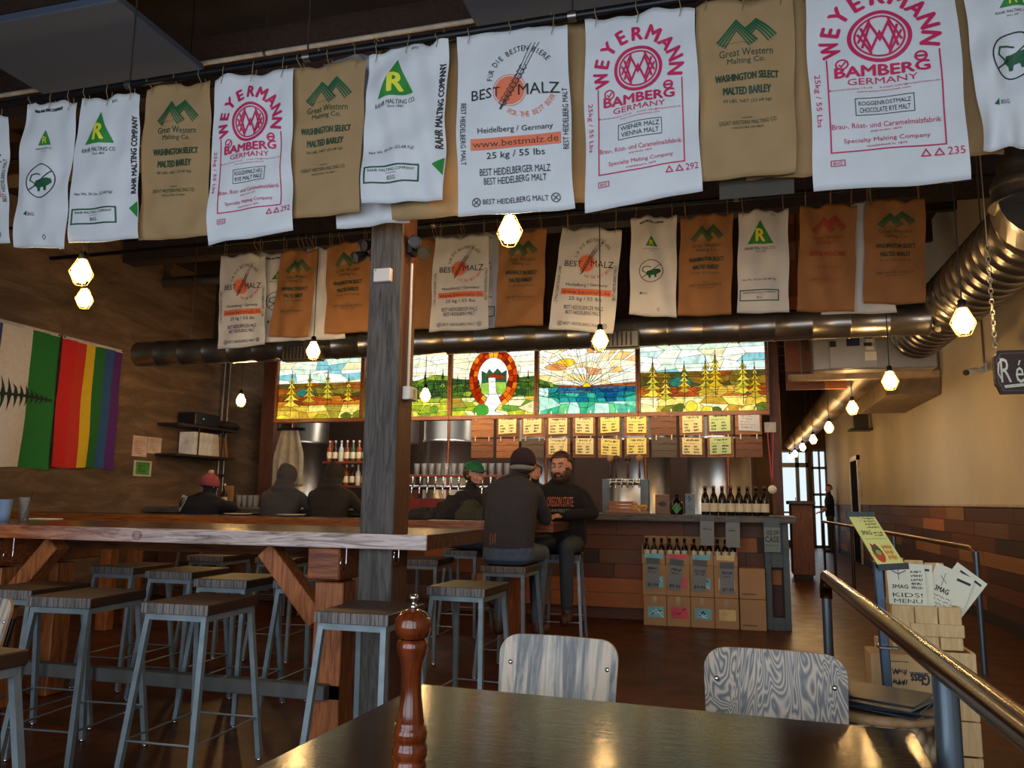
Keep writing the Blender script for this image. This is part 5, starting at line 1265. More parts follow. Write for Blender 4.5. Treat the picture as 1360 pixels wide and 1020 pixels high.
# ---------------------------------------------------------------- plywood chairs
def rr(w, h, r, n=6):
    pts = []
    for cx, cz, a0 in ((w / 2 - r, h - r, 0), (-w / 2 + r, h - r, 90)):
        for k in range(n + 1): a = radians(a0 + 90 * k / n); pts.append((cx + r * cos(a), cz + r * sin(a)))
    return [(w / 2 - .012, 0)] + pts + [(-w / 2 + .012, 0)]
def make_chair(mat, label, loc, rz, w=.37, top=.83):
    t = thing('plywood_chair', label, 'chair'); L = dict(local=True)
    out = rr(w, .28, .055); n = len(out); zb_ = top - .28
    def sh(u, v, d=0): x = u * w / 2; return (x, -.035 * (u * u) + .035 + d + .10 * (v - 0), zb_ + v * .28)
    # curved back shell from a grid clipped to the rounded outline
    b = MB(); N, Mv = 24, 18; vs = []; fs = []
    def half(v):
        z = v * .28; r = .055; ww = w / 2 - .012 * (1 - v)
        if z > .28 - r: ww -= r - sqrt(max(0, r * r - (z - (.28 - r)) ** 2))
        return ww
    for d in (0, -.011):
        for j in range(Mv + 1):
            v = 1 - (1 - j / Mv) ** 1.5
            for i in range(N + 1):
                x = (2 * i / N - 1) * half(v); vs.append((x, .03 * (x / (w / 2)) ** 2 * -1 + .06 * v + d, zb_ + .28 * v))
    m_ = (N + 1) * (Mv + 1)
    for j in range(Mv):
        for i in range(N):
            a = j * (N + 1) + i; fs.append((a, a + 1, a + N + 2, a + N + 1)); fs.append((m_ + a, m_ + a + N + 1, m_ + a + N + 2, m_ + a + 1))
    ring = [i for i in range(N + 1)] + [j * (N + 1) + N for j in range(1, Mv + 1)] + [Mv * (N + 1) + i for i in range(N - 1, -1, -1)] + [j * (N + 1) for j in range(Mv - 1, 0, -1)]
    k = len(ring); e = [(ring[i], m_ + ring[i], m_ + ring[(i + 1) % k], ring[(i + 1) % k]) for i in range(k)]
    b.add(vs, fs, 0, True); b.add([vs[i] for i in range(2 * m_)], e, 1); bk = obj('backrest', b, [mat, M('ply_edge', S(150, 112, 76), .6)], t, **L)
    for x in (-w / 2 + .035, w / 2 - .035):
        for z in (.07, .20):
            b = MB(); y = -.03 * (x / (w / 2)) ** 2 + .06 * z / .28 - .011; b.lathe([(0, -.001), (.008, 0), (.005, .003), (0, .004)], 10, (x, y, zb_ + z), 0, Matrix.Rotation(pi / 2, 3, 'X')); obj('bolt', b, blackmetal if z < .1 else chrome, bk, **L)
    b = MB(); vs = []; fs = []; n2 = 14
    for d in (0, -.012):
        for j in range(n2 + 1):
            for i in range(n2 + 1):
                u, v = 2 * i / n2 - 1, j / n2; q = .19 * (1 - .12 * abs(2 * v - 1) ** 4); vs.append((u * q, -.02 - .40 * v, .45 + d - .015 * (1 - u * u) - .02 * max(0, v - .8) ** 2 * 25))
    m_ = (n2 + 1) ** 2
    for j in range(n2):
        for i in range(n2):
            a = j * (n2 + 1) + i; fs.append((a, a + 1, a + n2 + 2, a + n2 + 1)); fs.append((m_ + a, m_ + a + n2 + 1, m_ + a + n2 + 2, m_ + a + 1))
    ring = list(range(n2 + 1)) + [j * (n2 + 1) + n2 for j in range(1, n2 + 1)] + [n2 * (n2 + 1) + i for i in range(n2 - 1, -1, -1)] + [j * (n2 + 1) for j in range(n2 - 1, 0, -1)]
    k = len(ring); fs += [(ring[i], m_ + ring[i], m_ + ring[(i + 1) % k], ring[(i + 1) % k]) for i in range(k)]
    b.add(vs, fs, 0, True); obj('seat', b, mat, t, **L)
    for s_ in (-1, 1):
        x = s_ * .165; b = MB(); b.tube([(x, .06, .0), (x, .012, .43), (x, -.010, zb_ - .01), (x, .038, zb_ + .21)], .010, 8); obj('rear_leg', b, blackmetal, t, **L)
        b = MB(); b.tube([(x, -.40, .0), (x, -.37, .432), (x, 0, .430)], .011, 8); obj('front_leg', b, blackmetal, t, **L)
    b = MB(); b.tube([(-.165, .04, .15), (.165, .04, .15)], .008, 8); obj('stretcher', b, blackmetal, t, **L)
    t.location = loc; t.rotation_euler = (0, 0, rz); return t
make_chair(ply_a, 'grey-washed plywood chair with straight light grain, beyond the dark table', (-.515, 2.37, 0), radians(-4), top=.815)
make_chair(ply_b, 'dark plywood chair with swirling grain by the near handrail', (.093, 2.29, 0), radians(-4), top=.825)
make_chair(ply_a, 'plywood chair showing only its back edge at the left picture edge', (-2.80, 2.44, 0), radians(-8), top=.825)

# ---------------------------------------------------------------- near table and pepper mill
P0, P1 = Vector((-.80, 2.02, 0)), Vector((.362, 1.952, 0)); ex = (P1 - P0).normalized(); ey = Vector((-ex.y, ex.x, 0)); rzt = atan2(ex.y, ex.x)
mt = Matrix.Translation((P0.x, P0.y, 0)) @ Matrix.Rotation(rzt, 4, 'Z'); TW, TD = (P1 - P0).length, .80
t = thing('dining_table', 'dark varnished wooden table closest to the viewer, reflecting the bulbs', 'table', (P0 + ex * TW / 2 - ey * TD / 2))
b = MB(); b.box(0, -TD, .71, TW, 0, .74, 0, .003, mt); obj('tabletop', b, dark_wood_x, t)
for x in (.18, TW - .18):
    b = MB(); b.box(x - .03, -TD / 2 - .03, .03, x + .03, -TD / 2 + .03, .70, 0, .004, mt); obj('pedestal', b, blackmetal, t)
    b = MB(); b.box(x - .03, -TD + .1, 0, x + .03, -.1, .03, 0, .004, mt); b.box(x - .03, -TD + .15, .69, x + .03, -.15, .71, 0, 0, mt); obj('foot_bar', b, blackmetal, t)
c = onZ(543, 1026, .74); t = thing('pepper_mill', 'tall turned cherry-wood pepper mill on the near table', 'pepper mill', (c.x, c.y, .7402))
b = MB(); prof = [(0, 0), (.030, 0), (.031, .004), (.030, .016), (.027, .019), (.0305, .024), (.0315, .032), (.0305, .040), (.026, .044), (.029, .048), (.0305, .056), (.029, .064), (.024, .068), (.0245, .074), (.0215, .090), (.0185, .112), (.0175, .13), (.0185, .15), (.022, .165), (.0265, .175), (.028, .182), (.027, .190), (.0225, .194)]
b.lathe([(r * 1.02, z * 1.18) for r, z in prof], 36, (c.x, c.y, .7402)); obj('mill_body', b, mill_wood, t)
b = MB(); zz_ = .194 * 1.18; b.lathe([(.020, 0), (.0275, .004), (.0325, .014), (.0335, .024), (.031, .036), (.023, .047), (.010, .053), (0, .054)], 36, (c.x, c.y, .7402 + zz_)); hd = obj('mill_head', b, mill_wood, t)
b = MB(); b.lathe([(.007, 0), (.007, .006), (.004, .008), (.004, .014), (.008, .016), (.009, .021), (.006, .025), (0, .025)], 18, (c.x, c.y, .7402 + zz_ + .053)); obj('finial', b, chrome, hd)

# ---------------------------------------------------------------- handrails
t = thing('handrail', 'brass-coloured handrail on grey posts, sloping past the near table', 'handrail', (.40, 2.6, 0))
b = MB(); R_ = .027; b.tube([(.395, 3.90, .80), (.395, 3.90, .86)] + [(.395, 3.90 - .05 * sin(a), .85 + .05 * (1 - cos(a)) + 0) for a in (.5, 1.0, 1.57)] + [(.395, 2.8, .90), (.397, 1.8, .90), (.40, .9, .90)], R_, 18); obj('rail', b, trim_m, t)
for y in (3.90, 1.80, .95): b = MB(); b.tube([(.396, y, 0), (.396, y, .885)], .024 if y < 2 else .021, 16); b.lathe([(.045, 0), (.045, .008), (.025, .012)], 16, (.396, y, 0)); obj('post', b, railpost, t)
t = thing('handrail', 'long brown handrail beside the plank wall, leading down the hall', 'handrail', (1.70, 11, 0))
rx = lambda y: 1.75 - (y - 6.9) * .020
b = MB(); b.tube([(rx(6.75), 6.75, .80), (rx(6.76), 6.78, .87), (rx(6.82), 6.85, .90), (rx(9), 9, .905), (rx(15.6), 15.6, .905)], .023, 12); obj('rail', b, M('brown_handrail', S(104, 66, 42), .35, .5), t)
for y in (6.75, 9.6, 12.4, 14.2, 15.5): b = MB(); b.tube([(rx(y), y, 0), (rx(y), y, .88)], .022, 10); obj('post', b, railpost if y < 10 else M('dark_rail_post', S(58, 44, 36), .4, .5), t)

# ---------------------------------------------------------------- crates, menu stand and basket by the rail
def crate(b, x0, y0, z0, x1, y1, z1, n, vert, m=0):
    for k in range(n):
        if vert: xa, xb = x0 + (x1 - x0) * k / n + .002, x0 + (x1 - x0) * (k + 1) / n - .002; b.box(xa, y0, z0, xb, y0 + .012, z1, m, .002); b.box(xa, y1 - .012, z0, xb, y1, z1, m, .002)
        else: za, zb2 = z0 + (z1 - z0) * k / n + .002, z0 + (z1 - z0) * (k + 1) / n - .002; b.box(x0, y0, za, x1, y0 + .012, zb2, m, .002); b.box(x0, y1 - .012, za, x1, y1, zb2, m, .002)
    for xx in (x0, x1 - .014): b.box(xx, y0 + .013, z0, xx + .014, y1 - .013, z1, m, .002)
    b.box(x0 + .015, y0 + .013, z0, x1 - .015, y1 - .013, z0 + .012, m)
CY = 3.20; a0, a1 = onY(1180, 748, CY).x, onY(1273, 748, CY).x
t = thing('wooden_crate', 'pale pine crate with a cross batten, standing on end as a menu stand', 'crate', ((a0 + a1) / 2, CY + .12, .70)); zt = onY(1225, 805, CY).z; zbm = onY(1225, 862, CY).z
b = MB(); crate(b, a0, CY, zbm, a1, CY + .24, zt, 3, True); obj('slats', b, pine, t)
b = MB(); zc = onY(1225, 836, CY).z; b.box(a0 + .06, CY - .012, zc - .022, a1 + .002, CY - .0005, zc + .022, 0, .002); obj('batten', b, pine, t)
b = MB(); zk = onY(1225, 746, CY).z
for k in range(3): xa = a0 + .02 + (a1 - a0 - .02) * k / 3; b.box(xa + .001, CY + .20, zt + .001, xa + (a1 - a0 - .02) / 3 - .003, CY + .212, zk - .008 * k, 0, .002)
obj('back_slats', b, pine, t)
t = thing('wooden_crate', 'pine crate in the middle of the stack, below the menu crate', 'crate', ((a0 + a1) / 2, CY + .12, .36)); b = MB(); crate(b, a0 - .02, CY - .02, .365, a1 + .03, CY + .28, zbm - .002, 3, False); obj('slats', b, pine, t)
t = thing('wooden_crate', 'pine crate on the floor under the crate stack', 'crate', ((a0 + a1) / 2, CY + .12, 0)); b = MB(); crate(b, a0 - .03, CY - .03, .001, a1 + .03, CY + .29, .363, 3, True); obj('slats', b, pine, t)
q0, q1 = onY(1150, 860, 3.12), onY(1232, 938, 3.12); t = thing('cardboard_box', 'cardboard box with upside-down lettering leaning before the crates', 'cardboard box', ((q0.x + q1.x) / 2, 3.1, .45)); b = MB(); bx_m = M('pale_card', S(190, 152, 104), .8, 0, .06)
zt2, zb2 = q0.z, q1.z; b.box(q0.x, 3.02, zb2, q1.x, 3.16, zt2, 0, .004); b.box(q0.x - .01, 3.012, zb2 - .10, q1.x + .01, 3.165, zb2 - .001, 0, .004); mats = [bx_m]
p = Print(); p.text('Glass', .80, .42, .30, .20, ink_black, 180, True); p.rect(.62, .30, .95, .315, ink_black); scribble(p, .35, .22, .62, .75, 3, ink_black, .02, (.9, .99)); p.rect(.3, .12, .62, .135, ink_black)
p.put(b, lambda u, v, k: (q0.x + (q1.x - q0.x) * u, 3.0195 - .00006 * k, zt2 + (zb2 - zt2) * v), mats); obj('carton', b, mats, t, recalc=False)
t['_z'] = 0; del t['_z']
b = MB(); crate(b, q0.x, 3.0, .001, q1.x, 3.16, zb2 - .102, 3, False); t = thing('wooden_crate', 'pine crate under the lettered cardboard box', 'crate', ((q0.x + q1.x) / 2, 3.08, 0)); obj('slats', b, pine, t)
# kids menus and leaflets standing in the crate
def sheet(label, c, w, h, roll, yaw, arts, grp, mat=paper, n=1):
    mw = Matrix.Translation(c) @ Matrix.Rotation(yaw, 4, 'Z') @ Matrix.Rotation(roll, 4, 'Y') @ Matrix.Rotation(radians(-8), 4, 'X'); b = MB(); b.box(-w / 2, 0, 0, w / 2, .0012 * n, h, 0, 0, mw); mats = [mat]
    p = Print(); arts(p); p.put(b, lambda u, v, k: mw @ Vector(((u - .5) * w, -.0004 - .00005 * k, h * (1 - v))), mats)
    return tag(obj('paper_menu', b, mats, recalc=False), label, 'menu', grp)
fade = M('grey_print', S(110, 108, 104))
def art_kids(p):
    p.text('KIDS!', .5, .545, .78, .075, ink_black); p.text('MENU', .5, .65, .74, .07, ink_black); p.text('3MAG', .32, .40, .42, .065, ink_black, bold=True); p.line([(.12, .12), (.3, .18), (.5, .12)], .02, fade); p.line([(.3, .08), (.3, .28)], .02, fade); scribble(p, .62, .1, .95, .45, 5, ink_black, .014, (.8, .95))
def art_leaf(p): p.text('3MAG', .35, .45, .35, .10, ink_black, bold=True); p.rect(.6, .12, .95, .17, ink_black); scribble(p, .1, .55, .9, .9, 5, fade, .012, (.7, .95)); p.line([(.2, .2), (.4, .3)], .014, fade); p.line([(.3, .12), (.3, .38)], .014, fade)
def art_blank(p): p.rect(.2, .08, .9, .12, ink_black)
k0 = onY(1206, 806, 3.25); sheet('white sheet reading KIDS! MENU standing in the pine crate', (k0.x, CY + .03, zt - .06), .128, .205, 0, 0, art_kids, 'papers in the pine crate', n=3)
sheet('narrow white sheet just behind the KIDS! MENU', (k0.x + .035, CY + .045, zt - .06), .105, .205, .03, 0, art_blank, 'papers in the pine crate')
k1 = onY(1245, 806, 3.25); sheet('tilted white leaflet at the right side of the pine crate', (k1.x, CY + .06, zt - .05), .135, .19, .42, 0, art_leaf, 'papers in the pine crate', n=4)
sheet('white leaflet tucked behind the tilted one', (k1.x + .012, CY + .08, zt - .04), .12, .20, .68, 0, art_blank, 'papers in the pine crate')
# tilted yellow menu on a post
MY = 2.93; c0, c1, c2, c3 = (onY(1126, 684, MY + .10), onY(1160, 684, MY + .10), onY(1203, 752, MY - .04), onY(1168, 754, MY - .04)); t = thing('menu_stand', 'slim blue-grey post holding a tilted yellow menu', 'menu stand', (onY(1180, 920, MY).x, MY, 0))
pb0, pb1 = onY(1177, 905, MY), onY(1165, 745, MY); pb0.z = 0; b = MB(); b.beam((pb1.x + .025, MY, 0), (pb1.x, MY, pb1.z), .028, .028, 0, (0, 1, 0), .003); obj('post', b, M('blue_grey_post', S(66, 80, 98), .4, .5), t)
b = MB(); b.lathe([(.06, 0), (.06, .01), (.03, .02)], 24, (pb1.x + .025, MY, 0)); obj('base', b, blackmetal, t)
b = MB(); zz2 = onY(1174, 859, MY).z; b.box(pb1.x - .014, MY - .022, zz2 - .006, pb1.x + .05, MY + .022, zz2 + .006, 0, .003); obj('clamp', b, chrome, t)
b = MB(); nrm = (c1 - c0).cross(c3 - c0).normalized()
if nrm.y > 0: nrm = -nrm
def quad(u, v, k=0): return (c0 * (1 - u) + c1 * u) * (1 - v) + (c3 * (1 - u) + c2 * u) * v + nrm * (.0012 + .00006 * k)
b.add([quad(0, 0), quad(1, 0), quad(1, 1), quad(0, 1)] + [quad(*q) - nrm * .006 for q in ((0, 0), (1, 0), (1, 1), (0, 1))], [(0, 1, 2, 3), (7, 6, 5, 4), (0, 4, 5, 1), (1, 5, 6, 2), (2, 6, 7, 3), (3, 7, 4, 0)]); mats = [M('yellow_menu_paper', S(220, 210, 124), .6, 0, .04)]
p = Print(); dk = M('brown_print', S(90, 80, 40)); scribble(p, .12, .04, .4, .16, 2, dk, .02, (.9, .99)); scribble(p, .45, .05, .95, .28, 4, dk, .016, (.8, .99)); p.text('3MAG', .3, .36, .38, .08, dk, bold=True); scribble(p, .55, .34, .95, .44, 2, dk, .014, (.8, .99)); p.rect(.1, .48, .92, .486, dk)
p.disc(.28, .76, .19, M('menu_red', S(186, 66, 44)), 30, .16); p.disc(.28, .70, .17, M('menu_dark_green', S(70, 84, 50)), 30, .09); p.disc(.3, .74, .10, M('menu_olive', S(150, 150, 80)), 20, .05); p.poly([(.14, .65), (.16, .56), (.24, .6), (.34, .57), (.42, .64)], M('menu_brown', S(130, 60, 40))); scribble(p, .55, .6, .92, .88, 3, M('menu_orange', S(200, 130, 60)), .03, (.85, .99))
p.put(b, lambda u, v, k: quad(u, v, k + 1), mats); obj('menu_sheet', b, mats, t, recalc=False)
b = MB(); b.beam(quad(-.04, .0) , quad(1.04, .0), .012, .02); obj('clip_bar', b, black, t); b = MB(); b.beam(quad(-.04, 1.0), quad(1.1, 1.0), .012, .02); b.beam(quad(.0, .95) - nrm * .007, (pb1.x, MY, pb1.z), .012, .012); obj('lower_bar', b, black, t)
# round basket with a pile of dark menus
bq = onY(1186, 935, 2.42); t = thing('basket', 'round pebbled wicker basket next to the near handrail post', 'basket', (bq.x - .03, 2.50, 0)); bx, by = bq.x - .03, 2.50
def pebble_mat():
    m, nt, p = nodes('pebbled_wicker'); v = nt.nodes.new('ShaderNodeTexVoronoi'); v.inputs['Scale'].default_value = 26; nt.links.new(tex(nt, (1, 1, .8)), v.inputs['Vector'])
    nt.links.new(ramp(nt, v.outputs['Distance'], [(.1, S(196, 172, 136)), (.6, S(70, 50, 34))]), p.inputs['Base Color']); p.inputs['Roughness'].default_value = .7; bump(nt, p, v.outputs['Distance'], .6, .02); p.inputs['Normal'].links[0].from_node.invert = True; return m
b = MB(); zr_ = onY(1186, 946, 2.45).z; b.lathe([(0, .001), (.13, .001), (.15, .02), (.165, .3), (.165, zr_ - .03), (.17, zr_), (.15, zr_), (.14, .3), (.12, .04), (0, .04)], 40, (bx, by, 0)); obj('basket_body', b, pebble_mat(), t)
b = MB(); b.lathe([(.166, zr_ - .012), (.176, zr_ - .008), (.176, zr_ + .006), (.16, zr_ + .012), (.12, zr_ + .004), (0, zr_ + .004)], 40, (bx, by, 0)); obj('lid', b, M('wicker_rim', S(150, 116, 80), .7, 0, .3, 40), t)
R = random.Random(8)
for k in range(7):
    mw = Matrix.Translation((bx - .005 + R.uniform(-.02, .02), by - .02 + R.uniform(-.02, .02), zr_ + .0125 + .0042 * k)) @ Matrix.Rotation(R.uniform(-.5, .1) - .2, 4, 'Z'); b = MB(); b.box(-.135, -.10, 0, .135, .10, .0036, 0, .001, mw); b.box(-.133, -.098, .0007, .1355, .1005, .0029, 1, 0, mw)
    tag(obj('menu_booklet', b, [M('charcoal_cover', S(46, 50, 56), .5), M('grey_pages', S(120, 120, 120), .7)]), 'dark booklet in the pile on the basket, %s from the bottom' % ordn[k], 'menu', 'dark booklets piled on the basket')

# ---------------------------------------------------------------- hanging sign, camera, wall things
SY = 4.25; s0, s1 = onY(1319, 466, SY), onY(1420, 521, SY); t = thing('hanging_sign', 'dark wooden sign with white script hung from a chain at the right edge', 'sign', ((s0.x + s1.x) / 2, SY, s1.z)); w, h = s1.x - s0.x, s0.z - s1.z
o_ = [(.06, 0), (.03, .12), (0, .14), (0, .78), (.03, .84), (.07, 1), (.93, 1), (.97, .84), (1, .78), (1, .14), (.97, .12), (.94, 0)]; b = MB(); b.prism([(u, 1 - v) for u, v in o_], lambda u, v: (s0.x + w * u, SY, s1.z + h * v), (0, .03, 0)); obj('board', b, wood('sign_brown', S(44, 22, 14), S(66, 36, 24), (1, 12, 12), .5), t)
p = Print(); wt = M('sign_white', S(226, 218, 200), .5); p.line([(u * .92 + .04, v * .86 + .07) for u, v in o_], .012, M('sign_line', S(120, 96, 76)), True)
p.text('R', .155, .46, .15, .56, wt); p.text('é', .345, .50, .11, .52, wt); p.line([(.085, .66), (.045, .52), (.06, .30), (.11, .20)], .022, wt); p.line([(.12, .84), (.42, .80)], .07, wt); p.poly([(.40, .70), (.47, .80), (.41, .92)], wt)
b = MB(); mats = []; p.put(b, lambda u, v, k: (s0.x + w * u, SY - .002 - .0001 * k, s0.z - h * v), mats); obj('lettering', b, mats, t, recalc=False)
def chain(b, p0, p1, L=.035, r=.010, th=.0022):
    p0, p1 = Vector(p0), Vector(p1); d = p1 - p0; n = int(d.length / (L * .78)); d.normalize(); sd = Vector((1, 0, 0)); fw = Vector((0, 1, 0))
    for i in range(n):
        c = p0 + d * ((i + .5) * L * .78); a = sd if i % 2 else fw; b.tube([c + d * (L / 2 * sin(t_)) + a * (r * cos(t_)) for t_ in [2 * pi * k / 10 for k in range(10)]], th, 5, closed=True)
for xx in (s0.x + .015, s1.x - .015): b = MB(); zc2 = onY(1322, 320, SY).z; chain(b, (xx, SY + .015, s0.z - .01), (xx, SY + .015, zc2)); b.tube([(xx, SY + .015, zc2 - .01), (xx, SY + .015, ZC)], .003, 6); obj('chain', b, M('pale_chain', S(190, 176, 150), .35, .7), t)
q = onY(1287, 495, 7.4); t = thing('security_camera', 'small white security camera on the beige wall', 'security camera', (XR, 7.9, q.z)); cy = 10.6; q = onX(1290, 494, XR - .16)
b = MB(); b.beam((q.x - .07, q.y - .10, q.z - .02), (q.x + .05, q.y + .06, q.z + .02), .075, .07, 0, (0, 0, 1), .012); obj('camera_body', b, M('camera_white', S(206, 204, 200), .4), t)
b = MB(); b.tube([(q.x - .07, q.y - .10, q.z - .02), (q.x - .082, q.y - .116, q.z - .024)], .03, 14); obj('lens', b, black, t); b = MB(); b.tube([(q.x + .05, q.y + .06, q.z + .02), (XR - .01, q.y + .08, q.z + .05)], .014, 8); b.box(XR - .02, q.y + .03, q.z, XR, q.y + .13, q.z + .1, 0, .003); obj('bracket', b, MATS['camera_white'], t)
t = thing('wall_conduit', 'thin dark conduit running down the beige wall by the camera', 'conduit', (XR - .01, q.y - .1, q.z)); b = MB(); b.tube([(XR - .012, q.y + .08, q.z + .1), (XR - .012, q.y + .08, 3.6)], .010, 8); obj('pipe', b, M('beige_conduit', S(120, 100, 74), .6), t)
q = onX(1146, 570, XR - .15); t = thing('wall_lamp', 'dark projector shelf bracket high on the wall down the hall', 'bracket', (XR, q.y, q.z)); b = MB(); b.box(XR - .4, q.y - .2, q.z - .03, XR, q.y + .2, q.z); obj('shelf_plate', b, black, t); b = MB(); b.box(XR - .3, q.y - .12, q.z + .001, XR - .06, q.y + .12, q.z + .28, 0, .01); obj('device', b, M('dark_device', S(60, 50, 40), .4), t)
# white box, conduit and spot lights on the post
q0, q1 = onY(498, 358, 3.63), onY(520, 374, 3.63); t = thing('sensor_box', 'small white box fixed high on the grey post', 'sensor', ((q0.x + q1.x) / 2, 3.63, q1.z)); b = MB(); b.box(q0.x, 3.612, q1.z, q1.x, 3.6445, q0.z, 0, .004); obj('housing', b, M('white_plastic', S(214, 206, 196), .4, 0, .03), t); b = MB(); b.box(q0.x + .01, 3.611, q0.z - .014, q0.x + .016, 3.612, q0.z - .008); obj('indicator', b, black, t)
q0, q1 = onX(533, 511, -1.605), onX(546, 533, -1.605); zc = (q0.z + q1.z) / 2; t = thing('wall_switch', 'white switch box with its conduit on the side of the post', 'switch', (-1.60, 3.76, q1.z)); b = MB(); b.box(-1.6195, 3.70, q1.z, -1.575, 3.80, q0.z, 0, .004); obj('switch_box', b, MATS['white_plastic'], t)
b = MB(); b.tube([(-1.608, 3.75, q0.z - .002), (-1.608, 3.75, onX(541, 345, -1.605).z)], .008, 8); obj('conduit', b, MATS['white_plastic'], t); b = MB(); b.box(-1.575, 3.73, zc - .02, -1.571, 3.77, zc + .02); obj('rocker', b, chrome, t)
for la, x, s_ in (('pair of black emergency spot lights on the left side of the post', -1.80, -1), ('pair of black emergency spot lights on the right side of the post', -1.62, 1)):
    qz = onY(545, 332, 3.74).z; t = thing('spot_light', la, 'spot light', (x, 3.74, qz)); b = MB(); b.box(x, 3.70, qz - .03, x + s_ * .03, 3.78, qz + .03, 0, .004); obj('mount', b, black, t)
    for k, (dx, dz, ax) in enumerate(((.05, .03, (-.3 if s_ < 0 else .2, -.9, -.3)), (.09, -.03, (.5 * s_, -.7, -.4)))):
        d = Vector(ax).normalized(); r = d.to_track_quat('Z', 'Y').to_matrix(); c = Vector((x + s_ * dx, 3.70, qz + dz)); b = MB(); b.lathe([(0, -.05), (.018, -.05), (.026, -.02), (.034, .03), (.034, .034), (.030, .034), (.028, .028)], 18, c, 0, r); hd = obj('lamp_head', b, black, t)
        b = MB(); b.lathe([(0, .024), (.029, .027)], 18, c, 0, r); obj('lens', b, M('spot_lens', S(140, 140, 140), .15, .3, .05), hd); b = MB(); b.tube([(x + s_ * .02, 3.74, qz), c - d * .03], .008, 6); obj('arm', b, black, hd)
# flags
def flag(label, pts, stripes, tree=False):
    y0, y1 = onX(*pts[0], XL).y, onX(*pts[1], XL).y; zt_, zb_ = onX(*pts[0], XL).z, onX(*pts[2], XL).z; t = thing('hanging_flag', label, 'flag', (XL + .04, (y0 + y1) / 2, zb_)); b = MB(); n, m_ = 36, 26; mats = [s for s, _ in stripes]; vs = []
    def F(u, v): return Vector((XL + .035 + .018 * sin(u * 11 + v * 2.5) * (.25 + v) + .012 * sin(v * 9 + u * 3) * v, y0 + (y1 - y0) * (u - .03 * v * sin(3 * v) * (1 - u)), zt_ + (zb_ - zt_) * v - .012 * sin(u * 7) * v))
    for j in range(m_ + 1):
        for i in range(n + 1): vs.append(F(i / n, j / m_))
    fs = {}
    for j in range(m_):
        for i in range(n):
            u = (i + .5) / n; k = 0; acc = 0
            for k, (_, wd) in enumerate(stripes):
                acc += wd
                if u < acc: break
            fs.setdefault(k, []).append((j * (n + 1) + i, (j + 1) * (n + 1) + i, (j + 1) * (n + 1) + i + 1, j * (n + 1) + i + 1))
    o = len(b.v); b.v += vs
    for k, ff in fs.items():
        for f in ff: b.f.append(list(f)); b.mi.append(k); b.sm.append(True)
    if tree:
        p = Print(); R = random.Random(3); g = M('dark_fir_green', S(24, 44, 30), .8)
        p.rect(.02, .48, .97, .50, g)
        for k in range(15):
            x = .94 - k * .062; L = .03 + .012 * k
            for s_ in (-1, 1): p.poly([(x, .485), (x - .02, .49 + s_ * L * .5), (x - .055 + R.uniform(-.015, .015), .49 + s_ * L * R.uniform(.8, 1.1)), (x - .04, .49 + s_ * L * .4), (x - .05, .49)], g)
        p.put(b, lambda u, v, k: F(u, v) + Vector((.004, 0, 0)), mats, .05)
    o = obj('flag_cloth', b, mats, t, recalc=False); b = MB(); b.beam(F(0, 0) + Vector((0, 0, .012)), F(1, 0) + Vector((0, 0, .012)), .006, .035); obj('heading_band', b, M('white_canvas', S(200, 190, 176), .8), t)
    for u in (.02, .98): b = MB(); e = F(u, 0); b.tube([(XL - .01, e.y, e.z + .012), (e.x + .015, e.y, e.z + .012)], .008, 8); obj('grommet_nail', b, blackmetal, t)
C = lambda n, *c: M('cloth_' + n, S(*c), .85, 0, .06, 20)
flag('rainbow striped flag hanging on the left wall', ((80, 449), (160, 468), (155, 624)), [(C('red', 214, 30, 34), .22), (C('scarlet', 206, 50, 34), .16), (C('yellow', 224, 184, 30), .16), (C('green', 30, 106, 44), .16), (C('blue', 40, 84, 140), .16), (C('purple', 84, 30, 110), .14)])
flag('blue, white and green flag with a dark fir tree on the left wall', ((-42, 418), (77, 447), (70, 624)), [(C('navy', 50, 66, 130), .34), (C('white', 214, 204, 194), .34), (C('emerald', 34, 120, 50), .32)], True)
def wall_paper(label, pts, mat, border=None):
    y0, y1, z1, z0 = onX(*pts[0], XL).y, onX(*pts[1], XL).y, onX(*pts[0], XL).z, onX(*pts[1], XL).z; b = MB(); b.box(XL + .0005, y0, z0, XL + .004, y1, z1); mats = [mat]; p = Print()
    if border: p.rect(.12, .1, .88, .9, border); scribble(p, .25, .25, .75, .75, 3, M('dark_leaf_ink', S(40, 90, 30)), .03)
    else: scribble(p, .1, .08, .9, .9, 7, M('pale_ink', S(150, 120, 104)), .02)
    p.put(b, lambda u, v, k: (XL + .0045 + .00006 * k, y0 + (y1 - y0) * u, z1 + (z0 - z1) * v), mats); tag(obj('wall_notice', b, mats, recalc=False), label, 'paper')
wall_paper('larger pinkish paper on the concrete wall right of the rainbow flag', ((177, 578), (194, 607)), M('pink_paper', S(206, 176, 160), .7)); wall_paper('smaller pinkish paper on the wall, closer to the shelves', ((197, 580), (213, 603)), MATS['pink_paper']); wall_paper('pale framed green notice below the two pinkish papers', ((178, 611), (200, 633)), M('notice_border', S(190, 190, 160), .6), M('notice_green', S(76, 140, 50), .6))
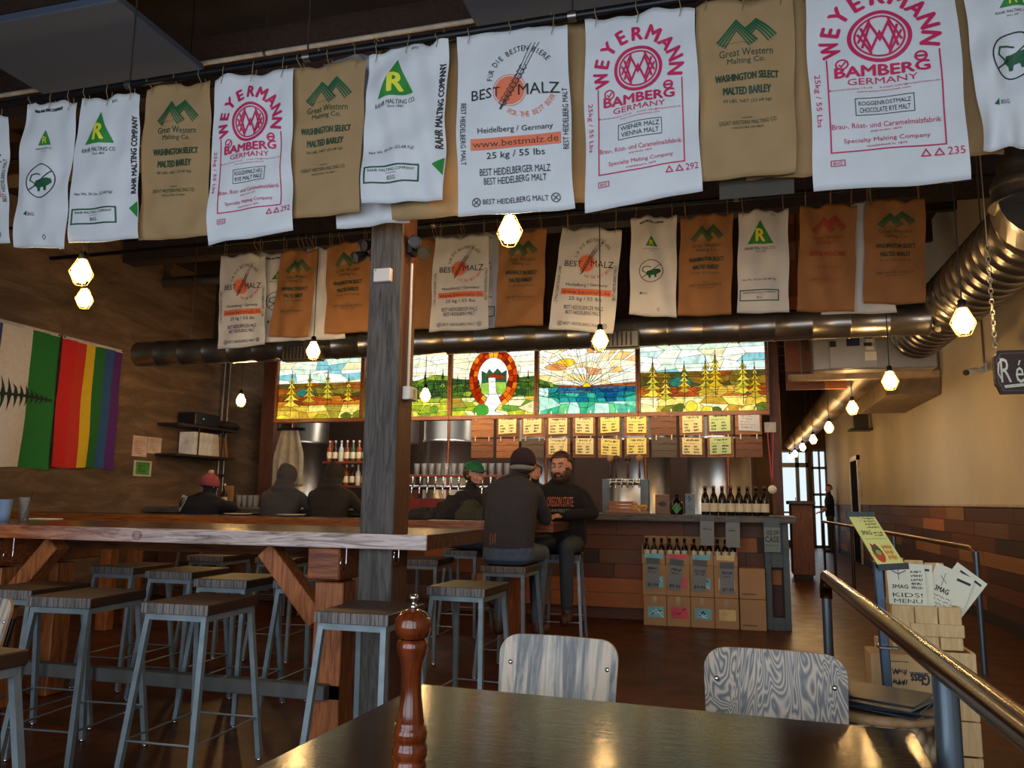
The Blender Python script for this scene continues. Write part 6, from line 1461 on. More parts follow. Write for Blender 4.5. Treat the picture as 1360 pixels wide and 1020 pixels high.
# corner shelves
q0, q1 = onX(228, 562, XL), onX(318, 566, XL); zA, zB = onX(262, 566, XL + .2).z, onX(262, 605, XL + .2).z; ya, yb = onX(226, 566, XL + .2).y, onX(305, 566, XL + .2).y
t = thing('wall_shelf', 'dark two-tier shelf on the concrete wall above the pink hat', 'shelf', (XL + .16, (ya + yb) / 2, zB - .03))
for z in (zA, zB): b = MB(); b.box(XL, ya, z - .03, XL + .32, yb, z, 0, .003); obj('shelf_board', b, M('dark_shelf_wood', S(48, 32, 24), .6), t)
for y in (ya + .45, ya + .95): b = MB(); b.tube([(XL + .29, y, zB - .03), (XL + .29, y, zA)], .009, 8); obj('support_rod', b, blackmetal, t)
for k in range(8):
    y = ya + .40 + k * .10; wd = .09; hh = .30 if k < 5 else .27; lean = 0 if k < 5 else .12 + .06 * (k - 5)
    b = MB(); mw = Matrix.Translation((XL + .03, y, zB + .0005 + .004 * (k >= 5))) @ Matrix.Rotation(lean, 4, 'X'); b.box(0, 0, 0, .24, wd * (.93 if k < 5 else .3), hh, 0, .002, mw)
    tag(obj('record_sleeve', b, M(['white_sleeve', 'cream_sleeve', 'tan_sleeve'][0 if k < 4 else 1 if k < 6 else 2], S(*[(226, 222, 214), (206, 190, 160), (150, 106, 70)][0 if k < 4 else 1 if k < 6 else 2]), .6)), '%s thick sleeve on the lower wall shelf, %s from the left' % ('pale' if k < 6 else 'tan', ordn[k]), 'record sleeve', 'sleeves on the wall shelf')
b = MB(); b.box(XL + .03, ya + .35, zA + .001, XL + .3, ya + .85, zA + .17, 0, .01); t = thing('amplifier', 'black box amplifier on the upper wall shelf', 'amplifier', (XL + .15, ya + .6, zA + .001)); obj('casing', b, black, t); b = MB(); b.lathe([(.025, 0), (.02, .02), (0, .02)], 14, (XL + .3, ya + .5, zA + .09), 0, Matrix.Rotation(pi / 2, 3, 'Y')); obj('dial', b, chrome, t)
b = MB(); b.ell((XL + .16, ya + 1.2, zA + .066), .13, .26, .065, 18, 10); tag(obj('dark_bag', b, M('dark_cloth_bag', S(34, 28, 24), .8)), 'dark soft bag beside the amplifier on the wall shelf', 'bag')
# glasses and paper on the near communal table
x = onZ(31, 692, tz); t = thing('water_glass', 'clear tall glass with a straw on the long table', 'glass', (x.x, x.y, tz + .0005)); b = MB(); b.lathe([(0, 0), (.027, 0), (.029, .05), (.037, .15), (.0385, .152), (.036, .150), (.026, .012), (0, .012)], 20, (x.x, x.y, tz + .0005)); obj('glass_body', b, pint_m, t); b = MB(); b.tube([(x.x, x.y, tz + .014), (x.x + .045, x.y + .01, tz + .19)], .0035, 6); obj('straw', b, black, t)
x = onZ(5, 693, tz); t = thing('plastic_cup', 'translucent blue plastic cup at the left edge of the long table', 'cup', (x.x, x.y, tz + .0005)); b = MB(); b.lathe([(0, 0), (.030, 0), (.034, .06), (.040, .135), (.042, .138), (.0385, .135), (.029, .008), (0, .008)], 20, (x.x, x.y, tz + .0005)); obj('cup_body', b, glassy('blue_plastic', (.50, .66, .88, 1), .12, .25, .4), t)
x = onZ(58, 690, tz); b = MB(); b.box(x.x - .10, x.y - .07, tz + .0005, x.x + .10, x.y + .07, tz + .008, 0, .003); tag(obj('folded_napkin', b, paper), 'folded white napkin lying on the long table by the glass', 'napkin')
for px, la in ((362, 'white plate on the far table before the grey hooded person'), (468, 'white plate on the far table at the left of the post')):
    x = onZ(px, 683.5, 1.05); b = MB(); b.lathe([(0, 0), (.07, 0), (.13, .016), (.135, .018), (.13, .02), (.07, .006), (0, .006)], 28, (x.x, 6.5, 1.0505)); tag(obj('plate', b, M('white_china', S(216, 212, 204), .25)), la, 'plate')

# ---------------------------------------------------------------- people
class Body:
    """closed limb volumes fused into one skin; every volume carries a surface name used for its clothing"""
    def __init__(s): s.b = MB(); s.seg = []
    def limb(s, p0, r0, p1, r1, lab, n=14):
        p0, p1 = Vector(p0), Vector(p1); d = p1 - p0; L = d.length; d.normalize()
        pts = []; rr = []
        for k in range(5): a = pi / 2 * (1 - k / 4); pts.append(p0 - d * r0 * sin(a)); rr.append(max(.0008, r0 * cos(a)))
        for k in range(1, 5): pts.append(p0.lerp(p1, k / 4)); rr.append(r0 + (r1 - r0) * k / 4)
        for k in range(1, 5): a = pi / 2 * k / 4; pts.append(p1 + d * r1 * sin(a)); rr.append(max(.0008, r1 * cos(a)))
        s.b.tube(pts, rr, n); s.seg.append((p0, p1, (r0 + r1) / 2, lab)); return s
    def loft(s, rings, lab, side):
        """rings of (centre, half width, half depth) stacked along a spine; side = unit vector across the shoulders"""
        n = 20; vs = []; side = Vector(side).normalized(); C_ = [Vector(r[0]) for r in rings]
        for i, (c, w, d) in enumerate(rings):
            up = (C_[min(i + 1, len(C_) - 1)] - C_[max(i - 1, 0)]).normalized(); f = side.cross(up).normalized()
            for k in range(n):
                a = 2 * pi * k / n; ca, sa = cos(a), sin(a); q = lambda x: math.copysign(abs(x) ** .85, x)
                vs.append(C_[i] + side * w * q(ca) + f * d * q(sa))
        fs = [(i * n + k, i * n + (k + 1) % n, (i + 1) * n + (k + 1) % n, (i + 1) * n + k) for i in range(len(rings) - 1) for k in range(n)]
        s.b.add(vs, fs); s.b.add(vs[:n], [tuple(range(n))[::-1]]); s.b.add(vs[-n:], [tuple(range(n))])
        for a, b_ in zip(rings, rings[1:]): s.seg.append((Vector(a[0]), Vector(b_[0]), (a[1] + a[2] + b_[1] + b_[2]) / 4 * 1.0, lab))
        return s
    def ell(s, c, rx, ry, rz, lab, m=None): s.b.ell(c, rx, ry, rz, 16, 12, 0, m); s.seg.append((Vector(c), (m or Matrix.Identity(3)).transposed(), Vector((1 / rx, 1 / ry, 1 / rz)), lab)); return s
    def hand(s, wrist, d, nrm, curl=.5, side=1, lab='skin', k=1.0):
        """palm, four unequal fingers with two bends each and a thumb leaving the palm's side"""
        w = Vector(wrist); d = Vector(d).normalized(); nrm = Vector(nrm); nrm = (nrm - d * nrm.dot(d)).normalized(); x = d.cross(nrm) * side
        m = Matrix((x, d, nrm)).transposed(); s.ell(w + d * .045 * k, .040 * k, .055 * k, .017 * k, lab, m)
        for i, (o, L) in enumerate(((-.030, .072), (-.010, .082), (.011, .077), (.030, .060))):
            p = w + d * .085 * k + x * o * k; a = 0; r = .0092 * k
            for j, f in enumerate((.45, .32, .26)):
                a += curl * (.6, .9, .7)[j]; q = p + (d * cos(a) - nrm * sin(a)) * L * f * k; s.limb(p, r, q, r * .92, lab, 8); p = q; r *= .92
        p = w + d * .03 * k - x * .036 * k; q = p - x * .022 * k + d * .03 * k - nrm * .008 * k; s.limb(p, .0115 * k, q, .0105 * k, lab, 8); s.limb(q, .0105 * k, q + d * .028 * k - nrm * .012 * k - x * .004 * k, .0085 * k, lab, 8); return s
    def head(s, c, yaw, pitch=0.0, roll=0.0, k=1.0, jaw=1.0):
        """skull, jaw, nose, brow, lips and ears; returns the head's frame (x right, -y facing, z up)"""
        c = Vector(c); m = (Matrix.Rotation(yaw, 3, 'Z') @ Matrix.Rotation(pitch, 3, 'X') @ Matrix.Rotation(roll, 3, 'Y'))
        H = lambda x, y, z: c + m @ (Vector((x, y, z)) * k)
        s.ell(H(0, .010, .030), .076 * k, .096 * k, .086 * k, 'skin', m); s.ell(H(0, -.022, -.042), .058 * k * jaw, .066 * k, .066 * k, 'skin', m); s.ell(H(0, -.058, -.088), .026 * k, .024 * k, .022 * k, 'skin', m)
        s.limb(H(0, -.083, .018), .010 * k, H(0, -.106, -.026), .0135 * k, 'skin', 10)
        for q in (-1, 1):
            s.ell(H(q * .014, -.094, -.028), .010 * k, .011 * k, .009 * k, 'skin', m); s.ell(H(q * .031, -.080, .034), .026 * k, .012 * k, .009 * k, 'skin', m)
            s.ell(H(q * .078, .010, .0), .008 * k, .020 * k, .032 * k, 'skin', m); s.ell(H(q * .040, -.066, -.022), .022 * k, .020 * k, .020 * k, 'skin', m)
        s.ell(H(0, -.086, -.056), .024 * k, .011 * k, .007 * k, 'lips', m); s.ell(H(0, -.084, -.066), .021 * k, .011 * k, .008 * k, 'lips', m)
        return H, m
    def build(s, t, mats, voxel=.008, smooth=2, name='body'):
        me = s.b.mesh('t', [MATS['skin']]); fixn(me); o = bpy.data.objects.new('t', me); COL.objects.link(o)
        r = o.modifiers.new('r', 'REMESH'); r.mode = 'VOXEL'; r.voxel_size = voxel; r.use_smooth_shade = True
        q = o.modifiers.new('s', 'SMOOTH'); q.iterations = smooth; q.factor = .5
        dg = bpy.context.evaluated_depsgraph_get(); me2 = bpy.data.meshes.new_from_object(o.evaluated_get(dg)); bpy.data.objects.remove(o)
        keys = list(mats); me2.materials.clear()
        for k in keys: me2.materials.append(mats[k])
        segs = [(a, b if isinstance(b, Matrix) else b - a, 1 if isinstance(b, Matrix) else max(1e-9, (b - a).length_squared), r_, keys.index(l) if l in keys else 0) for a, b, r_, l in s.seg]
        for p in me2.polygons:
            c = p.center; best = 1e9; bi = 0
            for a, d, L2, r_, l in segs:
                if isinstance(d, Matrix):
                    q = d @ (c - a); e = sqrt((q.x * r_.x) ** 2 + (q.y * r_.y) ** 2 + (q.z * r_.z) ** 2)
                    if e < best: best = e; bi = l
                    continue
                u = max(0, min(1, (c - a).dot(d) / L2)); e = (c - a - d * u).length / r_
                if e < best: best = e; bi = l
            p.material_index = bi
        off = wloc(t)
        for v in me2.vertices: v.co -= off
        me2.polygons.foreach_set('use_smooth', [True] * len(me2.polygons)); me2.name = name
        ob = bpy.data.objects.new(name, me2); COL.objects.link(ob); ob.parent = t; return ob
def cap_shell(name, t, H, m, rx, ry, rz, c, keep, mat, thick=.008, n=28, r=18, noise_=0.0, k=1.0):
    """part of an ellipsoid shell in the head's frame: keep(x, y, z) on the unit sphere picks the faces"""
    vs = []; R = random.Random(5)
    for i in range(r + 1):
        th = pi * i / r
        for j in range(n):
            a = 2 * pi * j / n; x, y, z = sin(th) * cos(a), sin(th) * sin(a), cos(th); q = 1 + noise_ * (sin(9 * a + 5 * th) * .5 + R.uniform(-.5, .5)); vs.append((x, y, z, H(c[0] + x * rx * q, c[1] + y * ry * q, c[2] + z * rz * q)))
    fs = []
    for i in range(r):
        for j in range(n):
            f = (i * n + j, (i + 1) * n + j, (i + 1) * n + (j + 1) % n, i * n + (j + 1) % n)
            if keep(sum(vs[q][0] for q in f) / 4, sum(vs[q][1] for q in f) / 4, sum(vs[q][2] for q in f) / 4): fs.append(f)
    b = MB(); b.add([v[3] for v in vs], fs, 0, True); me = b.mesh(name, [mat], wloc(t)); bm = bmesh.new(); bm.from_mesh(me)
    bmesh.ops.remove_doubles(bm, verts=bm.verts, dist=.0004); bmesh.ops.delete(bm, geom=[v for v in bm.verts if not v.link_faces], context='VERTS'); bm.to_mesh(me); bm.free()
    o = bpy.data.objects.new(name, me); COL.objects.link(o); o.parent = t; sm = o.modifiers.new('thick', 'SOLIDIFY'); sm.thickness = thick; sm.offset = 1; return o
def eyes(t, H, k=1.0):
    b = MB()
    for q in (-1, 1): b.ell(H(q * .031, -.0865, .013), .0115 * k, .0125 * k, .0070 * k, 12, 8, 0); b.ell(H(q * .031, -.0960, .013), .0058 * k, .0040 * k, .0058 * k, 10, 6, 1)
    obj('eyes', b, [M('eye_white', S(214, 200, 190), .3, 0, .03, bmp=0), eye_m], t)
from mathutils.bvhtree import BVHTree
def wrap(t, bodyo, p, x0, x1, z0, z1, y0, dy, name):
    """lay a flat print on the body as seen along dy"""
    o = wloc(t); bv = BVHTree.FromPolygons([v.co + o for v in bodyo.data.vertices], [tuple(q.vertices) for q in bodyo.data.polygons])
    def f(u, v, k):
        x, z = x0 + (x1 - x0) * u, z1 + (z0 - z1) * v; h = bv.ray_cast(Vector((x, y0, z)), Vector((0, dy, 0))); y = h[0].y if h[0] else y0 + dy * .5
        return (x, y - dy * (.004 + .00004 * k), z)
    b = MB(); mats = []; p.put(b, f, mats, .12); return obj(name, b, mats, t, recalc=False)
jk = lambda n, *c: M('cloth_jacket_' + n, S(*c), .9, 0, .14, 18, bmp=.25)
# --- man in the beanie, seen from behind
t = thing('person', 'person in charcoal jacket, dark beanie and jeans seen from behind on a stool', 'person', (-1.575, 5.62, .76))
B = Body(); sx = -1.575
B.loft([((sx, 5.60, .775), .17, .13), ((sx, 5.60, .84), .19, .145), ((sx, 5.605, .93), .185, .135), ((sx, 5.62, 1.03), .190, .13), ((sx, 5.655, 1.15), .195, .135), ((sx, 5.69, 1.25), .205, .13), ((sx, 5.715, 1.325), .185, .105), ((sx, 5.735, 1.37), .12, .075), ((sx, 5.745, 1.395), .065, .06)], 'jacket', (1, 0, 0))
B.loft([((sx, 5.60, .765), .15, .12), ((sx, 5.60, .80), .19, .155), ((sx, 5.60, .83), .188, .148), ((sx, 5.60, .86), .17, .12)], 'jeans', (1, 0, 0))
B.limb((sx + .01, 5.745, 1.38), .058, (sx + .03, 5.78, 1.44), .056, 'jacket')
H, m = B.head((sx + .055, 5.79, 1.475), pi - .12, .12)
for q, el, wr in ((-1, (sx - .235, 5.86, 1.10), (sx - .12, 6.12, 1.09)), (1, (sx + .205, 5.88, 1.09), (sx + .12, 6.13, 1.09))):
    sh = (sx + q * .165, 5.70, 1.268); B.limb(sh, .066, el, .054, 'jacket').limb(el, .054, wr, .038, 'jacket'); B.hand(wr, (-q * .25, 1, -.05), (0, 0, 1), .35, q)
    kn = (sx + q * .14, 6.03, .82); an = (sx + q * .15, 5.90, .36); B.limb((sx + q * .10, 5.64, .845), .088, kn, .066, 'jeans').limb(kn, .064, an, .048, 'jeans')
    B.limb((an[0], 5.885, .30), .05, (an[0], 5.88, .265), .048, 'boot').limb((an[0], 5.88, .255), .044, (an[0] + q * .02, 6.05, .250), .040, 'boot')
bodyo = B.build(t, {'skin': skin, 'jacket': jk('charcoal', 54, 48, 50), 'jeans': jean, 'boot': boot, 'lips': skin}, .007, 6)
bean = M('maroon_black_knit', S(52, 32, 36), .95, 0, .25, 60, bmp=.5)
cap_shell('beanie', t, H, m, .088, .106, .098, (0, .012, .036), lambda x, y, z: z > -.30 - .10 * y, bean, .010)
cap_shell('hair', t, H, m, .080, .100, .094, (0, .014, .026), lambda x, y, z: -.85 < z < .1 and y > -.3, hair_br, .006)
cap_shell('beanie_cuff', t, H, m, .093, .111, .10, (0, .012, .030), lambda x, y, z: -.58 - .10 * y < z < -.26 - .10 * y, M('grey_knit', S(150, 138, 128), .95, 0, .15, 60, bmp=.5), .008)
p = Print(); rp = M('rust_print', S(130, 74, 56)); p.rect(.1, 0, .25, 1, rp); p.rect(.45, .1, .6, .9, rp); p.rect(.75, .0, .9, .8, rp)
wrap(t, bodyo, p, sx - .115, sx - .055, .90, .985, 5.2, 1, 'back_print')
# --- bearded man facing the viewer
t = thing('person', 'bearded person in a black lettered sweatshirt facing the viewer', 'person', (-1.46, 7.0, .76)); B = Body(); sx = -1.46
B.loft([((sx, 7.02, .775), .17, .13), ((sx, 7.02, .86), .20, .15), ((sx, 7.00, .96), .205, .15), ((sx, 6.97, 1.08), .215, .15), ((sx - .01, 6.93, 1.20), .235, .15), ((sx - .015, 6.91, 1.29), .240, .125), ((sx - .02, 6.90, 1.35), .18, .10), ((sx - .02, 6.895, 1.39), .09, .075)], 'hoodie', (1, 0, 0))
B.loft([((sx, 7.02, .765), .15, .12), ((sx, 7.02, .80), .185, .15), ((sx, 7.02, .86), .18, .14)], 'jeans', (1, 0, 0))
B.limb((sx - .02, 6.895, 1.36), .062, (sx - .03, 6.88, 1.43), .058, 'skin'); B.ell((sx - .02, 6.93, 1.385), .105, .075, .045, 'hoodie')
HK = 1.10; H, m = B.head((sx + .005, 6.855, 1.515), -.12, .10, -.04, HK, 1.08)
hc = []
for q, el, wr, d in ((-1, (sx - .31, 6.80, 1.13), (sx - .17, 6.60, 1.095), (.8, -.6, -.05)), (1, (sx + .29, 6.83, 1.12), (sx + .09, 6.58, 1.10), (-.75, -.45, -.08))):
    sh = (sx - .015 + q * .195, 6.92, 1.262); B.limb(sh, .070, el, .058, 'hoodie').limb(el, .058, wr, .042, 'hoodie'); B.hand(wr, d, (0, -.35, 1), .55, -q)
for q, kx, kz, ax, ay, az in ((-1, -.16, .84, -.15, 6.62, .34), (1, .11, .84, .10, 6.66, .36)):
    kn = (sx + kx, 6.58, kz); an = (sx + ax, ay, az); B.limb((sx + q * .10, 6.98, .85), .09, kn, .068, 'jeans').limb(kn, .066, an, .054, 'jeans')
    B.limb((an[0], ay, .30), .046, (an[0], ay, .265), .044, 'boot').limb((an[0], ay + .02, .255), .042, (an[0] + .01, ay - .16, .245), .038, 'boot')
bodyo = B.build(t, {'skin': skin, 'hoodie': jk('black', 26, 23, 25), 'jeans': jean_dk, 'boot': boot, 'lips': M('lips', S(176, 104, 90), .5, 0, .05)}, .006, 4)
eyes(t, H, HK)
cap_shell('hair', t, H, m, .083, .104, .095, (0, .014, .032), lambda x, y, z: (z > .50 - .0 * y and y > -.82) or (y > .05 and z > -.45) or (z > .2 and y > -.45), hair_br, .007, noise_=.03)
cap_shell('beard', t, H, m, .068, .080, .078, (0, -.018, -.048), lambda x, y, z: y < .55 and z < min(.45, -.30 + 2.2 * max(0, abs(x) - .42)), hair_br, .012, noise_=.04)
b = MB(); b.tube([H(-.032, -.094, -.046), H(-.012, -.103, -.042), H(.012, -.103, -.042), H(.032, -.094, -.046)], [.004, .008, .008, .004], 8)
for q in (-1, 1): b.tube([H(q * .014, -.098, .034), H(q * .033, -.097, .040), H(q * .052, -.084, .034)], [.003, .0045, .002], 6)
obj('moustache_and_brows', b, hair_br, t)
p = Print(); oi = M('orange_felt_letters', S(214, 120, 86), .8); p.text('OREGON STATE', .5, .32, 1.0, .55, oi); p.text('UNIVERSITY', .52, .82, .8, .16, M('white_felt_letters', S(190, 176, 168), .8))
wrap(t, bodyo, p, sx - .105, sx + .125, 1.11, 1.262, 6.4, 1, 'chest_lettering')
# drink on the table
t = thing('tulip_glass', 'small stemmed beer glass on the far table by the bearded person', 'glass', (-1.60, 6.45, 1.0505)); b = MB(); b.lathe([(0, 0), (.034, 0), (.034, .004), (.005, .01), (.005, .05), (.03, .075), (.038, .11), (.031, .165), (.029, .165), (.035, .11), (.027, .08), (0, .06)], 20, (-1.60, 6.45, 1.0505)); obj('glass_bowl', b, pint_m, t); b = MB(); b.lathe([(0, .062), (.026, .078), (.0345, .108), (.033, .13), (0, .13)], 18, (-1.60, 6.45, 1.0505)); obj('beer', b, M('amber_beer', S(120, 60, 20), .1, bmp=0), t)
t = thing('phone', 'dark phone lying on the far table under the bearded person\'s hand', 'phone', (-1.50, 6.46, 1.0505)); b = MB(); b.box(-1.54, 6.42, 1.0505, -1.47, 6.55, 1.0585, 0, .002); obj('phone_body', b, black, t); b = MB(); b.box(-1.537, 6.425, 1.0586, -1.473, 6.545, 1.059); obj('screen', b, M('dark_screen', S(20, 22, 26), .1), t)
# --- person in the green cap, in profile
t = thing('person', 'person in a green cap and dark jacket turned to the right', 'person', (-2.41, 7.12, .76)); B = Body(); sx, sy = -2.44, 7.14
B.loft([((sx, sy, .775), .14, .17), ((sx, sy, .90), .14, .17), ((sx + .01, sy, 1.05), .14, .19), ((sx + .02, sy, 1.17), .14, .215), ((sx + .03, sy, 1.25), .12, .20), ((sx + .04, sy, 1.31), .08, .10)], 'jacket', (1, 0, 0))
B.limb((sx + .04, sy, 1.29), .058, (sx + .06, sy, 1.36), .055, 'skin'); H, m = B.head((sx + .085, sy - .01, 1.45), pi / 2 - .45, .12)
for q in (-1, 1):
    el = (sx + .14, sy + q * .24, 1.05); wr = (sx + .34, sy + q * .12, 1.09); B.limb((sx + .02, sy + q * .19, 1.24), .066, el, .052, 'jacket').limb(el, .052, wr, .04, 'jacket'); B.hand(wr, (1, -q * .3, -.1), (0, 0, 1), .5, -q)
    kn = (sx + .40, sy + q * .12, .83); an = (sx + .32, sy + q * .12, .36); B.limb((sx, sy + q * .10, .85), .088, kn, .066, 'jeans').limb(kn, .064, an, .05, 'jeans').limb((an[0], an[1], .30), .045, (an[0] + .16, an[1], .25), .038, 'boot')
B.build(t, {'skin': skin, 'jacket': jk('navy', 36, 32, 40), 'jeans': jean_dk, 'boot': boot, 'lips': skin}, .010); eyes(t, H)
gr = M('green_cap_twill', S(26, 110, 64), .8, 0, .08, 20)
cap_shell('cap', t, H, m, .088, .107, .10, (0, .012, .034), lambda x, y, z: z > .12 + .1 * y, gr, .006)
b = MB(); vs = [];
for k in range(11):
    a = pi * k / 10; vs += [H(-.075 * cos(a), -.075 - .0 * sin(a), .055), H(-.080 * cos(a), -.085 - .085 * sin(a), .058 - .012 * abs(cos(a)))]
b.add(vs + [v - Vector((0, 0, .005)) for v in vs], [(2 * i, 2 * i + 1, 2 * i + 3, 2 * i + 2) for i in range(10)] + [(22 + 2 * i, 22 + 2 * i + 2, 22 + 2 * i + 3, 22 + 2 * i + 1) for i in range(10)] + [(2 * i + 1, 22 + 2 * i + 1, 22 + 2 * i + 3, 2 * i + 3) for i in range(10)], 0, True); obj('visor', b, M('olive_visor', S(70, 80, 50), .8), t)
cap_shell('hair', t, H, m, .080, .100, .093, (0, .014, .026), lambda x, y, z: -.75 < z < .25 and y > -.30, hair_br, .009)
# --- bar worker behind the bar
c = onY(711, 628, 9.15); t = thing('person', 'person with auburn hair and dark shirt standing behind the bar', 'person', (c.x, 9.15, 0)); B = Body(); sx, sy, hz = c.x, 9.15, c.z - 1.50
Z = lambda z: z + hz * min(1, max(0, z / 1.5))
B.loft([((sx, sy, Z(.86)), .165, .12), ((sx, sy, Z(.98)), .15, .11), ((sx, sy, Z(1.10)), .155, .12), ((sx, sy, Z(1.22)), .175, .125), ((sx, sy, Z(1.32)), .165, .10), ((sx, sy, Z(1.38)), .07, .065)], 'shirt', (1, 0, 0)); B.limb((sx, sy, Z(1.36)), .05, (sx, sy - .01, Z(1.44)), .048, 'skin')
H, m = B.head((sx, sy - .02, c.z), .5, .15, 0, .94)
for q in (-1, 1):
    el = (sx + q * .24, sy - .03, Z(1.08)); wr = (sx + q * .17, sy - .24, Z(1.10)); B.limb((sx + q * .16, sy, Z(1.32)), .055, el, .042, 'shirt').limb(el, .042, wr, .03, 'skin'); B.hand(wr, (-q * .2, -1, 0), (0, 0, 1), .4, -q, k=.9)
    kn = (sx + q * .09, sy, .48); B.limb((sx + q * .085, sy, Z(.86)), .085, kn, .06, 'jeans').limb(kn, .058, (sx + q * .09, sy + .02, .10), .045, 'jeans').limb((sx + q * .09, sy + .02, .05), .045, (sx + q * .1, sy - .14, .038), .036, 'boot')
B.build(t, {'skin': skin, 'shirt': jk('dark', 34, 28, 28), 'jeans': jean_dk, 'boot': boot, 'lips': skin}, .010); eyes(t, H, .94)
cap_shell('hair', t, H, m, .086, .108, .102, (0, .014, .028), lambda x, y, z: (z > .45 and y > -.8) or (y > -.2 and z > -.7), hair_red, .010, noise_=.04)
# --- three people at the bar, seen from behind
def sitter(label, px, hy, cloth, hood, lean, wide, arm):
    c = onY(px, hy, 7.80); dz = c.z - 1.50 if c.z > 1.5 or hood else c.z - 1.475; t = thing('person', label, 'person', (c.x, 7.80, .76)); B = Body(); sx, sy = c.x - lean * .05, 7.82
    B.loft([((sx, sy, .775), .17, .14), ((sx, sy, .86), .18, .15), ((sx, sy + .01, .98), .18 * wide, .14), ((sx, sy + .03, 1.12 + dz * .5), .205 * wide, .145), ((sx + lean * .02, sy + .06, 1.24 + dz), .225 * wide, .135), ((sx + lean * .03, sy + .085, 1.33 + dz), .19 * wide, .11), ((sx + lean * .04, sy + .10, 1.385 + dz), .09, .085)], 'jacket', (1, 0, 0))
    B.limb((sx + lean * .04, sy + .10, 1.36 + dz), .062, (c.x, sy + .12, 1.44 + dz), .06, 'jacket'); H, m = B.head((c.x, sy + .13, c.z), pi - lean * .3, .15)
    for q in (-1, 1):
        el = (sx + q * .27 * wide, sy + .20, 1.10); wr = (sx + q * .14, sy + .44, 1.135); B.limb((sx + q * .19 * wide, sy + .07, 1.265 + dz), .068, el, .056, 'jacket').limb(el, .056, wr, .042, 'jacket'); B.hand(wr, (-q * .3, 1, -.02), (0, 0, 1), .4, q)
        kn = (sx + q * .13, sy + .42, .83); an = (sx + q * .13, sy + .30, .36); B.limb((sx + q * .10, sy + .03, .85), .088, kn, .066, 'jeans').limb(kn, .064, an, .05, 'jeans').limb((an[0], an[1], .29), .045, (an[0], an[1] + .16, .245), .038, 'boot')
    if hood: B.ell(H(0, .022, .012), .112, .122, .126, 'jacket', m); B.ell(H(0, .045, -.10), .115, .10, .085, 'jacket', m); B.ell(H(0, .07, .07), .06, .08, .07, 'jacket', m); B.ell(H(0, .06, -.16), .16, .10, .06, 'jacket', m)
    bo = B.build(t, {'skin': skin, 'jacket': cloth, 'jeans': jean_dk, 'boot': boot, 'lips': skin}, 0.010, 6); return t, H, m, sx, bo
sitter('person in a grey hooded jacket at the bar, seen from behind', 373, 632, jk('grey', 74, 68, 68), True, .3, 1.12, 0)
sitter('person in a dark brown hooded jacket at the bar, nearest the post', 437, 630, jk('olive_brown', 48, 40, 34), True, .2, 1.12, 0)
t, H, m, sx, bo = sitter('person in a pink bobble hat and navy jacket bent over the bar', 268, 645, jk('deep_navy', 26, 26, 34), False, .9, 1.2, 0)
pk = M('pink_knit', S(150, 70, 80), .95, 0, .2, 60, bmp=.5); cap_shell('bobble_hat', t, H, m, .090, .108, .105, (0, .012, .026), lambda x, y, z: z > -.28, pk, .012)
b = MB(); b.ell(H(0, .02, .155), .036, .036, .034, 14, 10); obj('pompom', b, M('beige_pompom', S(190, 150, 124), .95, 0, 0.1, 80, bmp=.2), t)
p = Print(); p.ring(.5, .5, .32, .2, M('white_jacket_print', S(200, 196, 190), .8), 20, .46); wrap(t, bo, p, sx - .235, sx - .135, 1.06, 1.23, 7.3, 1, 'back_print')
# --- person far down the hall
c = onX(1101, 655, 2.30); sx, sy = 2.42, onX(1101, 655, 2.42).y; t = thing('person', 'person in a black shirt far down the hall by the windows', 'person', (sx, sy, 0)); B = Body()
B.loft([((sx, sy, .90), .15, .11), ((sx, sy, 1.1), .155, .115), ((sx, sy, 1.3), .19, .12), ((sx, sy, 1.42), .15, .09), ((sx, sy, 1.47), .06, .06)], 'shirt', (0, 1, 0)); B.limb((sx, sy, 1.45), .05, (sx, sy, 1.53), .048, 'skin'); H, m = B.head((sx - .01, sy, 1.60), -.6)
for q in (-1, 1): B.limb((sx, sy + q * .18, 1.40), .055, (sx - .06, sy + q * .22, 1.14), .042, 'shirt').limb((sx - .06, sy + q * .22, 1.14), .04, (sx - .2, sy + q * .12, 1.02), .03, 'skin'); B.hand((sx - .2, sy + q * .12, 1.02), (-1, -q * .2, -.2), (0, 0, 1), .4, q); B.limb((sx, sy + q * .09, .88), .085, (sx, sy + q * .09, .48), .06, 'jeans').limb((sx, sy + q * .09, .48), .058, (sx, sy + q * .09, .10), .045, 'jeans').limb((sx + .02, sy + q * .09, .05), .045, (sx - .14, sy + q * .1, .038), .036, 'boot')
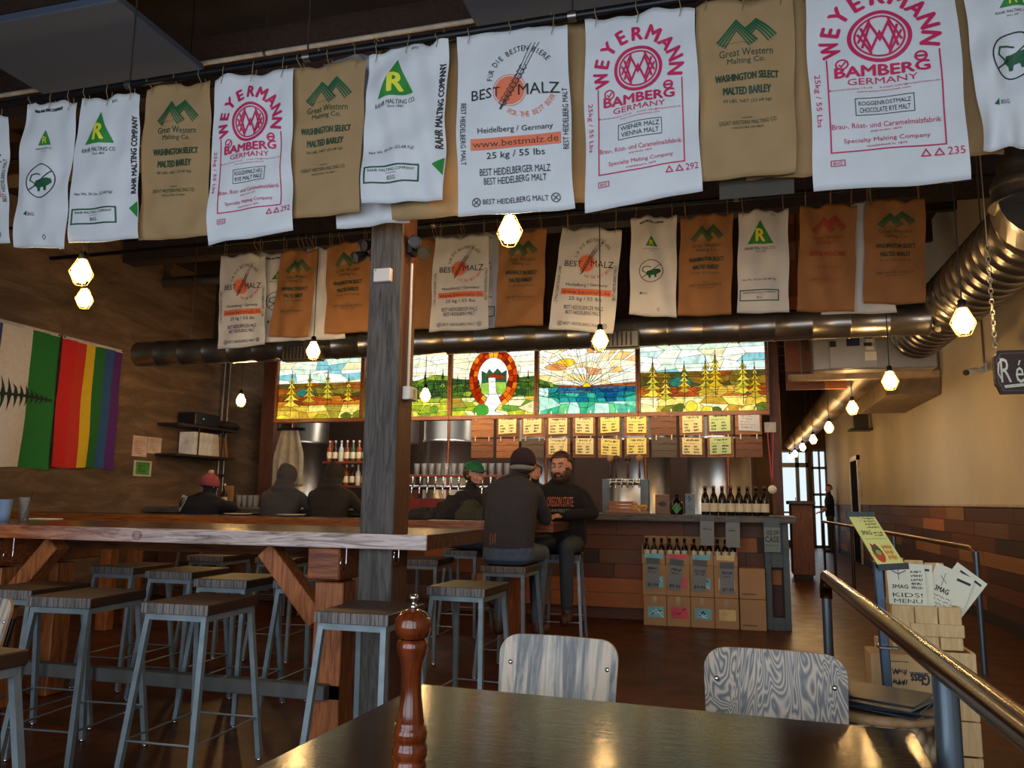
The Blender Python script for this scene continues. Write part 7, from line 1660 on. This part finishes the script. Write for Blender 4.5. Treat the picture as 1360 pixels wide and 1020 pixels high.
B.build(t, {'skin': skin, 'shirt': jk('dark2', 24, 22, 24), 'jeans': jean_dk, 'boot': boot, 'lips': skin}, .012); eyes(t, H); cap_shell('hair', t, H, m, .083, .104, .096, (0, .014, .032), lambda x, y, z: (z > .5 and y > -.8) or (y > .0 and z > -.5), hair_br, .007)

# ---------------------------------------------------------------- coats and papers on the far table
def coat(label, c, rx, ry, rz, mat, seed, rot=0):
    """a crumpled garment thrown on the table"""
    R = random.Random(seed); ph = [R.uniform(0, 6.28) for _ in range(6)]; n, m_ = 44, 20; vs = []; cr, sr = cos(rot), sin(rot)
    for i in range(m_ + 1):
        th = pi / 2 * i / m_
        for k in range(n):
            a = 2 * pi * k / n; q = 1 + .16 * sin(3 * a + ph[0]) * sin(th) + .10 * sin(7 * a + 4 * th + ph[1]) + .05 * sin(13 * a - 6 * th + ph[2]); z = cos(th) ** .7 * (1 + .30 * sin(2 * a + ph[3]) * sin(th) + .12 * sin(5 * a + 9 * th + ph[4]))
            x, y = rx * q * sin(th) * cos(a), ry * q * sin(th) * sin(a); vs.append((c[0] + x * cr - y * sr, c[1] + x * sr + y * cr, c[2] + max(0, rz * z)))
    fs = [(i * n + k, (i + 1) * n + k, (i + 1) * n + (k + 1) % n, i * n + (k + 1) % n) for i in range(m_) for k in range(n)]; fs.append([m_ * n + k for k in range(n)][::-1])
    b = MB(); b.add(vs, fs, 0, True); return tag(obj('folded_coat', b, mat), label, 'coat', 'coats left on the far table')
q = onY(604, 676, 6.38); coat('larger dark coat thrown on the far table right of the post', (q.x, 6.40, 1.052), .20, .14, .19, jk('coat_black', 34, 30, 28), 3, .2)
q = onY(628, 683, 6.25); coat('olive coat sleeve bundle on the far table next to the man in the beanie', (q.x + .0, 6.22, 1.052), .13, .10, .15, jk('coat_olive', 62, 56, 40), 8, -.3)
q = onY(566, 684, 6.4); coat('flat dark coat on the far table, closest to the post', (q.x, 6.42, 1.052), .15, .11, .09, jk('coat_grey', 44, 40, 38), 12, 0)
q0 = onZ(575, 693, 1.0505); b = MB(); b.box(q0.x - .18, 6.08, 1.0515, q0.x + .36, 6.22, 1.054, 0, .001); tag(obj('white_paper_sheet', b, paper), 'white papers along the front of the far table under the coats', 'paper')
